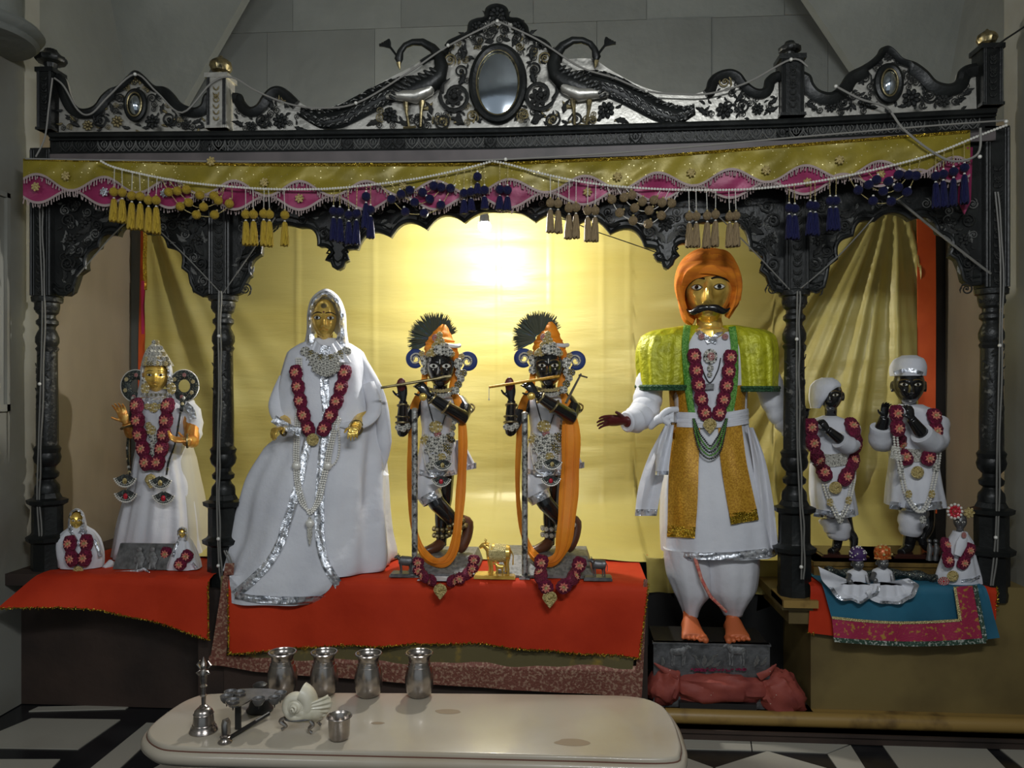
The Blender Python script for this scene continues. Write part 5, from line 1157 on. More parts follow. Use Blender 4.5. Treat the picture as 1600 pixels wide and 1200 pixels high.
# ---------------------------------------------------------------- flute players
def flute_player(ox, oy, label, near, second):
    Yk = .12; K = lambda x, y, d=0: P(x + ox, y + oy, Yk + d); s = SC(690 + ox, Yk)
    pz = K(690, 862).z
    t = thing('flute_statue', V((K(690, 860).x, Yk, ZC + .009)), label, 'statue')
    xa, xb = (P(641, 880, 0).x, P(745, 880, 0).x) if not second else (P(776, 880, 0).x, P(926, 880, 0).x)
    mb = MB(); z0, z1 = ZC + .009, pz
    mb.loft([[V((xa, -.075, z0)), V((xb, -.075, z0)), V((xb, .24, z0)), V((xa, .24, z0))], [V((xa, -.075, z0 + .01)), V((xb, -.075, z0 + .01)), V((xb, .24, z0 + .01)), V((xa, .24, z0 + .01))], [V((xa + .02, .03, z1)), V((xb - .02, .03, z1)), V((xb - .02, .24, z1)), V((xa + .02, .24, z1))]]); obj('silver_pedestal', mb, plaq, t, ang=20)
    hd = Head(HC(688 + ox, 573 + oy, Yk - .03, .18), .180, yw(688 + ox), wide=.355, jaw=.22)
    mb = MB(); hd.add(mb, neck=[K(688, 606, 0), K(688, 618, .0)])
    mb.tube([K(688, 612, 0), K(686, 640, 0), K(684, 680, .0), K(682, 710, .0), K(682, 738, .0)], [s * 14, s * 25, s * 20, s * 24, s * 20], 16)
    mb.tube([K(656, 628, 0), K(688, 622, 0), K(718, 624, 0)], [s * 9, s * 13, s * 10], 12)
    mb.tube([K(656, 628, 0), K(640, 655, -.05), K(629, 674, -.10), K(629, 650, -.13), K(630, 628, -.16)], [s * 11, s * 11, s * 9.5, s * 8.5, s * 6.5], 12)
    hand(mb, K(630, 624, -.16), (-.08, -.05, 1), (.05, -1, .0), .100, 1.15, -1)
    mb.tube([K(718, 626, 0), K(727, 640, -.05), K(722, 652, -.10), K(696, 636, -.17), K(672, 620, -.20)], [s * 11, s * 12, s * 12, s * 10, s * 7], 12)
    hand(mb, K(669, 617, -.20), (-.62, -.1, .75), (-.2, .9, -.2), .100, 1.15, 1)
    mb.tube([K(694, 730, .02), K(693, 780, .03), K(690, 812, .03), K(690, 842, .02), K(689, 852, .02)], [s * 17, s * 14, s * 11, s * 8.5, s * 9], 12)
    mb.tube([K(674, 730, -.02), K(671, 768, -.08), K(684, 788, -.09), K(703, 808, -.07), K(715, 826, -.05)], [s * 18, s * 15, s * 13, s * 11, s * 9], 12)
    obj('body', mb, ebony, t, remesh=.0032)
    hd.eyes(t, .088, white=eyew, iris=pupil, brow=second and brass or ebony, tall=.48, rim=eyew if not second else brass, bw=.010, ez=.015, ex=.15)
    hd.line('nose_mark', t, eyew, [(0, .06), (0, .12), (0, .17)], .012, .006)
    for e in (-1, 1): hd.spot('cheek_dot', t, pearl, e * .16, -.07, .016, .016, .004)
    mb = MB(); mb.ball(K(627, 601, -.188), (s * 7, .008, s * 10), 10, 7); obj('painted_palm', mb, palm, t)
    for nm, pts, rr in (('foot', [(690, 846, .02), (684, 853, .0), (672, 859, -.03), (662, 861, -.05)], (8, 9, 8, 4)), ('foot', [(722, 812, -.02), (731, 818, -.01), (729, 838, -.02), (722, 855, -.03), (718, 861, -.03)], (8, 9, 8.5, 8, 5))):
        mb = MB(); mb.tube(cr([K(*p) for p in pts], 3), [s * interp([(i, r) for i, r in enumerate(rr)], j / 3) for j in range(3 * (len(pts) - 1) + 1)], 12)
        if nm == 'foot':
            a = K(*pts[-1])
            for k in range(5): mb.ball(a + V(((k - 2) * .006, -.004 + abs(k - 2) * .002, .0)), .006, 7, 5)
        obj(nm, mb, brownf, t)
    for x, y, d, ax in ((690, 836, .02, (0, 0, 1)), (713, 818, -.06, (.5, -.1, -1)), (690, 826, .02, (0, 0, 1)), (717, 826, -.06, (.5, -.1, -1))):
        bangle('anklet', jewel if second else brass, t, K(x, y, d), ax, s * 12, s * 4, True)
    Rt = Robe([(616, 676, 704, .05, 0), (624, 658, 716, .07, .01), (645, 657, 714, .085, .02), (675, 660, 709, .078, .02), (700, 657, 712, .09, .03), (725, 653, 716, .105, .05), (741, 650, 722, .115, .06)], Yk, k=11, seed=ox * .01, e=.95)
    for r in range(len(Rt.R)): Rt.R[r] = (Rt.R[r][0] - oy * s, Rt.R[r][1] + (K(0, 0).x - P(0, 0, Yk).x if False else 0), *Rt.R[r][2:])
    rows = [(616, 676, 704, .05, 0), (624, 658, 716, .07, .01), (645, 657, 714, .085, .02), (675, 660, 709, .078, .02), (700, 657, 712, .09, .03), (725, 653, 716, .105, .05), (741, 650, 722, .115, .06)]
    Rt = Robe([(r[0] + oy, r[1] + ox, r[2] + ox, r[3], r[4]) for r in rows], Yk, k=11, seed=ox * .01, e=.95)
    Rt.build('satin_tunic', whiteg, t, n=90, nz=40); SF = [Rt]; o2 = lambda pts: [(p[0] + ox, p[1] + oy, *p[2:]) for p in pts]
    ribbon('silver_hem', foil, t, o2([(654, 737), (672, 741), (692, 741), (716, 737)]), 8, SF, .005, 0, wob=.003)
    mb = MB(); mb.tube(cr([K(*p) for p in ((676, 735, -.02), (670, 755, -.05), (670, 772, -.08), (674, 781, -.085))], 4), [s * interp([(0, 22), (4, 21), (8, 19), (12, 15)], j) for j in range(13)], 16); obj('pleated_leg', mb, whiteg, t)
    mb = MB(); mb.tube([K(671, 772, -.083), K(677, 784, -.088)], [s * 19.5, s * 16.5], 18, cap=False); obj('leg_band', mb, foil, t)
    mb = MB(); mb.grid(lambda u, v: K(lerp(lerp(712, 712, v), lerp(722, 744, v), u), lerp(688, 736 - 6 * u, v), -.02 + .012 * sin(u * 12)), 12, 8, thick=(0, .02, 0)); o = obj('side_flare', mb, whiteg, t)
    mb = MB(); mb.grid(lambda u, v: K(lerp(712, 744, u), lerp(729, 738, v) - 6 * u, -.028 + .012 * sin(u * 12)), 12, 3, thick=(0, .02, 0)); obj('silver_hem', mb, foil, o)
    # turban, jewels, feathers
    mb = MB(); tip = (694, 507) if not second else (691, 504)
    pts = [K(689, 566, .02), K(689, 552, .0), K(689, 540, .0), K(690, 530, .0), K(692, 518, .0), K(*tip, 0)]
    mb.tube(cr(pts, 4), [s * interp([(0, 22), (4, 26), (8, 25), (12, 20), (16, 12), (20, 3)], j) * (1 + .05 * sin(j * 2.2)) for j in range(21)], 22, up=V((0, 1, 0))); obj('saffron_turban', mb, saff, t)
    mb = MB(); mb.tube(cr([K(708, 548, -.03), K(713, 565, -.02), K(711, 590, -.01), K(707, 612, -.03)], 5), [s * 7] * 16, 10, flat=.5); mb.tube(cr([K(668, 560, -.02), K(664, 585, -.01), K(662, 605, -.03)], 5), [s * 5] * 11, 10, flat=.5); tag(obj('turban_tail', mb, saff, t), None)
    mb = MB(); mb.tube(cr([K(700, 540, -.06), K(712, 541, -.04), K(718, 540, -.01)], 4), [s * 3.2] * 9, 8); obj('white_tie', mb, white, t)
    cr_ = lambda x, y, rx, rz, k='g', dy=-.105: piece('jewel', M_jew[k], t, K(x, y, dy), (rx * s, s * 8, rz * s))
    for x, y, rx, rz in ((688, 546, 11, 9), (676, 551, 8, 7), (700, 550, 8, 7), (687, 534, 8, 8), (687, 524, 5, 6), (670, 553, 5, 5), (706, 553, 5, 5), (680, 541, 6, 6), (695, 541, 6, 6)): cr_(x, y, rx, rz, 'g' if (x + y) % 2 else 's', -.10 + .0011 * abs(x - 688))
    cr_(680, 528, 5, 6, 'r', -.085)
    mb = MB(); random.seed(3 + int(ox)); fc_ = (680, 531) if not second else (674, 530)
    for k in range(280):
        a = lerp(-2.05, 1.25 if not second else 1.1, (k % 140) / 140) + random.uniform(-.03, .03); L_ = 43 * random.uniform(.82, 1.04) * (1 - .12 * (a > .7)); x1_, y1_ = fc_[0] + sin(a) * L_, fc_[1] - cos(a) * L_
        p0 = K(fc_[0] + sin(a) * 9, fc_[1] - cos(a) * 9, .01); p1 = K(x1_, y1_, .02 + random.uniform(-.02, .02)); mid = p0.lerp(p1, .6); mb.tube([p0, mid, p1], [.0018, .0034, .0010], 3, (k % 5 == 0) * 1)
    obj('feather_fan', mb, [feath2, feath], t, kind='stuff')
    for k in range(9):
        a = lerp(-1.9, 1.1, k / 8); mb = MB(); p0, p1 = K(fc_[0] + sin(a) * 6, fc_[1] - cos(a) * 6, .012), K(fc_[0] + sin(a) * 27, fc_[1] - cos(a) * 27, .014)
        mb.tube([p0, p0.lerp(p1, .5), p1], [.004, .012, .004], 8, flat=.25); obj('feather', mb, feath, t)
    for e, x, y in ((-1, 650, 561), (1, 730, 565)):
        mb = MB(); c = K(x, y, -.02); r0 = s * 12.5
        pts = [c + V((e * cos(a) * r0 * .82, 0, sin(a) * r0 * .82)) for a in [lerp(-2.2, 3.4, q / 30) for q in range(31)]]; mb.tube(pts, [s * lerp(3.5, 6.0, sin(pi * q / 30)) for q in range(31)], 8, flat=.4); o = obj('blue_ear_ornament', mb, bluec, t)
        mb = MB(); pts = [c + V((-e * cos(a) * r0 * (.75 - .55 * q / 40), -.008, sin(a) * r0 * (.75 - .55 * q / 40))) for q, a in [(q, lerp(0, 10, q / 40)) for q in range(41)]]; mb.tube(pts, s * 1.5, 6); obj('silver_spiral', mb, jewel, o)
        piece('jewel', M_jew['s'], t, K(x - e * 14, y + 3, -.045), (s * 7, s * 6, s * 9)); piece('jewel', M_jew['s'], t, K(x - e * 13, y + 18, -.045), (s * 6, s * 5, s * 7)); piece('jewel', M_jew['g'], t, K(x - e * 9, y - 8, -.03), (s * 5, s * 5, s * 5))
        if e > 0:
            for q in range(4): piece('jewel', M_jew['s' if q % 2 else 'k'], t, K(x - 6 - q * 4, y + 18 + q * 9, -.07 - q * .012), s * 6)
    # necklaces
    for yy, kk in ((607, 'g'), (614, 's')):
        for q in range(9):
            u = q / 4 - 1; jwl(t, 688 + ox + u * 19, yy + oy + 4 - 4 * u * u, 3.2, 3, (), kk, 0, Yk - .075 - .02 * (1 - u * u) - (.01 if yy > 610 else 0))
    for x, y, r, k in ((681, 667, 11, 'g'), (676, 690, 9, 's'), (690, 686, 9, 's'), (664, 688, 8, 'g'), (702, 684, 8, 'k'), (683, 701, 9, 's'), (670, 703, 7, 's'), (697, 700, 8, 'k'), (678, 716, 8, 's'), (690, 714, 7, 'g'), (672, 728, 7, 's'), (684, 678, 6, 'r')): jwl(t, x + ox, y + oy, r, r * .9, SF, k, .008, .05)
    ribbon('jewelled_belt', jewel, t, o2([(660, 684), (676, 690), (692, 690), (709, 683)]), 15, SF, .004, .05)
    for pts in ([(667, 622), (674, 650), (681, 668)], [(703, 630), (694, 655), (684, 690)]):
        string('black_thread', iron, t, o2(pts), .0025, SF, .005, .05, 8, 1.0)
    for pts in ([(662, 690), (672, 712), (690, 720), (708, 700)], [(660, 700), (668, 735), (690, 745), (700, 735)]): string('pearl_strand', pearl, t, o2(pts), .003, SF, .010, .05)
    for q in range(9): jwl(t, 713 - q * 1.6 + ox, 640 + q * 9.5 + oy, 4.4, 4.4, SF, 'k' if q % 2 else 's', .014, .0)
    for (x, y, k, r) in ((694, 727, 'y', 14), (692, 752, 'r', 14)):
        p = front(x + ox, y + oy, SF, .03, .0); p.y = min(p.y, Yk - .165); piece('lotus_pendant', M_fan[k], t, p, r * s)
    # bangles
    for x, y, d, ax, r in ((629, 661, -.115, (0, .2, 1), 10), (629, 652, -.125, (0, .2, 1), 9.5), (630, 634, -.15, (0, .3, 1), 8), (697, 636, -.17, (.8, .2, -.6), 10.5), (676, 623, -.195, (.8, .2, -.6), 8.5), (729, 640, -.04, (.3, .6, -.8), 13)):
        bangle('bangle', brass, t, K(x, y, d), ax, s * r, s * 1.6)
    for x, y, d in ((622, 668, -.14), (630, 670, -.15), (637, 666, -.14)): piece('jewel', M_jew['s'], t, K(x, y, d), s * 5)
    mb = MB(); mb.ball(K(661, 620, -.21), (s * 6, s * 3, s * 6), 10, 6); obj('gold_wrist_plate', mb, gold, t)
    # saffron stole
    wr = 13 if not second else 26
    path = [(668, 604, 8), (651, 622, 12), (645, 650, 12), (640, 720, 8), (640, 790, 7), (651, 845, 10), (668, 873, 14), (688, 881, 15), (705, 870, 16), (714, 838, wr), (719, 780, wr * 1.1), (723, 720, wr * 1.1), (723, 660, wr), (714, 622, 11), (704, 606, 8)]
    c = cr(o2(path), 5); mb = MB(); w3 = [P(p.x, p.y, Yk - (.05 if i < 12 or i > len(c) - 10 else .10) - (.07 if 30 < i < 50 else 0) * 1.0) for i, p in enumerate(c)]
    w3 = [sum((w3[max(0, min(len(w3) - 1, i + k))] for k in range(-3, 4)), V()) / 7 for i in range(len(w3))]
    mb.tube(w3, [p.z * .5 * s * (1 + .06 * sin(i * .9)) for i, p in enumerate(c)], 14, flat=.35, up=V((0, 1, 0)))
    st = obj('saffron_stole', mb, saff); tag(st, 'saffron stole looped down to the pedestal on the ' + near, 'stole')
    for k in (-.25, .2):
        mb = MB(); mb.tube([q + V((k * p.z * s, -.35 * .5 * p.z * s, 0)) for q, p in list(zip(w3, c))[24:-8]], .0035, 6); obj('fold', mb, saff, st)
    # flute
    a, b = K(595, 606, -.235), K(705, 588 if not second else 589, -.165)
    f = MB(); f.tube([a, a.lerp(b, .5), b], [s * 1.9, s * 2.2, s * 2.4], 10); fo = obj('flute', f, brass if not second else amber); tag(fo, 'thin reddish brass flute held by the ' + near if not second else 'pale golden flute held by the ' + near, 'flute')
    mb = MB(); mb.tube([a, a + V((0, 0, -.05))], .0015, 5); mb.ball(a + V((0, 0, -.05)), .004, 6, 4); obj('flute_tassel', mb, pearl, fo)
    px_ = 648 if not second else 820
    mb = MB(); x = P(px_, 700, -.085).x; z1 = P(px_, 640 if not second else 646, -.085).z; mb.tube([V((x, -.085, ZC + .022)), V((x, -.085, z1))], .0125, 14); st = obj('silver_staff', mb, silverd); tag(st, 'tall silver staff standing before the ' + near, 'staff')
    mb = MB(); mb.box((x - .022, -.107, ZC + .009), (x + .022, -.063, ZC + .022)); obj('foot_block', mb, silverd, st)
    mb = MB(); mb.ball((x, -.085, z1), (.0135, .0135, .008), 12, 6); obj('cap', mb, silver, st)
    return t
flute_player(0, 0, 'black stone flute player nearer the white robed statue, orange stole', 'left flute player', False)
flute_player(169, -1, 'black stone flute player nearer the turbaned figure, wide orange stole', 'right flute player', True)
mb = MB(); mb.tube([P(884, 630, -.10), P(908, 584, -.06)], [.006, .004], 8); mb.tube([P(904, 586, -.06), P(918, 590, -.06)], .004, 6); tag(obj('sceptre', mb, steel), 'slim silver sceptre at the shoulder of the right flute player', 'sceptre')
lay = lambda base: (lambda x, y: P(x, y, -.10 - (.098 if y > 908 else .055 if y > 898 else 0)))
mb = MB(); mb.slab([V((P(654, 905, -.12).x, -.15, ZC + .008)), V((P(726, 905, -.12).x, -.15, ZC + .008)), V((P(722, 905, -.12).x, -.08, ZC + .008)), V((P(660, 905, -.12).x, -.08, ZC + .008))], (0, 0, .003)); tag(obj('paper_sheet', mb, white), 'small white sheet under the garland before the left flute player', 'paper')
garland('rose garland lying at the feet of the left flute player', [[(655, 872), (653, 888), (664, 902), (680, 909)], [(741, 868), (738, 888), (722, 902), (700, 909)]], (688, 922), [], 8.5, 14, 0, 0, pr=11, lying=lay(0))
garland('rose garland lying at the feet of the right flute player', [[(848, 868), (844, 892), (850, 912), (860, 925)], [(908, 872), (900, 895), (886, 912), (872, 922)]], (859, 934), [], 10, 21, 0, 0, pr=12, lying=lay(0))
# ---------------------------------------------------------------- turbaned man
Ym = .15
t = thing('turbaned_statue', P(1108, 1000, Ym), 'tall gold faced statue with black moustache and orange turban', 'statue')
zpl = P(1021, 1003, -.06).z
Rm = Robe([(512, 1086, 1130, .06, 0), (522, 1062, 1156, .085, .0), (545, 1047, 1172, .11, .01), (590, 1047, 1168, .12, .01), (640, 1053, 1166, .115, .015), (660, 1051, 1168, .12, .02), (700, 1042, 1178, .14, .03), (760, 1034, 1192, .165, .035), (820, 1032, 1206, .18, .035), (872, 1034, 1213, .19, .03)], Ym, k=10, seed=1.1, e=.9)
Rm.build('tunic', white, t, n=140, nz=80); SM = [Rm]
FK[0] = .70; hm = Head(HC(1107, 448, Ym - .02, .3), .300, yw(1107, 1.1), wide=.338, jaw=.24)
mb = MB(); hm.add(mb, neck=[P(1108, 500, Ym), P(1108, 530, Ym)], ears=False)
mb.tube([P(1108, 515, Ym), P(1108, 560, Ym), P(1108, 640, Ym), P(1108, 850, Ym)], [.09, .11, .10, .12], 14)
obj('body', mb, gold, t, remesh=.0055)
hm.eyes(t, .068, tall=.52, rim=brass, brow_z=.080, bw=.014, ez=-.01)
for e in (-1, 1):
    mb = MB(); mb.tube([hm.M(e * x, hfun(0, -.31, hm.jaw, hm.wide) * cos(x * 3.0) + .015, z) for x, z in cr([(0, -.300), (.08, -.305), (.15, -.330), (.21, -.352), (.26, -.335), (.30, -.300)], 4) and [(p.x, p.y) for p in cr([(0, -.300), (.08, -.305), (.15, -.330), (.21, -.352), (.26, -.335), (.30, -.300)], 4)]], [.0155 * interp([(0, .8), (6, 1.1), (13, .8), (20, .12)], i) for i in range(21)], 10, flat=.8); obj('moustache', mb, ebony, t)
for x in (-.035, .035): hm.line('forehead_mark', t, brass, [(x, .13), (x * 1.1, .26)], .006, .005)
hood('turban', saffd, t, [(1084, 501), (1077, 490), (1073, 470), (1072, 452), (1082, 438), (1097, 433), (1108, 431), (1120, 433), (1134, 438), (1143, 452), (1142, 470), (1138, 486), (1132, 494)],
     [(1083, 506), (1070, 500), (1062, 478), (1055, 445), (1062, 412), (1084, 393), (1108, 388), (1130, 393), (1150, 412), (1158, 442), (1154, 470), (1146, 482), (1137, 496)], Ym - .12, Ym + .0, Ym + .16, .045, .010, nv=26, seed=2, hd=hm, ho=.010)
FK[0] = .82
for pts in ([(1060, 470), (1064, 430), (1092, 404), (1130, 396), (1150, 412)], [(1156, 470), (1152, 430), (1130, 408), (1096, 398), (1072, 404)], [(1062, 448), (1085, 425), (1110, 416), (1140, 428), (1155, 452)], [(1060, 430), (1080, 408), (1108, 400), (1138, 412), (1156, 436)], [(1066, 444), (1086, 424), (1110, 420), (1136, 430), (1150, 450)]):
    mb = MB(); w3 = [P(p.x, p.y, Ym - .158 + abs(p.x - 1108) ** 2 * .00005) for p in cr(pts, 6)]; mb.tube(w3, [.004 + .018 * sin(pi * i / 24) for i in range(25)], 10, flat=.6, up=V((0, 1, 0))); obj('turban_wrap', mb, saffd, t)
# cape
for nm, rows in (('left', [(508, 1066, 1092, .05, 0), (514, 1022, 1093, .085, .02), (524, 1002, 1092, .11, .04), (550, 994, 1090, .13, .05), (604, 997, 1084, .135, .05)]), ('right', [(508, 1128, 1154, .05, 0), (514, 1128, 1194, .085, .02), (524, 1128, 1210, .11, .04), (550, 1130, 1215, .13, .05), (606, 1138, 1213, .135, .05)])):
    Rc = Robe([(r_[0], r_[1], r_[2], r_[3] * .88, r_[4]) for r_ in rows], Ym, k=13, seed=4 if nm == 'left' else 6, e=.95); o = Rc.build('shoulder_cape', lime, t, n=90, nz=40); SM.append(Rc) if False else None
    z = Rc.R[-1][0]; mb = MB(); pts = [Rc.pt(2 * pi * k / 60, z, .004) for k in range(61)]; mb.tube(pts, .009, 6, cap=False, flat=1); mb.tube([p + V((0, 0, -.012)) for p in pts], .006, 6, cap=False); obj('green_hem', mb, dgreen, o)
    if nm == 'left': Rcl = Rc
    else: Rcr = Rc
SM3 = [Rm, Rcl, Rcr]
K = lambda x, y, d=0: P(x, y, Ym + d)
for pts, rr in (([(1020, 560, .0), (1014, 610, -.01), (1008, 640, -.05), (994, 655, -.10), (978, 659, -.14)], (.06, .062, .062, .058, .04)), ([(1188, 560, .0), (1204, 610, .02), (1220, 645, .03), (1236, 668, .02), (1248, 690, .0)], (.055, .06, .058, .05, .036))):
    c = cr([K(*p) for p in pts], 6); mb = MB(); mb.tube(c, [interp([(i * 6, r) for i, r in enumerate(rr)], j) * (1 + .05 * sin(j * 1.7) + .03 * sin(j * 3.1)) for j in range(len(c))], 20); obj('sleeve', mb, white, t)
mb = MB(); mb.tube([K(990, 657, -.12), K(978, 659, -.15)], [.024, .024], 12); hand(mb, K(976, 657, -.15), (-1, -.25, .02), (.05, -.8, -.65), .140, .30, 1); obj('hand', mb, palm, t, remesh=.0035)
mb = MB(); hand(mb, K(1249, 694, -.01), (.2, -.3, -1), (-1, 0, 0), .135, .3, 1); obj('hand', mb, palm, t, remesh=.0035)
for i, rows in enumerate(([(862, 1036, 1110, .10, .02), (900, 1040, 1115, .10, .04), (930, 1052, 1112, .09, .05), (950, 1062, 1096, .065, .04), (966, 1068, 1090, .045, .02)], [(862, 1094, 1186, .11, .02), (900, 1098, 1185, .11, .04), (930, 1104, 1180, .10, .05), (948, 1118, 1168, .075, .04), (964, 1130, 1160, .045, .02)])):
    rb = Robe(rows, .10, k=7, seed=3 + i, e=.95); rb.build('pleated_leg', whiteg, t, n=60, nz=30)
mb = MB(); mb.tube([P(1086, 872, -.02), P(1096, 905, -.035), P(1110, 932, -.03), P(1135, 956, .0)], [.008, .007, .007, .006], 8); obj('pleat_edge', mb, pinkp, t)
for xc, mir in ((1078, 1), (1145, -1)):
    mb = MB(); A = P(xc, 960, .07); x = A.x
    rings = []
    for Y, w_, h_ in ((.115, .024, .03), (.10, .034, .05), (.06, .038, .080), (.02, .042, .060), (-.02, .050, .040), (-.035, .047, .030)):
        rings.append([V((x + cos(2 * pi * k / 18) * w_, Y, zpl + max(0.0, h_ * (.5 + .5 * sin(2 * pi * k / 18))) * 1.0)) for k in range(18)])
    mb.loft(rings); mb.tube([V((x, .075, zpl + .03)), V((x, .08, zpl + .09)), V((x, .09, zpl + .16))], [.030, .027, .032], 16)
    for k in range(5):
        q = (k - 2) * .0205 * mir; r = .0145 if k == 0 else .0108 - .0006 * k
        mb.tube([V((x - q, -.02, zpl + .014)), V((x - q * 1.06, -.048 - .008 * (k in (0, 1)) + .004 * k, zpl + .011))], [r, r * .95], 10); mb.ball((x - q * 1.06, -.050 - .008 * (k in (0, 1)) + .004 * k, zpl + .0105), r * .95, 8, 6)
    obj('foot', mb, vermil, t, remesh=.0035)
ribbon('silver_hem', foil, t, [(1037, 866), (1070, 869), (1110, 870), (1155, 868), (1211, 862)], 13, SM, .006, .0, wob=.004, nv=6)
for pts in ([(1060, 600, 30), (1061, 625, 30), (1062, 648, 28)], [(1157, 602, 24), (1158, 625, 22), (1158, 645, 20)]): ribbon('amber_vest', amber, t, pts, 28, SM, .006, .05, wob=.001)
pl_ = ribbon('amber_panel', amber, t, [(1072, 662, 44), (1069, 720, 46), (1067, 780, 46), (1065, 826, 44)], 44, SM, .012, .0, wob=.003, nv=8)
ribbon('gold_brocade_end', golds, pl_, [(1065, 822, 44), (1064, 840, 44)], 44, SM, .013, .0, wob=.003, nv=8)
pr_ = ribbon('amber_panel', amber, t, [(1140, 660, 36), (1146, 720, 40), (1155, 770, 42), (1162, 803, 44)], 40, SM, .012, .0, wob=.003, nv=8)
ribbon('gold_brocade_end', golds, pr_, [(1161, 799, 44), (1164, 816, 44)], 44, SM, .013, .0, wob=.003, nv=8)
for k, (y0, y1) in enumerate(((645, 648), (652, 655), (659, 662))): ribbon('waist_sash', white, t, [(1045, y0 + 3), (1075, y1 + 1), (1108, y1 + 2), (1140, y1), (1170, y0 - 2)], 9.5, SM, .020 - .002 * k, .0, wob=.002, nv=5, th=.008)
mb = MB(); mb.tube(cr([K(1058, 640, -.13), K(1043, 642, -.15), K(1034, 652, -.15), K(1046, 662, -.15)], 5), [.014] * 16, 10); mb.tube(cr([K(1046, 652, -.14), K(1028, 656, -.14), K(1015, 670, -.12)], 5), [.014, .016, .018, .020, .022, .02, .018, .016, .014, .012, .006], 10); obj('sash_knot', mb, white, t)
Rn = lambda c, y0=.0: c
def flap(name, pts, Y, endm=None, m=white):
    c = cr([(p[0], p[1], p[2]) for p in pts], 6); N = len(c) - 1; mb = MB(); 
    def fn(u, v): i = min(int(u * N), N - 1); p = c[i].lerp(c[i + 1], u * N - i); return P(p.x + (v - .5) * p.z, p.y, Y + .010 * sin(v * 9 + u * 3))
    mb.grid(fn, N, 8, thick=(0, .004, 0)); o = obj(name, mb, m, t)
    if endm: mb = MB(); mb.grid(lambda u, v: fn(.9 + u * .1, v) + V((0, -.003, 0)), 4, 8, thick=(0, .002, 0)); obj('silver_end', mb, foil, o)
flap('sash_tail', [(1046, 664, 14), (1040, 690, 20), (1036, 715, 22), (1034, 742, 20)], Ym - .16, True)
flap('side_panel', [(1046, 668, 18), (1030, 710, 30), (1016, 760, 36), (1009, 806, 34)], Ym - .08, True)
flap('side_panel', [(1172, 668, 10), (1186, 720, 20), (1196, 790, 26), (1204, 858, 24)], Ym - .13, False, whiteg)
ribbon('silver_collar', foil, t, [(1090, 517), (1104, 527), (1120, 534)], 7, SM, .014, .05); ribbon('silver_collar', foil, t, [(1128, 517), (1116, 527), (1104, 535)], 7, SM, .010, .05)
for x in (1096, 1142 - 9): jwl(t, x, 526, 5, 5, SM, 'r', .016, .05)
ng = thing('green_necklace', P(1108, 600, .0), 'long green beaded necklace looping to the waist of the turbaned statue', 'necklace')
for pts in ([(1074, 508), (1071, 540), (1073, 580), (1077, 620), (1083, 656)], [(1144, 510), (1148, 545), (1148, 590), (1143, 630), (1136, 656)]): ribbon('green_band', green, ng, pts, 11, SM3, .012, .0, wob=.002)
for o in (0, 5, 10, 15, 20): string('bead_strand', green if o % 10 else jewelk, ng, [(1083 + o * .1, 655), (1086 + o * .35, 680 - o * .2), (1094 + o * .3, 706 - o), (1110, 717 - o), (1125 - o * .3, 706 - o), (1132 - o * .35, 680 - o * .2), (1136 - o * .1, 655)], .0045, SM, .030, .0, 8, 1.9)
garland('rose garland with gold pendant on the turbaned statue', [[(1084, 546), (1088, 580), (1095, 620), (1104, 656)], [(1142, 548), (1138, 585), (1131, 622), (1120, 656)]], (1109, 664), SM, 9.5, 23, .026, 0, pr=11)
pd = thing('chest_pendant', P(1110, 560, .0), 'silver and red pendant on a dark thread on the chest of the turbaned statue', 'pendant')
for x, y, r, k in ((1110, 557, 11, 's'), (1111, 557, 6, 'r'), (1110, 575, 5, 's'), (1109, 585, 4, 's')): jwl(pd, x, y, r, r * 1.1, SM, k, .010 + (.006 if k == 'r' else 0), 0)
string('dark_thread', iron, pd, [(1094, 560), (1098, 578), (1109, 598), (1121, 580), (1126, 560)], .0028, SM, .006, 0, 8, 1.0)
mb = MB(); c = front(1108, 604, SM, .012, 0); mb.box(c + V((-.02, -.004, -.012)), c + V((.02, .006, .012))); obj('locket', mb, steeld, pd)
# ---------------------------------------------------------------- crowned figure (left bay)
Yg = .30
t = thing('crowned_statue', P(245, 882, Yg), 'gold faced statue with tall silver crown in the left bay', 'statue')
Rg = Robe([(608, 232, 258, .05, 0), (622, 214, 284, .08, .01), (640, 206, 300, .10, .02), (668, 208, 302, .105, .02), (692, 216, 292, .10, .03), (720, 213, 292, .11, .04), (760, 206, 302, .13, .05), (810, 194, 310, .15, .05), (850, 186, 314, .165, .05), (880, 181, 320, .175, .05)], Yg, k=12, seed=5, zfloor=(ZC + .002, -9))
Rg.build('white_gown', whiteg, t, n=150, nz=70); SG = [Rg]
Rg2 = Robe([(686, 268, 296, .06, 0), (720, 272, 304, .08, .03), (790, 284, 316, .10, .04), (850, 294, 322, .11, .04), (880, 298, 325, .12, .04)], Yg + .03, k=9, seed=2, zfloor=(ZC + .002, -9)); Rg2.build('cream_overcloth', cream, t, n=60, nz=30)
hg = Head(HC(244, 587, Yg - .03, .158), .158, yw(244), wide=.345)
mb = MB(); hg.add(mb, neck=[P(244, 612, Yg), P(244, 630, Yg)], ears=True); K = lambda x, y, d=0: P(x, y, Yg + d)
mb.tube([K(244, 620), K(246, 660), K(250, 720)], [.08, .08, .07], 14)
mb.tube([K(216, 642), K(207, 668, -.04), K(205, 676, -.09), K(198, 662, -.14)], [.034, .033, .030, .021], 12); hand(mb, K(197, 660, -.145), (-.35, -.1, 1), (.1, -1, .15), .108, .35, -1)
mb.tube([K(294, 645), K(300, 672, -.05), K(299, 690, -.09), K(292, 690, -.15)], [.034, .036, .034, .022], 12); hand(mb, K(291, 689, -.155), (-.9, -.35, .15), (.0, -.5, 1), .105, .7, 1)
obj('body', mb, goldh, t, remesh=.0032)
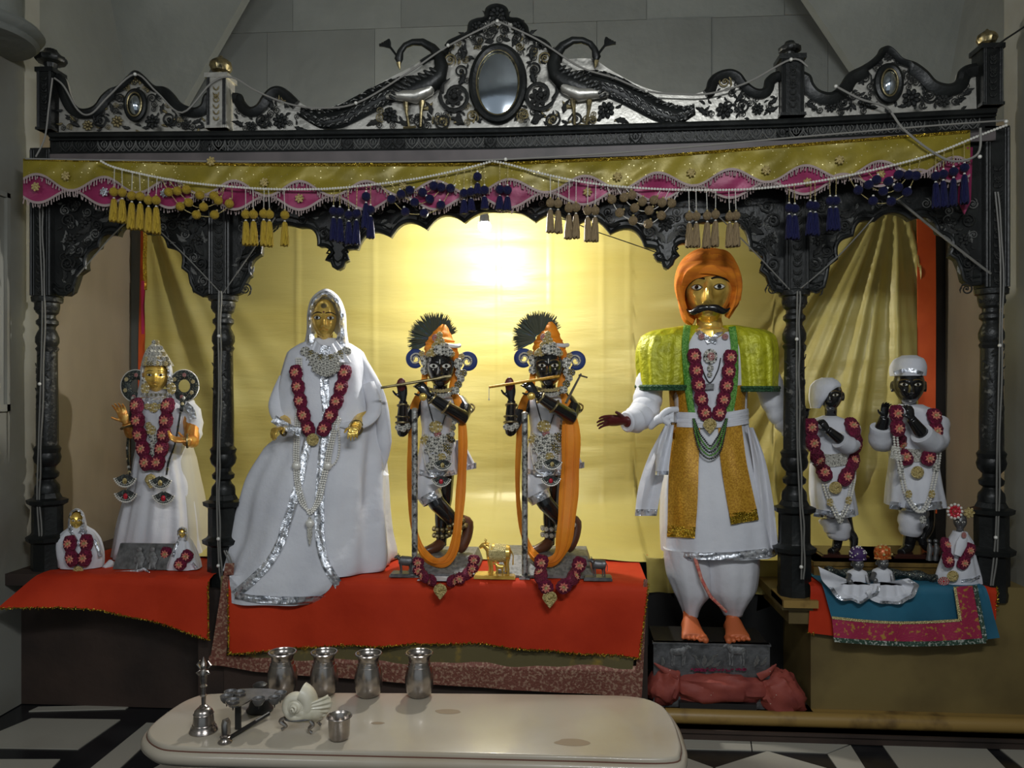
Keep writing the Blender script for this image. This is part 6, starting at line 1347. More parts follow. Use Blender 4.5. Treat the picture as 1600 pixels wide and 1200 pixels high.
mb = MB(); hg2 = Head(HC(244, 587, Yg - .0315, .158), .1590, yw(244), wide=.345); hg2.add(mb, 60, 44, ears=False); obj('gilded_face', mb, gold, t)
hg.eyes(t, .085, rim=brass, tall=.42, size=.08) if False else hg.eyes(t, .08, rim=brass, tall=.42)
hg.line('lips', t, goldh, [(-.10, -.262), (-.04, -.25), (0, -.256), (.04, -.25), (.10, -.262)], .012, .004); hg.spot('bindi', t, lipm, 0, .17, .045, .05, .006)
hood('head_cloth', white, t, [(226, 618), (226, 600), (226, 584), (228, 572), (243, 566), (259, 572), (262, 584), (262, 600), (262, 618)], [(210, 626), (217, 602), (218, 584), (222, 568), (243, 556), (266, 568), (270, 584), (272, 602), (278, 626)], Yg - .08, Yg, Yg + .1, .012, None, trim=foil, hd=hg, ho=.006)
Rk = Robe([(533, 241, 245, .01, .0), (542, 234, 252, .03, .1), (552, 229, 258, .05, .08), (562, 226, 264, .065, .05), (571, 224, 269, .078, .02)], Yg - .02, k=14, seed=1); o = Rk.build('silver_crown', jewel, t, n=60, nz=24)
random.seed(12)
for y, n in ((570, 9), (563, 8), (555, 6), (546, 4), (537, 2)):
    a, b = interp([(533, 240), (552, 229), (578, 224)], y), interp([(533, 246), (552, 258), (578, 269)], y)
    for k in range(n): jwl(o, lerp(a, b, (k + .5) / n), y - 2, 3.6, 4, [Rk], random.choice('sskg'), .004, Yg - .05)
for e, x in ((-1, 213), (1, 288)):
    c = K(x, 603, -.03); r = 17 * SC(x, Yg); mb = MB(); mb.tube([c + V((cos(a) * r, 0, sin(a) * r * 1.05)) for a in [2 * pi * q / 30 for q in range(31)]], .024, 8, flat=.3, cap=False); o = obj('sequinned_side_loop', mb, jewelk, t)
    mb = MB(); beads(mb, [c + V((cos(a) * r * 1.42, -.006, sin(a) * r * 1.47)) for a in [2 * pi * q / 30 for q in range(31)]], .003, 2); obj('silver_edging', mb, pearl, o)
    for q in range(6): a = q * 1.05 + .4; piece('flower_stud', M_jew['grg'[q % 3]], o, c + V((cos(a) * r, -.012, sin(a) * r)), (.010, .008, .010))
    piece('jewel', M_jew['g'], t, K(227 if e < 0 else 268, 607, -.09), (.022, .02, .028)); piece('jewel', M_jew['s'], t, K(226 if e < 0 else 266, 595, -.08), (.014, .012, .02))
for q in range(11): jwl(t, 226 + q * 3.6, 616 + (1 if q % 2 else 0), 2.4, 2.6, (), 'k' if q % 2 else 's', 0, Yg - .10)
ribbon('silver_yoke', foil, t, [(226, 626), (244, 628), (262, 624)], 12, SG, .006, .2, wob=.003); ribbon('silver_sleeve_trim', foil, t, [(290, 632), (299, 642), (302, 655)], 10, SG, .008, .2, wob=.003)
mb = MB(); mb.tube(cr([K(290, 632), K(302, 650, -.02), K(302, 676, -.04), K(296, 686, -.06)], 5), [.04 + .003 * sin(j * 2) for j in range(16)], 16); obj('white_sleeve', mb, white, t)
for x, y, r, k in ((240, 637, 8, 'g'), (230, 635, 5, 'g'), (250, 635, 5, 'g'), (236, 672, 8, 'g'), (240, 683, 7, 's'), (238, 695, 6, 's'), (240, 706, 6, 's'), (238, 717, 5, 's'), (232, 664, 5, 'g')): jwl(t, x, y, r, r, SG, k, .010, .2)
for pts, pen in (([(207, 622), (203, 660), (199, 700), (201, 730), (203, 742)], ((203, 752, 'y'), (202, 776, 'r'))), ([(287, 622), (282, 645), (274, 690), (264, 720), (260, 742)], ((258, 755, 'y'), (262, 779, 'r')))):
    ss = [P(p.x, p.y, Yg - .15) if True else 0 for p in cr(pts, 6)]
    mb = MB(); mb.tube([front(p.x, p.y, SG, .02, Yg - .13) for p in cr(pts, 6)], .013, 8, flat=.35); bd = obj('sequinned_band', mb, jewelk, t)
    for q in range(8): 
        p_ = cr(pts, 6)[min(24, q * 3)]; w3 = front(p_.x, p_.y, SG, .026, Yg - .135); piece('stud', M_jew['sg'[q % 2]], bd, w3, .008)
    for x, y, k in pen: p = front(x, y, SG, .03, Yg - .15); p.y = min(p.y, Yg - .17); piece('lotus_pendant', M_fan[k], t, p, 17 * SC(x, Yg - .1))
for x, y, d, ax, r in ((200, 667, -.13, (-.3, 0, 1), .030), (293, 689, -.14, (1, .4, 0), .030)): bangle('bangle', brass, t, K(x, y, d), ax, r, .005)
garland('rose garland with gold pendant on the crowned statue', [[(213, 624), (215, 655), (219, 685), (226, 712), (231, 734)], [(263, 624), (260, 650), (255, 685), (250, 710), (243, 734)]], (236, 750), SG, 10, 22, .030, .15, pr=10)
# ---------------------------------------------------------------- two white capped figures (right bay)
zl = P(1400, 876, .10).z
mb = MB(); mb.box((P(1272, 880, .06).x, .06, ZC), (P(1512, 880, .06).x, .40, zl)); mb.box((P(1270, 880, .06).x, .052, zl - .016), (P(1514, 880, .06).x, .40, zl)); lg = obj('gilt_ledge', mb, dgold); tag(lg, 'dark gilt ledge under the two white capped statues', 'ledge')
Yr = .24
def capped(px, lab, scl, hc, hh, wide, yaw, rows, hemy, hx, arms, sash, bx, legs, cap, gl, gr, pend, pk, glab, pearls, pends):
    t = thing('capped_statue', V((P(px, 860, Yr).x, Yr, zl)), lab, 'statue'); K = lambda x, y, d=0: P(x, y, Yr + d)
    zb = P(px, 866, Yr - .08).z
    mb = MB(); mb.box((P(bx[0], 870, Yr).x, Yr - .10, zl), (P(bx[1], 870, Yr).x, Yr + .12, zl + (zb - zl) * .6)); mb.box((P(bx[0] + 5, 870, Yr).x, Yr - .085, zl + (zb - zl) * .6), (P(bx[1] - 5, 870, Yr).x, Yr + .11, zb)); obj('polished_base', mb, darkw, t)
    h = Head(HC(*hc, Yr - .03, hh), hh, yaw + yw(hc[0]), wide=wide, jaw=.27); mb = MB(); h.add(mb, neck=[K(hc[0], hc[1] + 32), K(hc[0], hc[1] + 45)])
    mb.tube([K(hc[0], hc[1] + 38), K(px, rows[3][0]), K(px, rows[-1][0] - 10)], [.05, .06, .07], 12)
    for (pts, rr, hd_) in arms:
        mb.tube([K(*p) for p in pts], rr, 12); hand(mb, K(*pts[-1]), *hd_)
    for pts, rr in legs: mb.tube(cr([K(*p) for p in pts], 3), [interp([(i * 3, r) for i, r in enumerate(rr)], j) for j in range(3 * (len(pts) - 1) + 1)], 12)
    obj('body', mb, ebony, t, remesh=.0032); h.eyes(t, .082, brow=dgold, rim=brass, tall=.46, bw=.008); h.spot('chin_dot', t, pearl, 0, -.40, .03, .02, .006); h.spot('cheek_dot', t, pearl, -.15, -.12, .014, .014, .005)
    R_ = Robe(rows, Yr, k=9, seed=px * .01, e=.92); R_.build('white_coat', white, t, n=110, nz=50); S2 = [R_]
    ribbon('silver_hem', foil, t, [(hx[0], hemy), ((hx[0] + hx[1]) / 2, hemy + 4), (hx[1], hemy)], 12, S2, .005, .1, wob=.004)
    for (pts, rr) in [(a[0], a[1]) for a in arms]:
        c = cr([K(*p) for p in pts], 5); c = c[:int(len(c) * .80)]; mb = MB(); mb.tube(c, [interp([(i * 5, r * 1.35 + .004) for i, r in enumerate(rr)], j) * (1 + .06 * sin(j * 1.9)) for j in range(len(c))], 16); obj('sleeve', mb, white, t)
    ribbon('sequinned_sash', jewel, t, sash, 20, S2, .006, .1, nv=8)
    Rc_ = Robe(cap[0], Yr - .01, k=6, seed=1, e=.95); Rc_.build('white_cap', white, t, n=50, nz=22)
    if cap[1]: ribbon('cap_band', foil, t, cap[1], 6, [Rc_], .003, .1)
    for pts, rr in ((( [legs[0][0][0], *legs[0][0][1:3]] ), (.062, .055, .040)),): mb = MB(); mb.tube(cr([K(*p) for p in pts], 4), [interp([(0, rr[0]), (4, rr[1]), (8, rr[2])], j) * (1 + .06 * sin(j * 2.2)) for j in range(9)], 16); obj('trouser_leg', mb, whiteg, t)
    garland(glab, [gl, gr], pend, S2, 10, 24, .022, .1, pk=pk, pr=10)
    pn = thing('pearl_necklace', K(px, 760, -.1), pearls[0], 'necklace')
    for o in (-2.6, 2.6): string('pearl_strand', pearl, pn, [(x + o, y - (abs(o) if False else 0)) for x, y in pearls[1]], .0058, S2, .018, .1, 8, 1.9)
    for x, y, k in pends: piece('pearl_ball' if k == 's' else 'gold_bead', M_jew[k], pn, front(x, y, S2, .028, .1), (.014, .014, .018))
    return t
capped(1302, 'smaller black faced statue in white cap and coat beside the inner right column', 1, (1298, 618), .140, .345, -6,
       [(650, 1286, 1306, .04, 0), (657, 1268, 1326, .065, .01), (680, 1264, 1334, .085, .02), (715, 1268, 1326, .08, .02), (735, 1266, 1328, .085, .03), (775, 1266, 1332, .10, .04), (806, 1270, 1337, .105, .04)], 801, (1272, 1336),
       [(((1330, 668, 0), (1328, 694, -.07), (1316, 690, -.11), (1294, 672, -.13)), (.026, .028, .026, .018), ((-.6, -.1, .8), (-.1, 1, 0), .075, 1.1, 1)), (((1268, 668, 0), (1256, 690, -.05), (1256, 672, -.09), (1258, 655, -.10)), (.026, .026, .022, .017), ((0, -.1, 1), (0, -1, 0), .075, 1.1, -1))],
       [(1268, 714), (1295, 720), (1324, 716)], (1272, 1345), [([(1300, 806, 0), (1309, 828, -.01), (1309, 842, -.01), (1306, 856, -.01), (1298, 862, -.05)], (.036, .03, .022, .02, .016)), ([(1320, 806, .03), (1326, 830, .02), (1334, 842, .01), (1333, 858, .0)], (.03, .024, .02, .014))],
       ([(590, 1284, 1300, .03, 0), (594, 1275, 1307, .055, .02), (602, 1268, 1312, .075, .02), (612, 1266, 1304, .075, .02), (625, 1266, 1290, .065, .02), (638, 1268, 1280, .04, .02)], None),
       [(1266, 655), (1270, 690), (1280, 722), (1294, 750)], [(1328, 655), (1336, 685), (1334, 712), (1326, 738), (1314, 756)], (1305, 762), 'disc', 'rose garland on the smaller white capped statue',
       ('double pearl string on the smaller white capped statue', [(1289, 758), (1294, 775), (1303, 795), (1312, 810), (1322, 795), (1328, 775), (1333, 750), (1334, 735)]), ((1297, 785, 'g'), (1326, 782, 'g'), (1313, 812, 's')))
capped(1430, 'taller black faced statue in white cap with raised hand beside the orange curtain border', 1, (1420, 602), .172, .365, 4,
       [(632, 1406, 1440, .045, 0), (641, 1394, 1460, .08, .01), (665, 1388, 1470, .095, .02), (700, 1390, 1466, .09, .02), (722, 1392, 1464, .09, .03), (760, 1388, 1468, .11, .03), (794, 1386, 1474, .12, .04)], 789, (1390, 1472),
       [(((1394, 655, 0), (1378, 690, -.04), (1376, 672, -.09), (1382, 652, -.11)), (.030, .034, .030, .021), ((.0, -.1, 1), (.05, -1, .0), .085, .7, -1)), (((1466, 658, 0), (1462, 690, -.07), (1444, 682, -.13), (1424, 655, -.16)), (.030, .034, .032, .020), ((-.2, -.1, 1), (-.1, 1, 0), .085, 1.1, 1))],
       [(1392, 706), (1430, 712), (1466, 706)], (1382, 1494), [([(1428, 796, 0), (1424, 818, -.02), (1422, 836, -.02), (1418, 856, -.02), (1408, 864, -.06)], (.046, .042, .028, .024, .018)), ([(1446, 796, .03), (1448, 824, .01), (1440, 842, -.02), (1450, 858, -.02)], (.040, .03, .022, .016))],
       ([(555, 1410, 1432, .03, 0), (560, 1400, 1440, .07, .01), (570, 1394, 1444, .085, .01), (580, 1393, 1444, .088, .01), (587, 1394, 1443, .088, .01)], [(1397, 583), (1420, 578), (1442, 584)]),
       [(1400, 634), (1402, 665), (1408, 696), (1419, 726)], [(1458, 640), (1462, 670), (1456, 700), (1446, 726)], (1433, 738), 'disc', 'rose garland with round gold pendant on the taller white capped statue',
       ('double pearl string with grey balls on the taller white capped statue', [(1399, 650), (1400, 690), (1407, 730), (1414, 765), (1426, 790), (1440, 800), (1452, 780), (1460, 750), (1466, 715), (1468, 680)]), ((1407, 735, 's'), (1463, 730, 's'), (1420, 772, 'g'), (1456, 772, 'g'), (1442, 812, 's')))
# ---------------------------------------------------------------- small idols
def idol(name, lab, Y, rows, hc, hh, inner, outer, gls, pend, glab, pk='disc', facem=gold, m=white, w_=8.5, step=19, trim=foil, foils=()):
    Rr = Robe(rows, Y, k=7, seed=hc[0] * .1, zfloor=(ZC + .004, -9), e=.9); t = thing(name, V((P(hc[0], 880, Y).x, Y, ZC + .004)), lab, 'idol'); Rr.build('cloak', m, t, n=70, nz=34)
    h = Head(HC(*hc, Y - .02, hh), hh, yw(hc[0]), wide=.35); mb = MB(); h.add(mb, 40, 32, neck=[P(hc[0], hc[1] + 12, Y), P(hc[0], hc[1] + 20, Y)], ears=False); obj('head', mb, facem, t); h.eyes(t, .09, tall=.5)
    if inner: hood('veil', m, t, inner, outer, Y - .04, Y, Y + .05, .006, None, trim=trim, tw=.3)
    for f in foils: ribbon('silver_trim', foil, t, f, 5, [Rr], .003, Y, wob=.003)
    if gls: garland(glab, gls, pend, [Rr], w_, step, .012, Y, pk=pk, pr=9)
    return t, Rr
idol('veiled_idol', 'small veiled idol seated in a white cloak beside the far left column', .02, [(822, 112, 132, .03, 0), (832, 101, 145, .045, .04), (845, 88, 154, .06, .06), (865, 86, 160, .065, .06), (888, 92, 160, .065, .05), (900, 100, 154, .06, .04)], (120, 814), .075,
     [(116, 834), (112, 824), (110, 812), (113, 802), (120, 798), (127, 802), (129, 812), (127, 824), (122, 834)], [(108, 838), (106, 824), (107, 810), (110, 800), (120, 794), (130, 800), (134, 812), (136, 824), (134, 838)],
     [[(109, 838), (110, 862), (115, 884)], [(135, 836), (134, 862), (130, 884)]], (123, 893), 'rose garland on the veiled idol beside the far left column', w_=9.5, step=21, foils=([(108, 828), (118, 842), (124, 852)], [(134, 828), (128, 842), (122, 852)], [(146, 842), (154, 856), (157, 870)]))
idol('veiled_idol', 'small leaning veiled idol in white beside the inner left column', .02, [(836, 281, 292, .02, 0), (848, 277, 298, .035, .05), (862, 272, 303, .05, .08), (882, 264, 311, .055, .06), (900, 258, 314, .055, .05)], (285, 833), .045,
     [(283, 842), (280, 836), (280, 829), (285, 826), (290, 829), (290, 836), (288, 842)], [(280, 845), (277, 836), (278, 827), (285, 823), (292, 827), (293, 836), (293, 845)],
     [[(261, 856), (259, 874), (258, 892)], [(297, 862), (288, 874), (276, 888)]], (250, 903), 'rose garland on the leaning idol beside the inner left column', 'heart', w_=8.5, step=18, foils=([(278, 846), (273, 858), (270, 870)], [(300, 880), (306, 888)]))
t, Rr = idol('flower_hat_idol', 'small idol wearing a red flower hat beside the far right column', .0, [(832, 1490, 1510, .03, 0), (848, 1482, 1518, .045, .05), (872, 1474, 1522, .05, .06), (895, 1466, 1528, .055, .06), (914, 1462, 1534, .055, .05)], (1500, 816), .07, None, None,
     [[(1478, 842), (1479, 862), (1484, 886)], [(1517, 850), (1511, 868), (1500, 888)]], (1488, 900), 'rose garland on the idol with the red flower hat', facem=steeld, w_=8, step=20, foils=([(1502, 908), (1520, 906), (1533, 900)],))
piece('red_flower', M_ros['b'], t, P(1492, 799, -.05), 12 * SC(1492, 0)).data = (lambda me: (me.materials.clear(), me.materials.append(redg), me)[2])(M_ros['b'].copy())
for k in range(12): a = k * pi / 6; mb = MB(); mb.ball(P(1492 + cos(a) * 11, 799 + sin(a) * 11, -.055), .006, 6, 4); obj('pearl_stud', mb, pearl, t)
piece('gilt_flower', M_btg, t, P(1514, 801, -.04), 9 * SC(1510, 0)); mb = MB(); mb.tube([P(1508, 832, -.055), P(1502, 850, -.065), P(1496, 868, -.07)], [.012, .022, .014], 10, flat=.5); obj('white_scarf', mb, white, t); jwl(t, 1506, 836, 4, 5, [], 'r', 0, -.075); jwl(t, 1474, 908, 9, 7, [], 'r', 0, -.07)
def doll(lab, cx, hy, capm, capname, skirt, bead, Y=-.02):
    t = thing('small_doll', V((P(cx, 900, Y).x, Y, ZC + .012)), lab, 'doll')
    Rr = Robe([(hy + 9, cx - 6, cx + 6, .018, 0), (hy + 14, cx - 15, cx + 14, .028, .03), (hy + 26, cx - 17, cx + 17, .032, .05), (hy + 40, cx - 16, cx + 18, .034, .05)], Y, k=6, seed=cx * .1); Rr.build('blouse', white, t, n=40, nz=16)
    h = Head(P(cx, hy, Y - .01), .062, 0, wide=.36); mb = MB(); h.add(mb, 36, 28, neck=[P(cx, hy + 10, Y), P(cx, hy + 16, Y)], ears=True)
    mb.tube([P(cx - 13, hy + 17, Y - .02), P(cx - 17, hy + 27, Y - .05), P(cx - 12, hy + 28, Y - .06)], [.010, .009, .008], 8); mb.tube([P(cx + 14, hy + 18, Y - .02), P(cx + 18, hy + 34, Y - .04), P(cx + 19, hy + 44, Y - .06)], [.010, .009, .009], 8)
    for e, q in ((-1, P(cx - 11, hy + 28, Y - .062)), (1, P(cx + 19, hy + 45, Y - .065))):
        mb.ball(q, (.010, .008, .010), 8, 6)
        for k in range(4): mb.tube([q + V(((k - 1.5) * .005, -.004, -.004)), q + V(((k - 1.5) * .006, -.010, -.012))], .0022, 5)
    obj('body', mb, steeld, t); h.eyes(t, .09, tall=.5)
    mb = MB(); c = P(cx, hy - 15, Y); mb.ball(c, (.034, .032, .033), 18, 12); mb.tube([P(cx - 13, hy - 7, Y - .02), P(cx, hy - 5, Y - .034), P(cx + 13, hy - 7, Y - .02)], .004, 6); cp = obj(capname, mb, capm, t)
    random.seed(int(cx))
    for k in range(26):
        a, b = random.uniform(0, 2 * pi), random.uniform(-.5, 1.4); mb = MB(); mb.ball(c + V((cos(a) * cos(b) * .033, -abs(sin(a)) * cos(b) * .033, sin(b) * .034)), .0062 if bead else .0035, 6, 4); obj('bead', mb, orngb if bead and k % 3 else (goldp if bead else pearl), cp)
    # spread skirt draped over the edge
    L = cr(skirt, 6); mb = MB(); N = len(L) - 1
    def fn(u, v):
        i = min(int(u * N), N - 1); p = L[i].lerp(L[i + 1], u * N - i); a = V((cx, hy + 32, 0)); q = a.lerp(V((p.x, p.y, 0)), v); w3 = P(q.x, q.y, lerp(Y - .02, -.118, min(1, v * 1.3)))
        w3.z = max(w3.z, ZC + .010) if w3.y > -.10 else w3.z; w3.y -= .006 * sin(u * 30) * v; return w3
    mb.grid(fn, 60, 12, thick=(0, -.003, 0)); sk = obj('spread_skirt', mb, white, t)
    mb = MB(); mb.grid(lambda u, v: fn(lerp(.25, .96, u), lerp(.86, 1.0, v)) + V((0, -.005, 0)), 50, 3, thick=(0, -.002, 0)); obj('silver_hem', mb, foil, sk)
doll('tiny dark faced doll in purple cap with spread white skirt', 1340, 881, purple, 'purple_cap', [(1278, 885), (1284, 905), (1296, 920), (1310, 936), (1330, 938), (1345, 942), (1368, 928), (1376, 912)], False)
doll('tiny dark faced doll in orange beaded hat with spread white skirt', 1379, 879, orngb, 'beaded_hat', [(1352, 924), (1362, 938), (1385, 943), (1408, 942), (1425, 932), (1435, 915), (1420, 904)], True)
mb = MB(); mb.tube(cr([P(1290, 892, .0), P(1330, 896, .02), P(1400, 896, .02), P(1450, 902, -.01), P(1462, 908, -.03)], 6), [.018 + .006 * sin(i * 1.3) for i in range(25)], 10); tag(obj('black_scarf', mb, jewelk), 'crumpled black sequinned scarf behind the two tiny dolls', 'scarf')
for i, (x, y) in enumerate(((1462, 862), (1474, 858), (1452, 866))):
    c = P(x, y, .12); mb = MB(); mb.tube([V((c.x, .12, zl)), V((c.x, .12, zl + .02)), V((c.x + .004, .12, zl + .05)), V((c.x, .12, zl + .075))], [.014, .010, .013, .005], 10); mb.ball((c.x, .12, zl + .08), .010, 8, 6)
    tag(obj('small_figurine', mb, steeld), ('middle of three tiny dark metal figurines on the gilt ledge', 'tiny dark metal figurine nearest the idol with red flower hat', 'tiny dark metal figurine nearest the feet of the taller white capped statue')[i], 'figurine', 'tiny figurines on the ledge')
# relief plaque before the crowned figure
q = [P(176, 893, -.02), P(268, 895, -.02), P(272, 850, .035), P(188, 849, .035)]; q[0].z = q[1].z = ZC + .003
mb = MB(); mb.slab(q, (0, .014, 0)); t = obj('relief_plaque', mb, steeld); tag(t, 'dark silver plaque with two relief figures leaning before the crowned statue', 'plaque')
for cx_, hh in ((218, 30), (238, 26)):
    mb = MB(); g = lambda x, y: P(x, y, lerp(.030, -.022, (y - 850) / 44) - .004)
    mb.tube([g(cx_, 888), g(cx_ + 1, 878), g(cx_, 868), g(cx_, 862)], [.010, .018, .020, .008], 10, flat=.4); mb.ball(g(cx_, 859), (.013, .006, .015), 10, 6)
    for e in (-1, 1): mb.tube([g(cx_ + e * 3, 866), g(cx_ + e * 8, 873), g(cx_ + e * 5, 880)], .005, 6); mb.tube([g(cx_ + e * 2, 878), g(cx_ + e * 5, 890)], .006, 6)
    obj('relief_figure', mb, plaq, t)
mb = MB(); mb.tube([P(176, 895, -.045), P(215, 893, -.05), P(225, 889, -.045), P(236, 897, -.05)], [.006, .008, .007, .003], 8, flat=.4); tag(obj('foil_strip', mb, foil), 'crumpled silver foil strip below the relief plaque', 'foil')
mb = MB(); mb.tube([P(162, 888, .02), P(172, 882, .05), P(182, 885, .08)], [.010, .022, .012], 10); tag(obj('folded_cloth', mb, whiteg), 'small folded grey white cloth left of the relief plaque', 'cloth')
# ================================================================ FOREGROUND TABLE
TZ = .40
out = [(248, 1160), (232, 1140), (262, 1112), (300, 1090), (345, 1083), (500, 1082), (700, 1083), (900, 1085), (990, 1088), (1030, 1100), (1048, 1120), (1058, 1145), (1062, 1172), (1040, 1184), (900, 1181), (700, 1176), (400, 1169), (290, 1166)]
q = [PZ(x, y, TZ) for x, y in out]; q = cr([(p.x, p.y, p.z) for p in q], 6, True)
cx_, cy_ = sum(p.x for p in q) / len(q), sum(p.y for p in q) / len(q)
def tring(o, z): 
    r = []
    n = len(q)
    for i, p in enumerate(q):
        a, b = q[i - 1], q[(i + 1) % n]; d = V((b.x - a.x, b.y - a.y, 0)).normalized(); nn = V((d.y, -d.x, 0)); 
        if nn.dot(V((p.x - cx_, p.y - cy_, 0))) < 0: nn = -nn
        r.append(V((p.x + nn.x * o, p.y + nn.y * o, z)))
    return r
t = thing('marble_table', (cx_, cy_, 0), 'low cream marble table with rounded ends and stepped edge', 'table')
mb = MB(); mb.loft([tring(.002, TZ - .055), tring(.010, TZ - .052), tring(.020, TZ - .040), tring(.020, TZ - .026), tring(.012, TZ - .016), tring(.003, TZ - .014), tring(.003, TZ - .006), tring(-.001, TZ - .001), tring(-.006, TZ)]); obj('table_top', mb, marblet, t, ang=50)
mb = MB(); r1 = tring(.0035, TZ - .0135); mb.tube(r1 + r1[:2], .0022, 5, cap=False); obj('stained_groove', mb, mat('groove_stain', (.14, .06, .04), .8), t)
for x in (cx_ - .5, cx_ + .5): mb = MB(); mb.box((x - .05, cy_ - .13, 0), (x + .05, cy_ + .13, TZ - .05)); mb.box((x - .075, cy_ - .15, 0), (x + .075, cy_ + .15, .03)); obj('leg', mb, marblet, t)
for i, (x, y, r, sc) in enumerate(((700, 1112, .040, 1), (895, 1160, .05, 1), (590, 1130, .02, 1))):
    c = PZ(x, y, TZ); mb = MB(); random.seed(i); mb.loft([[V((c.x + cos(2 * pi * k / 24) * r * (1 + .3 * mnoise.noise(V((cos(k * pi / 12), sin(k * pi / 12), i)))), c.y + sin(2 * pi * k / 24) * r * .45, TZ + .0002 + d)) for k in range(24)] for d in (0, .0003)]); 
    obj('brown_stain', mb, mat('stain%d' % i, (.27, .20, .13), .4), t)
def pot(px, py, hpx, lab, wpx=44):
    c = PZ(px, py, TZ); s = (H - TZ) / (py - HY) ; h = hpx * s; w_ = wpx * s / 2; c.y += w_ * .5
    t = thing('water_pot', V((c.x, c.y, TZ)), lab, 'pot')
    pr = [(0, .001), (0, .62), (.02, .74), (.08, .86), (.22, .97), (.40, 1.0), (.55, .96), (.70, .82), (.82, .72), (.90, .74), (.96, .84), (1.0, .92), (1.012, .93), (1.0, .87), (.93, .74), (.84, .66), (.6, .85), (.2, .85), (.05, .6), (.04, .001)]
    mb = MB(); mb.lathe([(z * h, r * w_) for z, r in pr], (c.x, c.y, TZ), 36); obj('body', mb, steel, t, ang=60)
    mb = MB(); mb.tube([V((c.x + cos(a) * w_ * .90, c.y + sin(a) * w_ * .90, TZ + h * 1.0)) for a in [2 * pi * k / 32 for k in range(33)]], .0032, 6, cap=False); obj('rim', mb, steel, t)
    for z in (.71, .80): mb = MB(); rr = .83 if z < .75 else .73; mb.tube([V((c.x + cos(a) * w_ * rr, c.y + sin(a) * w_ * rr, TZ + h * z)) for a in [2 * pi * k / 32 for k in range(33)]], .0012, 5, cap=False); obj('band', mb, steel, t)
pot(437, 1087, 64, 'steel water pot at the left end of the row, behind the lamp', 46); pot(503, 1088, 65, 'steel water pot behind the conch shell', 44); pot(573, 1091, 66, 'steel water pot third from the left of the row', 44); pot(653, 1091, 67, 'steel water pot at the right end of the row', 45)
# cup
c = PZ(525, 1162, TZ); s = (H - TZ) / (1162 - HY); h, r = 36 * s, 17 * s; t = thing('steel_cup', V((c.x, c.y + r, TZ)), 'small dull steel cup in front of the conch shell', 'cup')
mb = MB(); mb.lathe([(0, .001), (0, r * .70), (.003, r * .88), (.012, r * .96), (h * .9, r), (h, r * 1.16), (h + .002, r * 1.17), (h * .93, r * .94), (h * .3, r * .9), (.004, r * .8), (.004, .001)], (c.x, c.y + r, TZ), 32); obj('body', mb, steel, t, ang=60)
mb = MB(); mb.tube([V((c.x + cos(a) * r * 1.15, c.y + r + sin(a) * r * 1.15, TZ + h)) for a in [2 * pi * k / 28 for k in range(29)]], .0018, 6, cap=False); obj('rim', mb, steel, t)
# bell
c = PZ(308, 1152, TZ); s = (H - TZ) / (1152 - HY); r = 21.5 * s; bx, by = c.x, c.y + r; t = thing('hand_bell', V((bx, by, TZ)), 'silver hand bell with ornate figure handle at the left end of the table', 'bell')
mb = MB(); mb.lathe([(0, r), (.003, r * 1.02), (.010, r * .93), (.016, r * .80), (.024, r * .76), (.050, r * .70), (.060, r * .64), (.068, r * .45), (.071, r * .2), (.071, .001)], (bx, by, TZ), 36); bl = obj('bell_body', mb, steel, t)
for z in (.012, .022, .052): mb = MB(); rr = interp([(.012, .90), (.022, .78), (.052, .70)], z) * r; mb.tube([V((bx + cos(a) * rr, by + sin(a) * rr, TZ + z)) for a in [2 * pi * k / 32 for k in range(33)]], .0014, 5, cap=False); obj('ring_band', mb, steel, bl)
mb = MB(); mb.lathe([(.069, .010), (.074, .012), (.078, .006), (.100, .0065), (.104, .010), (.108, .0065), (.128, .006), (.132, .011), (.137, .006), (.140, .009), (.158, .0105), (.160, .005)], (bx, by, TZ), 16); obj('handle', mb, steel, t)
mb = MB(); zb_ = TZ + .158; mb.tube([V((bx, by, zb_)), V((bx, by, zb_ + .012)), V((bx, by, zb_ + .022))], [.010, .012, .007], 12); mb.ball((bx, by, zb_ + .030), (.0085, .0085, .010), 12, 8); mb.lathe([(.038, .009), (.044, .006), (.052, .003), (.058, .001)], (bx, by, zb_), 12)
for e in (-1, 1): mb.tube([V((bx + e * .009, by, zb_ + .018)), V((bx + e * .018, by - .004, zb_ + .012)), V((bx + e * .007, by - .012, zb_ + .010))], .0036, 8); mb.tube([V((bx + e * .010, by + .002, zb_ + .022)), V((bx + e * .020, by + .004, zb_ + .034)), V((bx + e * .012, by + .003, zb_ + .046))], [.002, .004, .001], 6)
obj('figure_finial', mb, steel, t)
# many wick lamp
c0 = PZ(400, 1120, TZ); t = thing('aarti_lamp', V((c0.x, c0.y, TZ)), 'silver lamp tray with small wick cups and long handle beside the bell', 'lamp')
s = (H - TZ) / (1130 - HY); zt_ = TZ + .085; ctr = P(398, 1086, c0.y)
def LP(x, y, z): return PZ(x, y, z)
pl_ = [LP(x, y, zt_) for x, y in ((352, 1086), (366, 1081), (380, 1078), (420, 1078), (436, 1082), (438, 1090), (425, 1094), (405, 1096), (395, 1094), (380, 1102), (362, 1106), (352, 1098))]
mb = MB(); mb.slab(cr([(p.x, p.y, p.z) for p in pl_], 3, True), (0, 0, .004)); obj('tray_plate', mb, steel, t)
for x, y in ((354, 1090), (364, 1096), (374, 1084), (360, 1083), (404, 1094), (429, 1092), (438, 1085)):
    cc = LP(x, y, zt_ + .004); mb = MB(); R_ = .019; mb.lathe([(-.016, .002), (-.014, .010), (-.004, R_ * .88), (.006, R_), (.006, R_ * .9), (-.006, R_ * .6), (-.010, .001)], cc, 18); cp = obj('wick_cup', mb, steeld, t); mb = MB(); mb.tube([cc + V((0, 0, -.013)), cc + V((0, 0, -.026))], [.003, .001], 6); obj('drop_finial', mb, iron, cp)
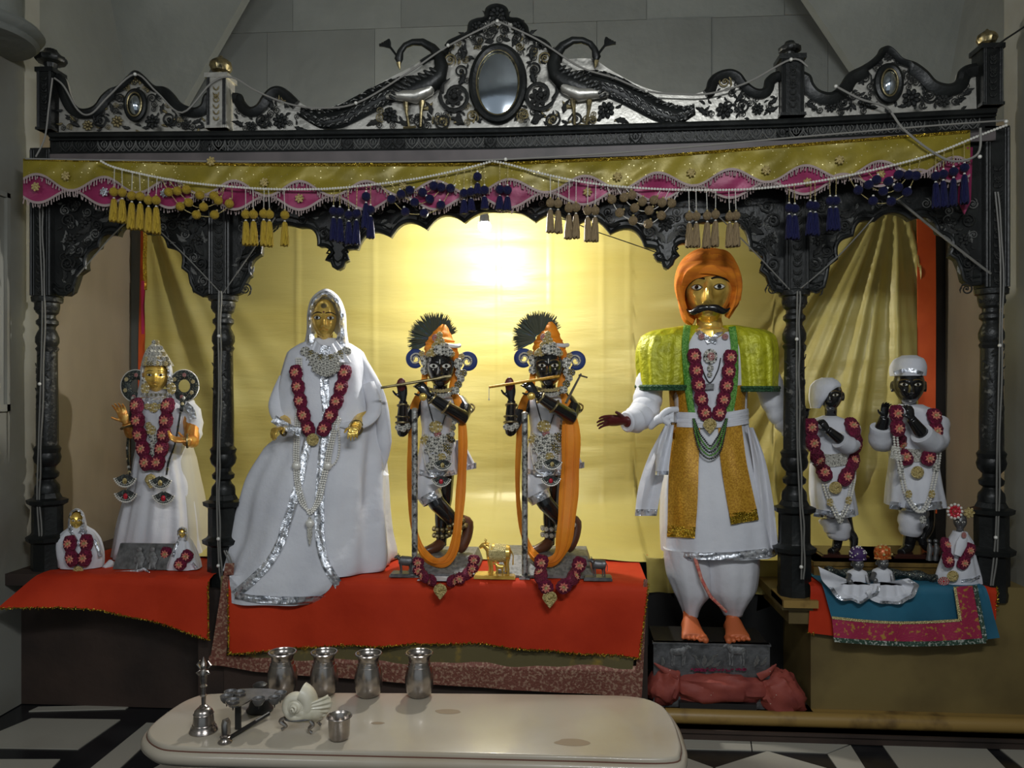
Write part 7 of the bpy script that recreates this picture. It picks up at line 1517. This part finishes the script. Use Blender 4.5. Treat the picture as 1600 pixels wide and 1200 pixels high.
cc = LP(404, 1112, TZ); mb = MB(); mb.lathe([(0, .040), (.004, .041), (.012, .034), (.05, .024), (.075, .020), (.080, .022), (.085, .014)], (cc.x, cc.y + .01, TZ), 24); obj('black_foot', mb, iron, t)
a, b = LP(350, 1158, TZ + .004), LP(420, 1115, TZ + .015); mb = MB(); mb.tube([a, a.lerp(b, .5), b], [.006, .006, .006], 8); obj('handle_bar', mb, iron, t)
p1 = LP(371, 1138, TZ + .004); mb = MB(); mb.box((p1.x - .006, p1.y - .004, TZ + .002), (p1.x + .010, p1.y + .005, zt_)); obj('upright', mb, iron, t)
e = LP(348, 1164, TZ); mb = MB(); mb.lathe([(0, .019), (.003, .020), (.008, .014), (.014, .012), (.017, .015), (.021, .008)], (e.x, e.y + .015, TZ), 20); obj('grip_foot', mb, steel, t)
mb = MB(); n = []
for k in range(12): n.append(k)
mb.tube([V((e.x - .001, e.y + .012, TZ + .018)), V((e.x - .001, e.y + .010, TZ + .050)), V((e.x, e.y + .014, TZ + .060)), V((e.x + .004, e.y + .020, TZ + .060)), V((e.x + .006, e.y + .024, TZ + .050)), V((e.x + .006, e.y + .024, TZ + .02))], .0085, 8, flat=.35); obj('finger_loop', mb, steel, t)
# conch on stand
c = PZ(472, 1140, TZ); t = thing('conch_stand', V((c.x, c.y, TZ)), 'silver tripod stand holding the conch shell', 'stand')
zc = TZ + .060; X, Yc_ = c.x, c.y
mb = MB(); mb.tube([V((X + cos(a) * .050, Yc_ + sin(a) * .028, zc - .022 + .005 * cos(a))) for a in [2 * pi * k / 28 for k in range(29)]], .0035, 6, cap=False); obj('cradle_ring', mb, steeld, t)
for dx, dy, k in ((-.052, -.012, -1), (.036, -.028, 1), (.045, .026, 1)):
    mb = MB(); mb.tube(cr([V((X + dx * .9, Yc_ + dy, zc - .022)), V((X + dx * 1.15, Yc_ + dy, zc - .032)), V((X + dx * .85, Yc_ + dy, zc - .045)), V((X + dx * .9, Yc_ + dy, TZ + .010)), V((X + dx * 1.08, Yc_ + dy, TZ + .004))], 4), [interp([(0, .005), (5, .007), (12, .0035), (16, .005)], j) for j in range(17)], 8); obj('leg', mb, steel, t)
mb = MB(); N = 120; rings = []
for i in range(N + 1):
    u = i / N; a = u * 4.2 * 2 * pi; R_ = .052 * exp(-1.15 * (1 - u) * 2.0); tr = R_ * .62
    ctr_ = V((-.012 + cos(a) * R_ * .75, -.052 * (1 - u) ** 1.2 + .0, sin(a) * R_ * .75)); rad = V((cos(a), 0, sin(a)))
    rings.append([V((X, Yc_, zc + .014)) + ctr_ + rad * (cos(2 * pi * k / 12) * tr * .8) + V((0, 1, 0)) * (sin(2 * pi * k / 12) * tr * 1.1) for k in range(12)])
mb.loft(rings)
mb.ball((X + .012, Yc_ + .004, zc - .004), (.058, .036, .034), 20, 12)
sh = obj('conch_shell', mb, shell, ang=70); tag(sh, 'large cream conch shell resting on its silver stand', 'shell')
mb = MB()
def fl(u, v):
    a = lerp(-1.0, .38, u); r = lerp(.02, .100, v) * (1 - .25 * abs(u - .75) * v); return V((X - .012 + cos(a) * r * 1.0, Yc_ - .030 + .030 * v * v + .003 * sin(u * 44) * v, zc + .014 + sin(a) * r * .80))
mb.grid(fl, 50, 10, thick=(0, .007, 0)); obj('flared_lip', mb, shell, sh, ang=70)
# plate on the floor in front of the table, barely in view
c = PZ(520, 1205, .25); mb = MB(); mb.lathe([(0, .02), (0, .085), (.005, .10), (.012, .105), (.012, .10), (.004, .08), (.004, .001)], (c.x, c.y - .06, .245), 30); pt_ = None
# round clock and round pillar capital on the left wall
cp = V((XL + .012, -.38, 1.39 + (HY - 312) / F * 0)); 
Yk_ = -.33; zck = P(2, 312, Yk_).z
t = thing('wall_clock', V((XL, Yk_, zck)), 'round silver rimmed clock on the left side wall', 'clock')
mb = MB(); ring = [V((XL + .018, Yk_ + cos(a) * .115, zck + sin(a) * .115)) for a in [2 * pi * k / 40 for k in range(41)]]; mb.tube(ring, .013, 8, cap=False); obj('rim', mb, steel, t)
mb = MB(); mb.loft([[V((XL + d, Yk_ + cos(2 * pi * k / 40) * .113, zck + sin(2 * pi * k / 40) * .113)) for k in range(40)] for d in (.0, .012)]); obj('face', mb, mat('clock_face', (.45, .47, .5), .4), t)
for a, L_ in ((.6, .06), (2.4, .085)): mb = MB(); mb.tube([V((XL + .016, Yk_, zck)), V((XL + .016, Yk_ + sin(a) * L_, zck + cos(a) * L_))], .003, 5); obj('clock_hand', mb, iron, t)
mb = MB(); mb.lathe([(-.02, .13), (-.015, .20), (.0, .215), (.010, .205), (.02, .225), (.035, .235), (.05, .225), (.055, .16), (.30, .16)], (XL + .01, -.26, P(30, 8, -.50).z), 40); cpz = obj('stone_capital', mb, stone2); tag(cpz, 'rounded pale stone capital at the upper left corner', 'capital')
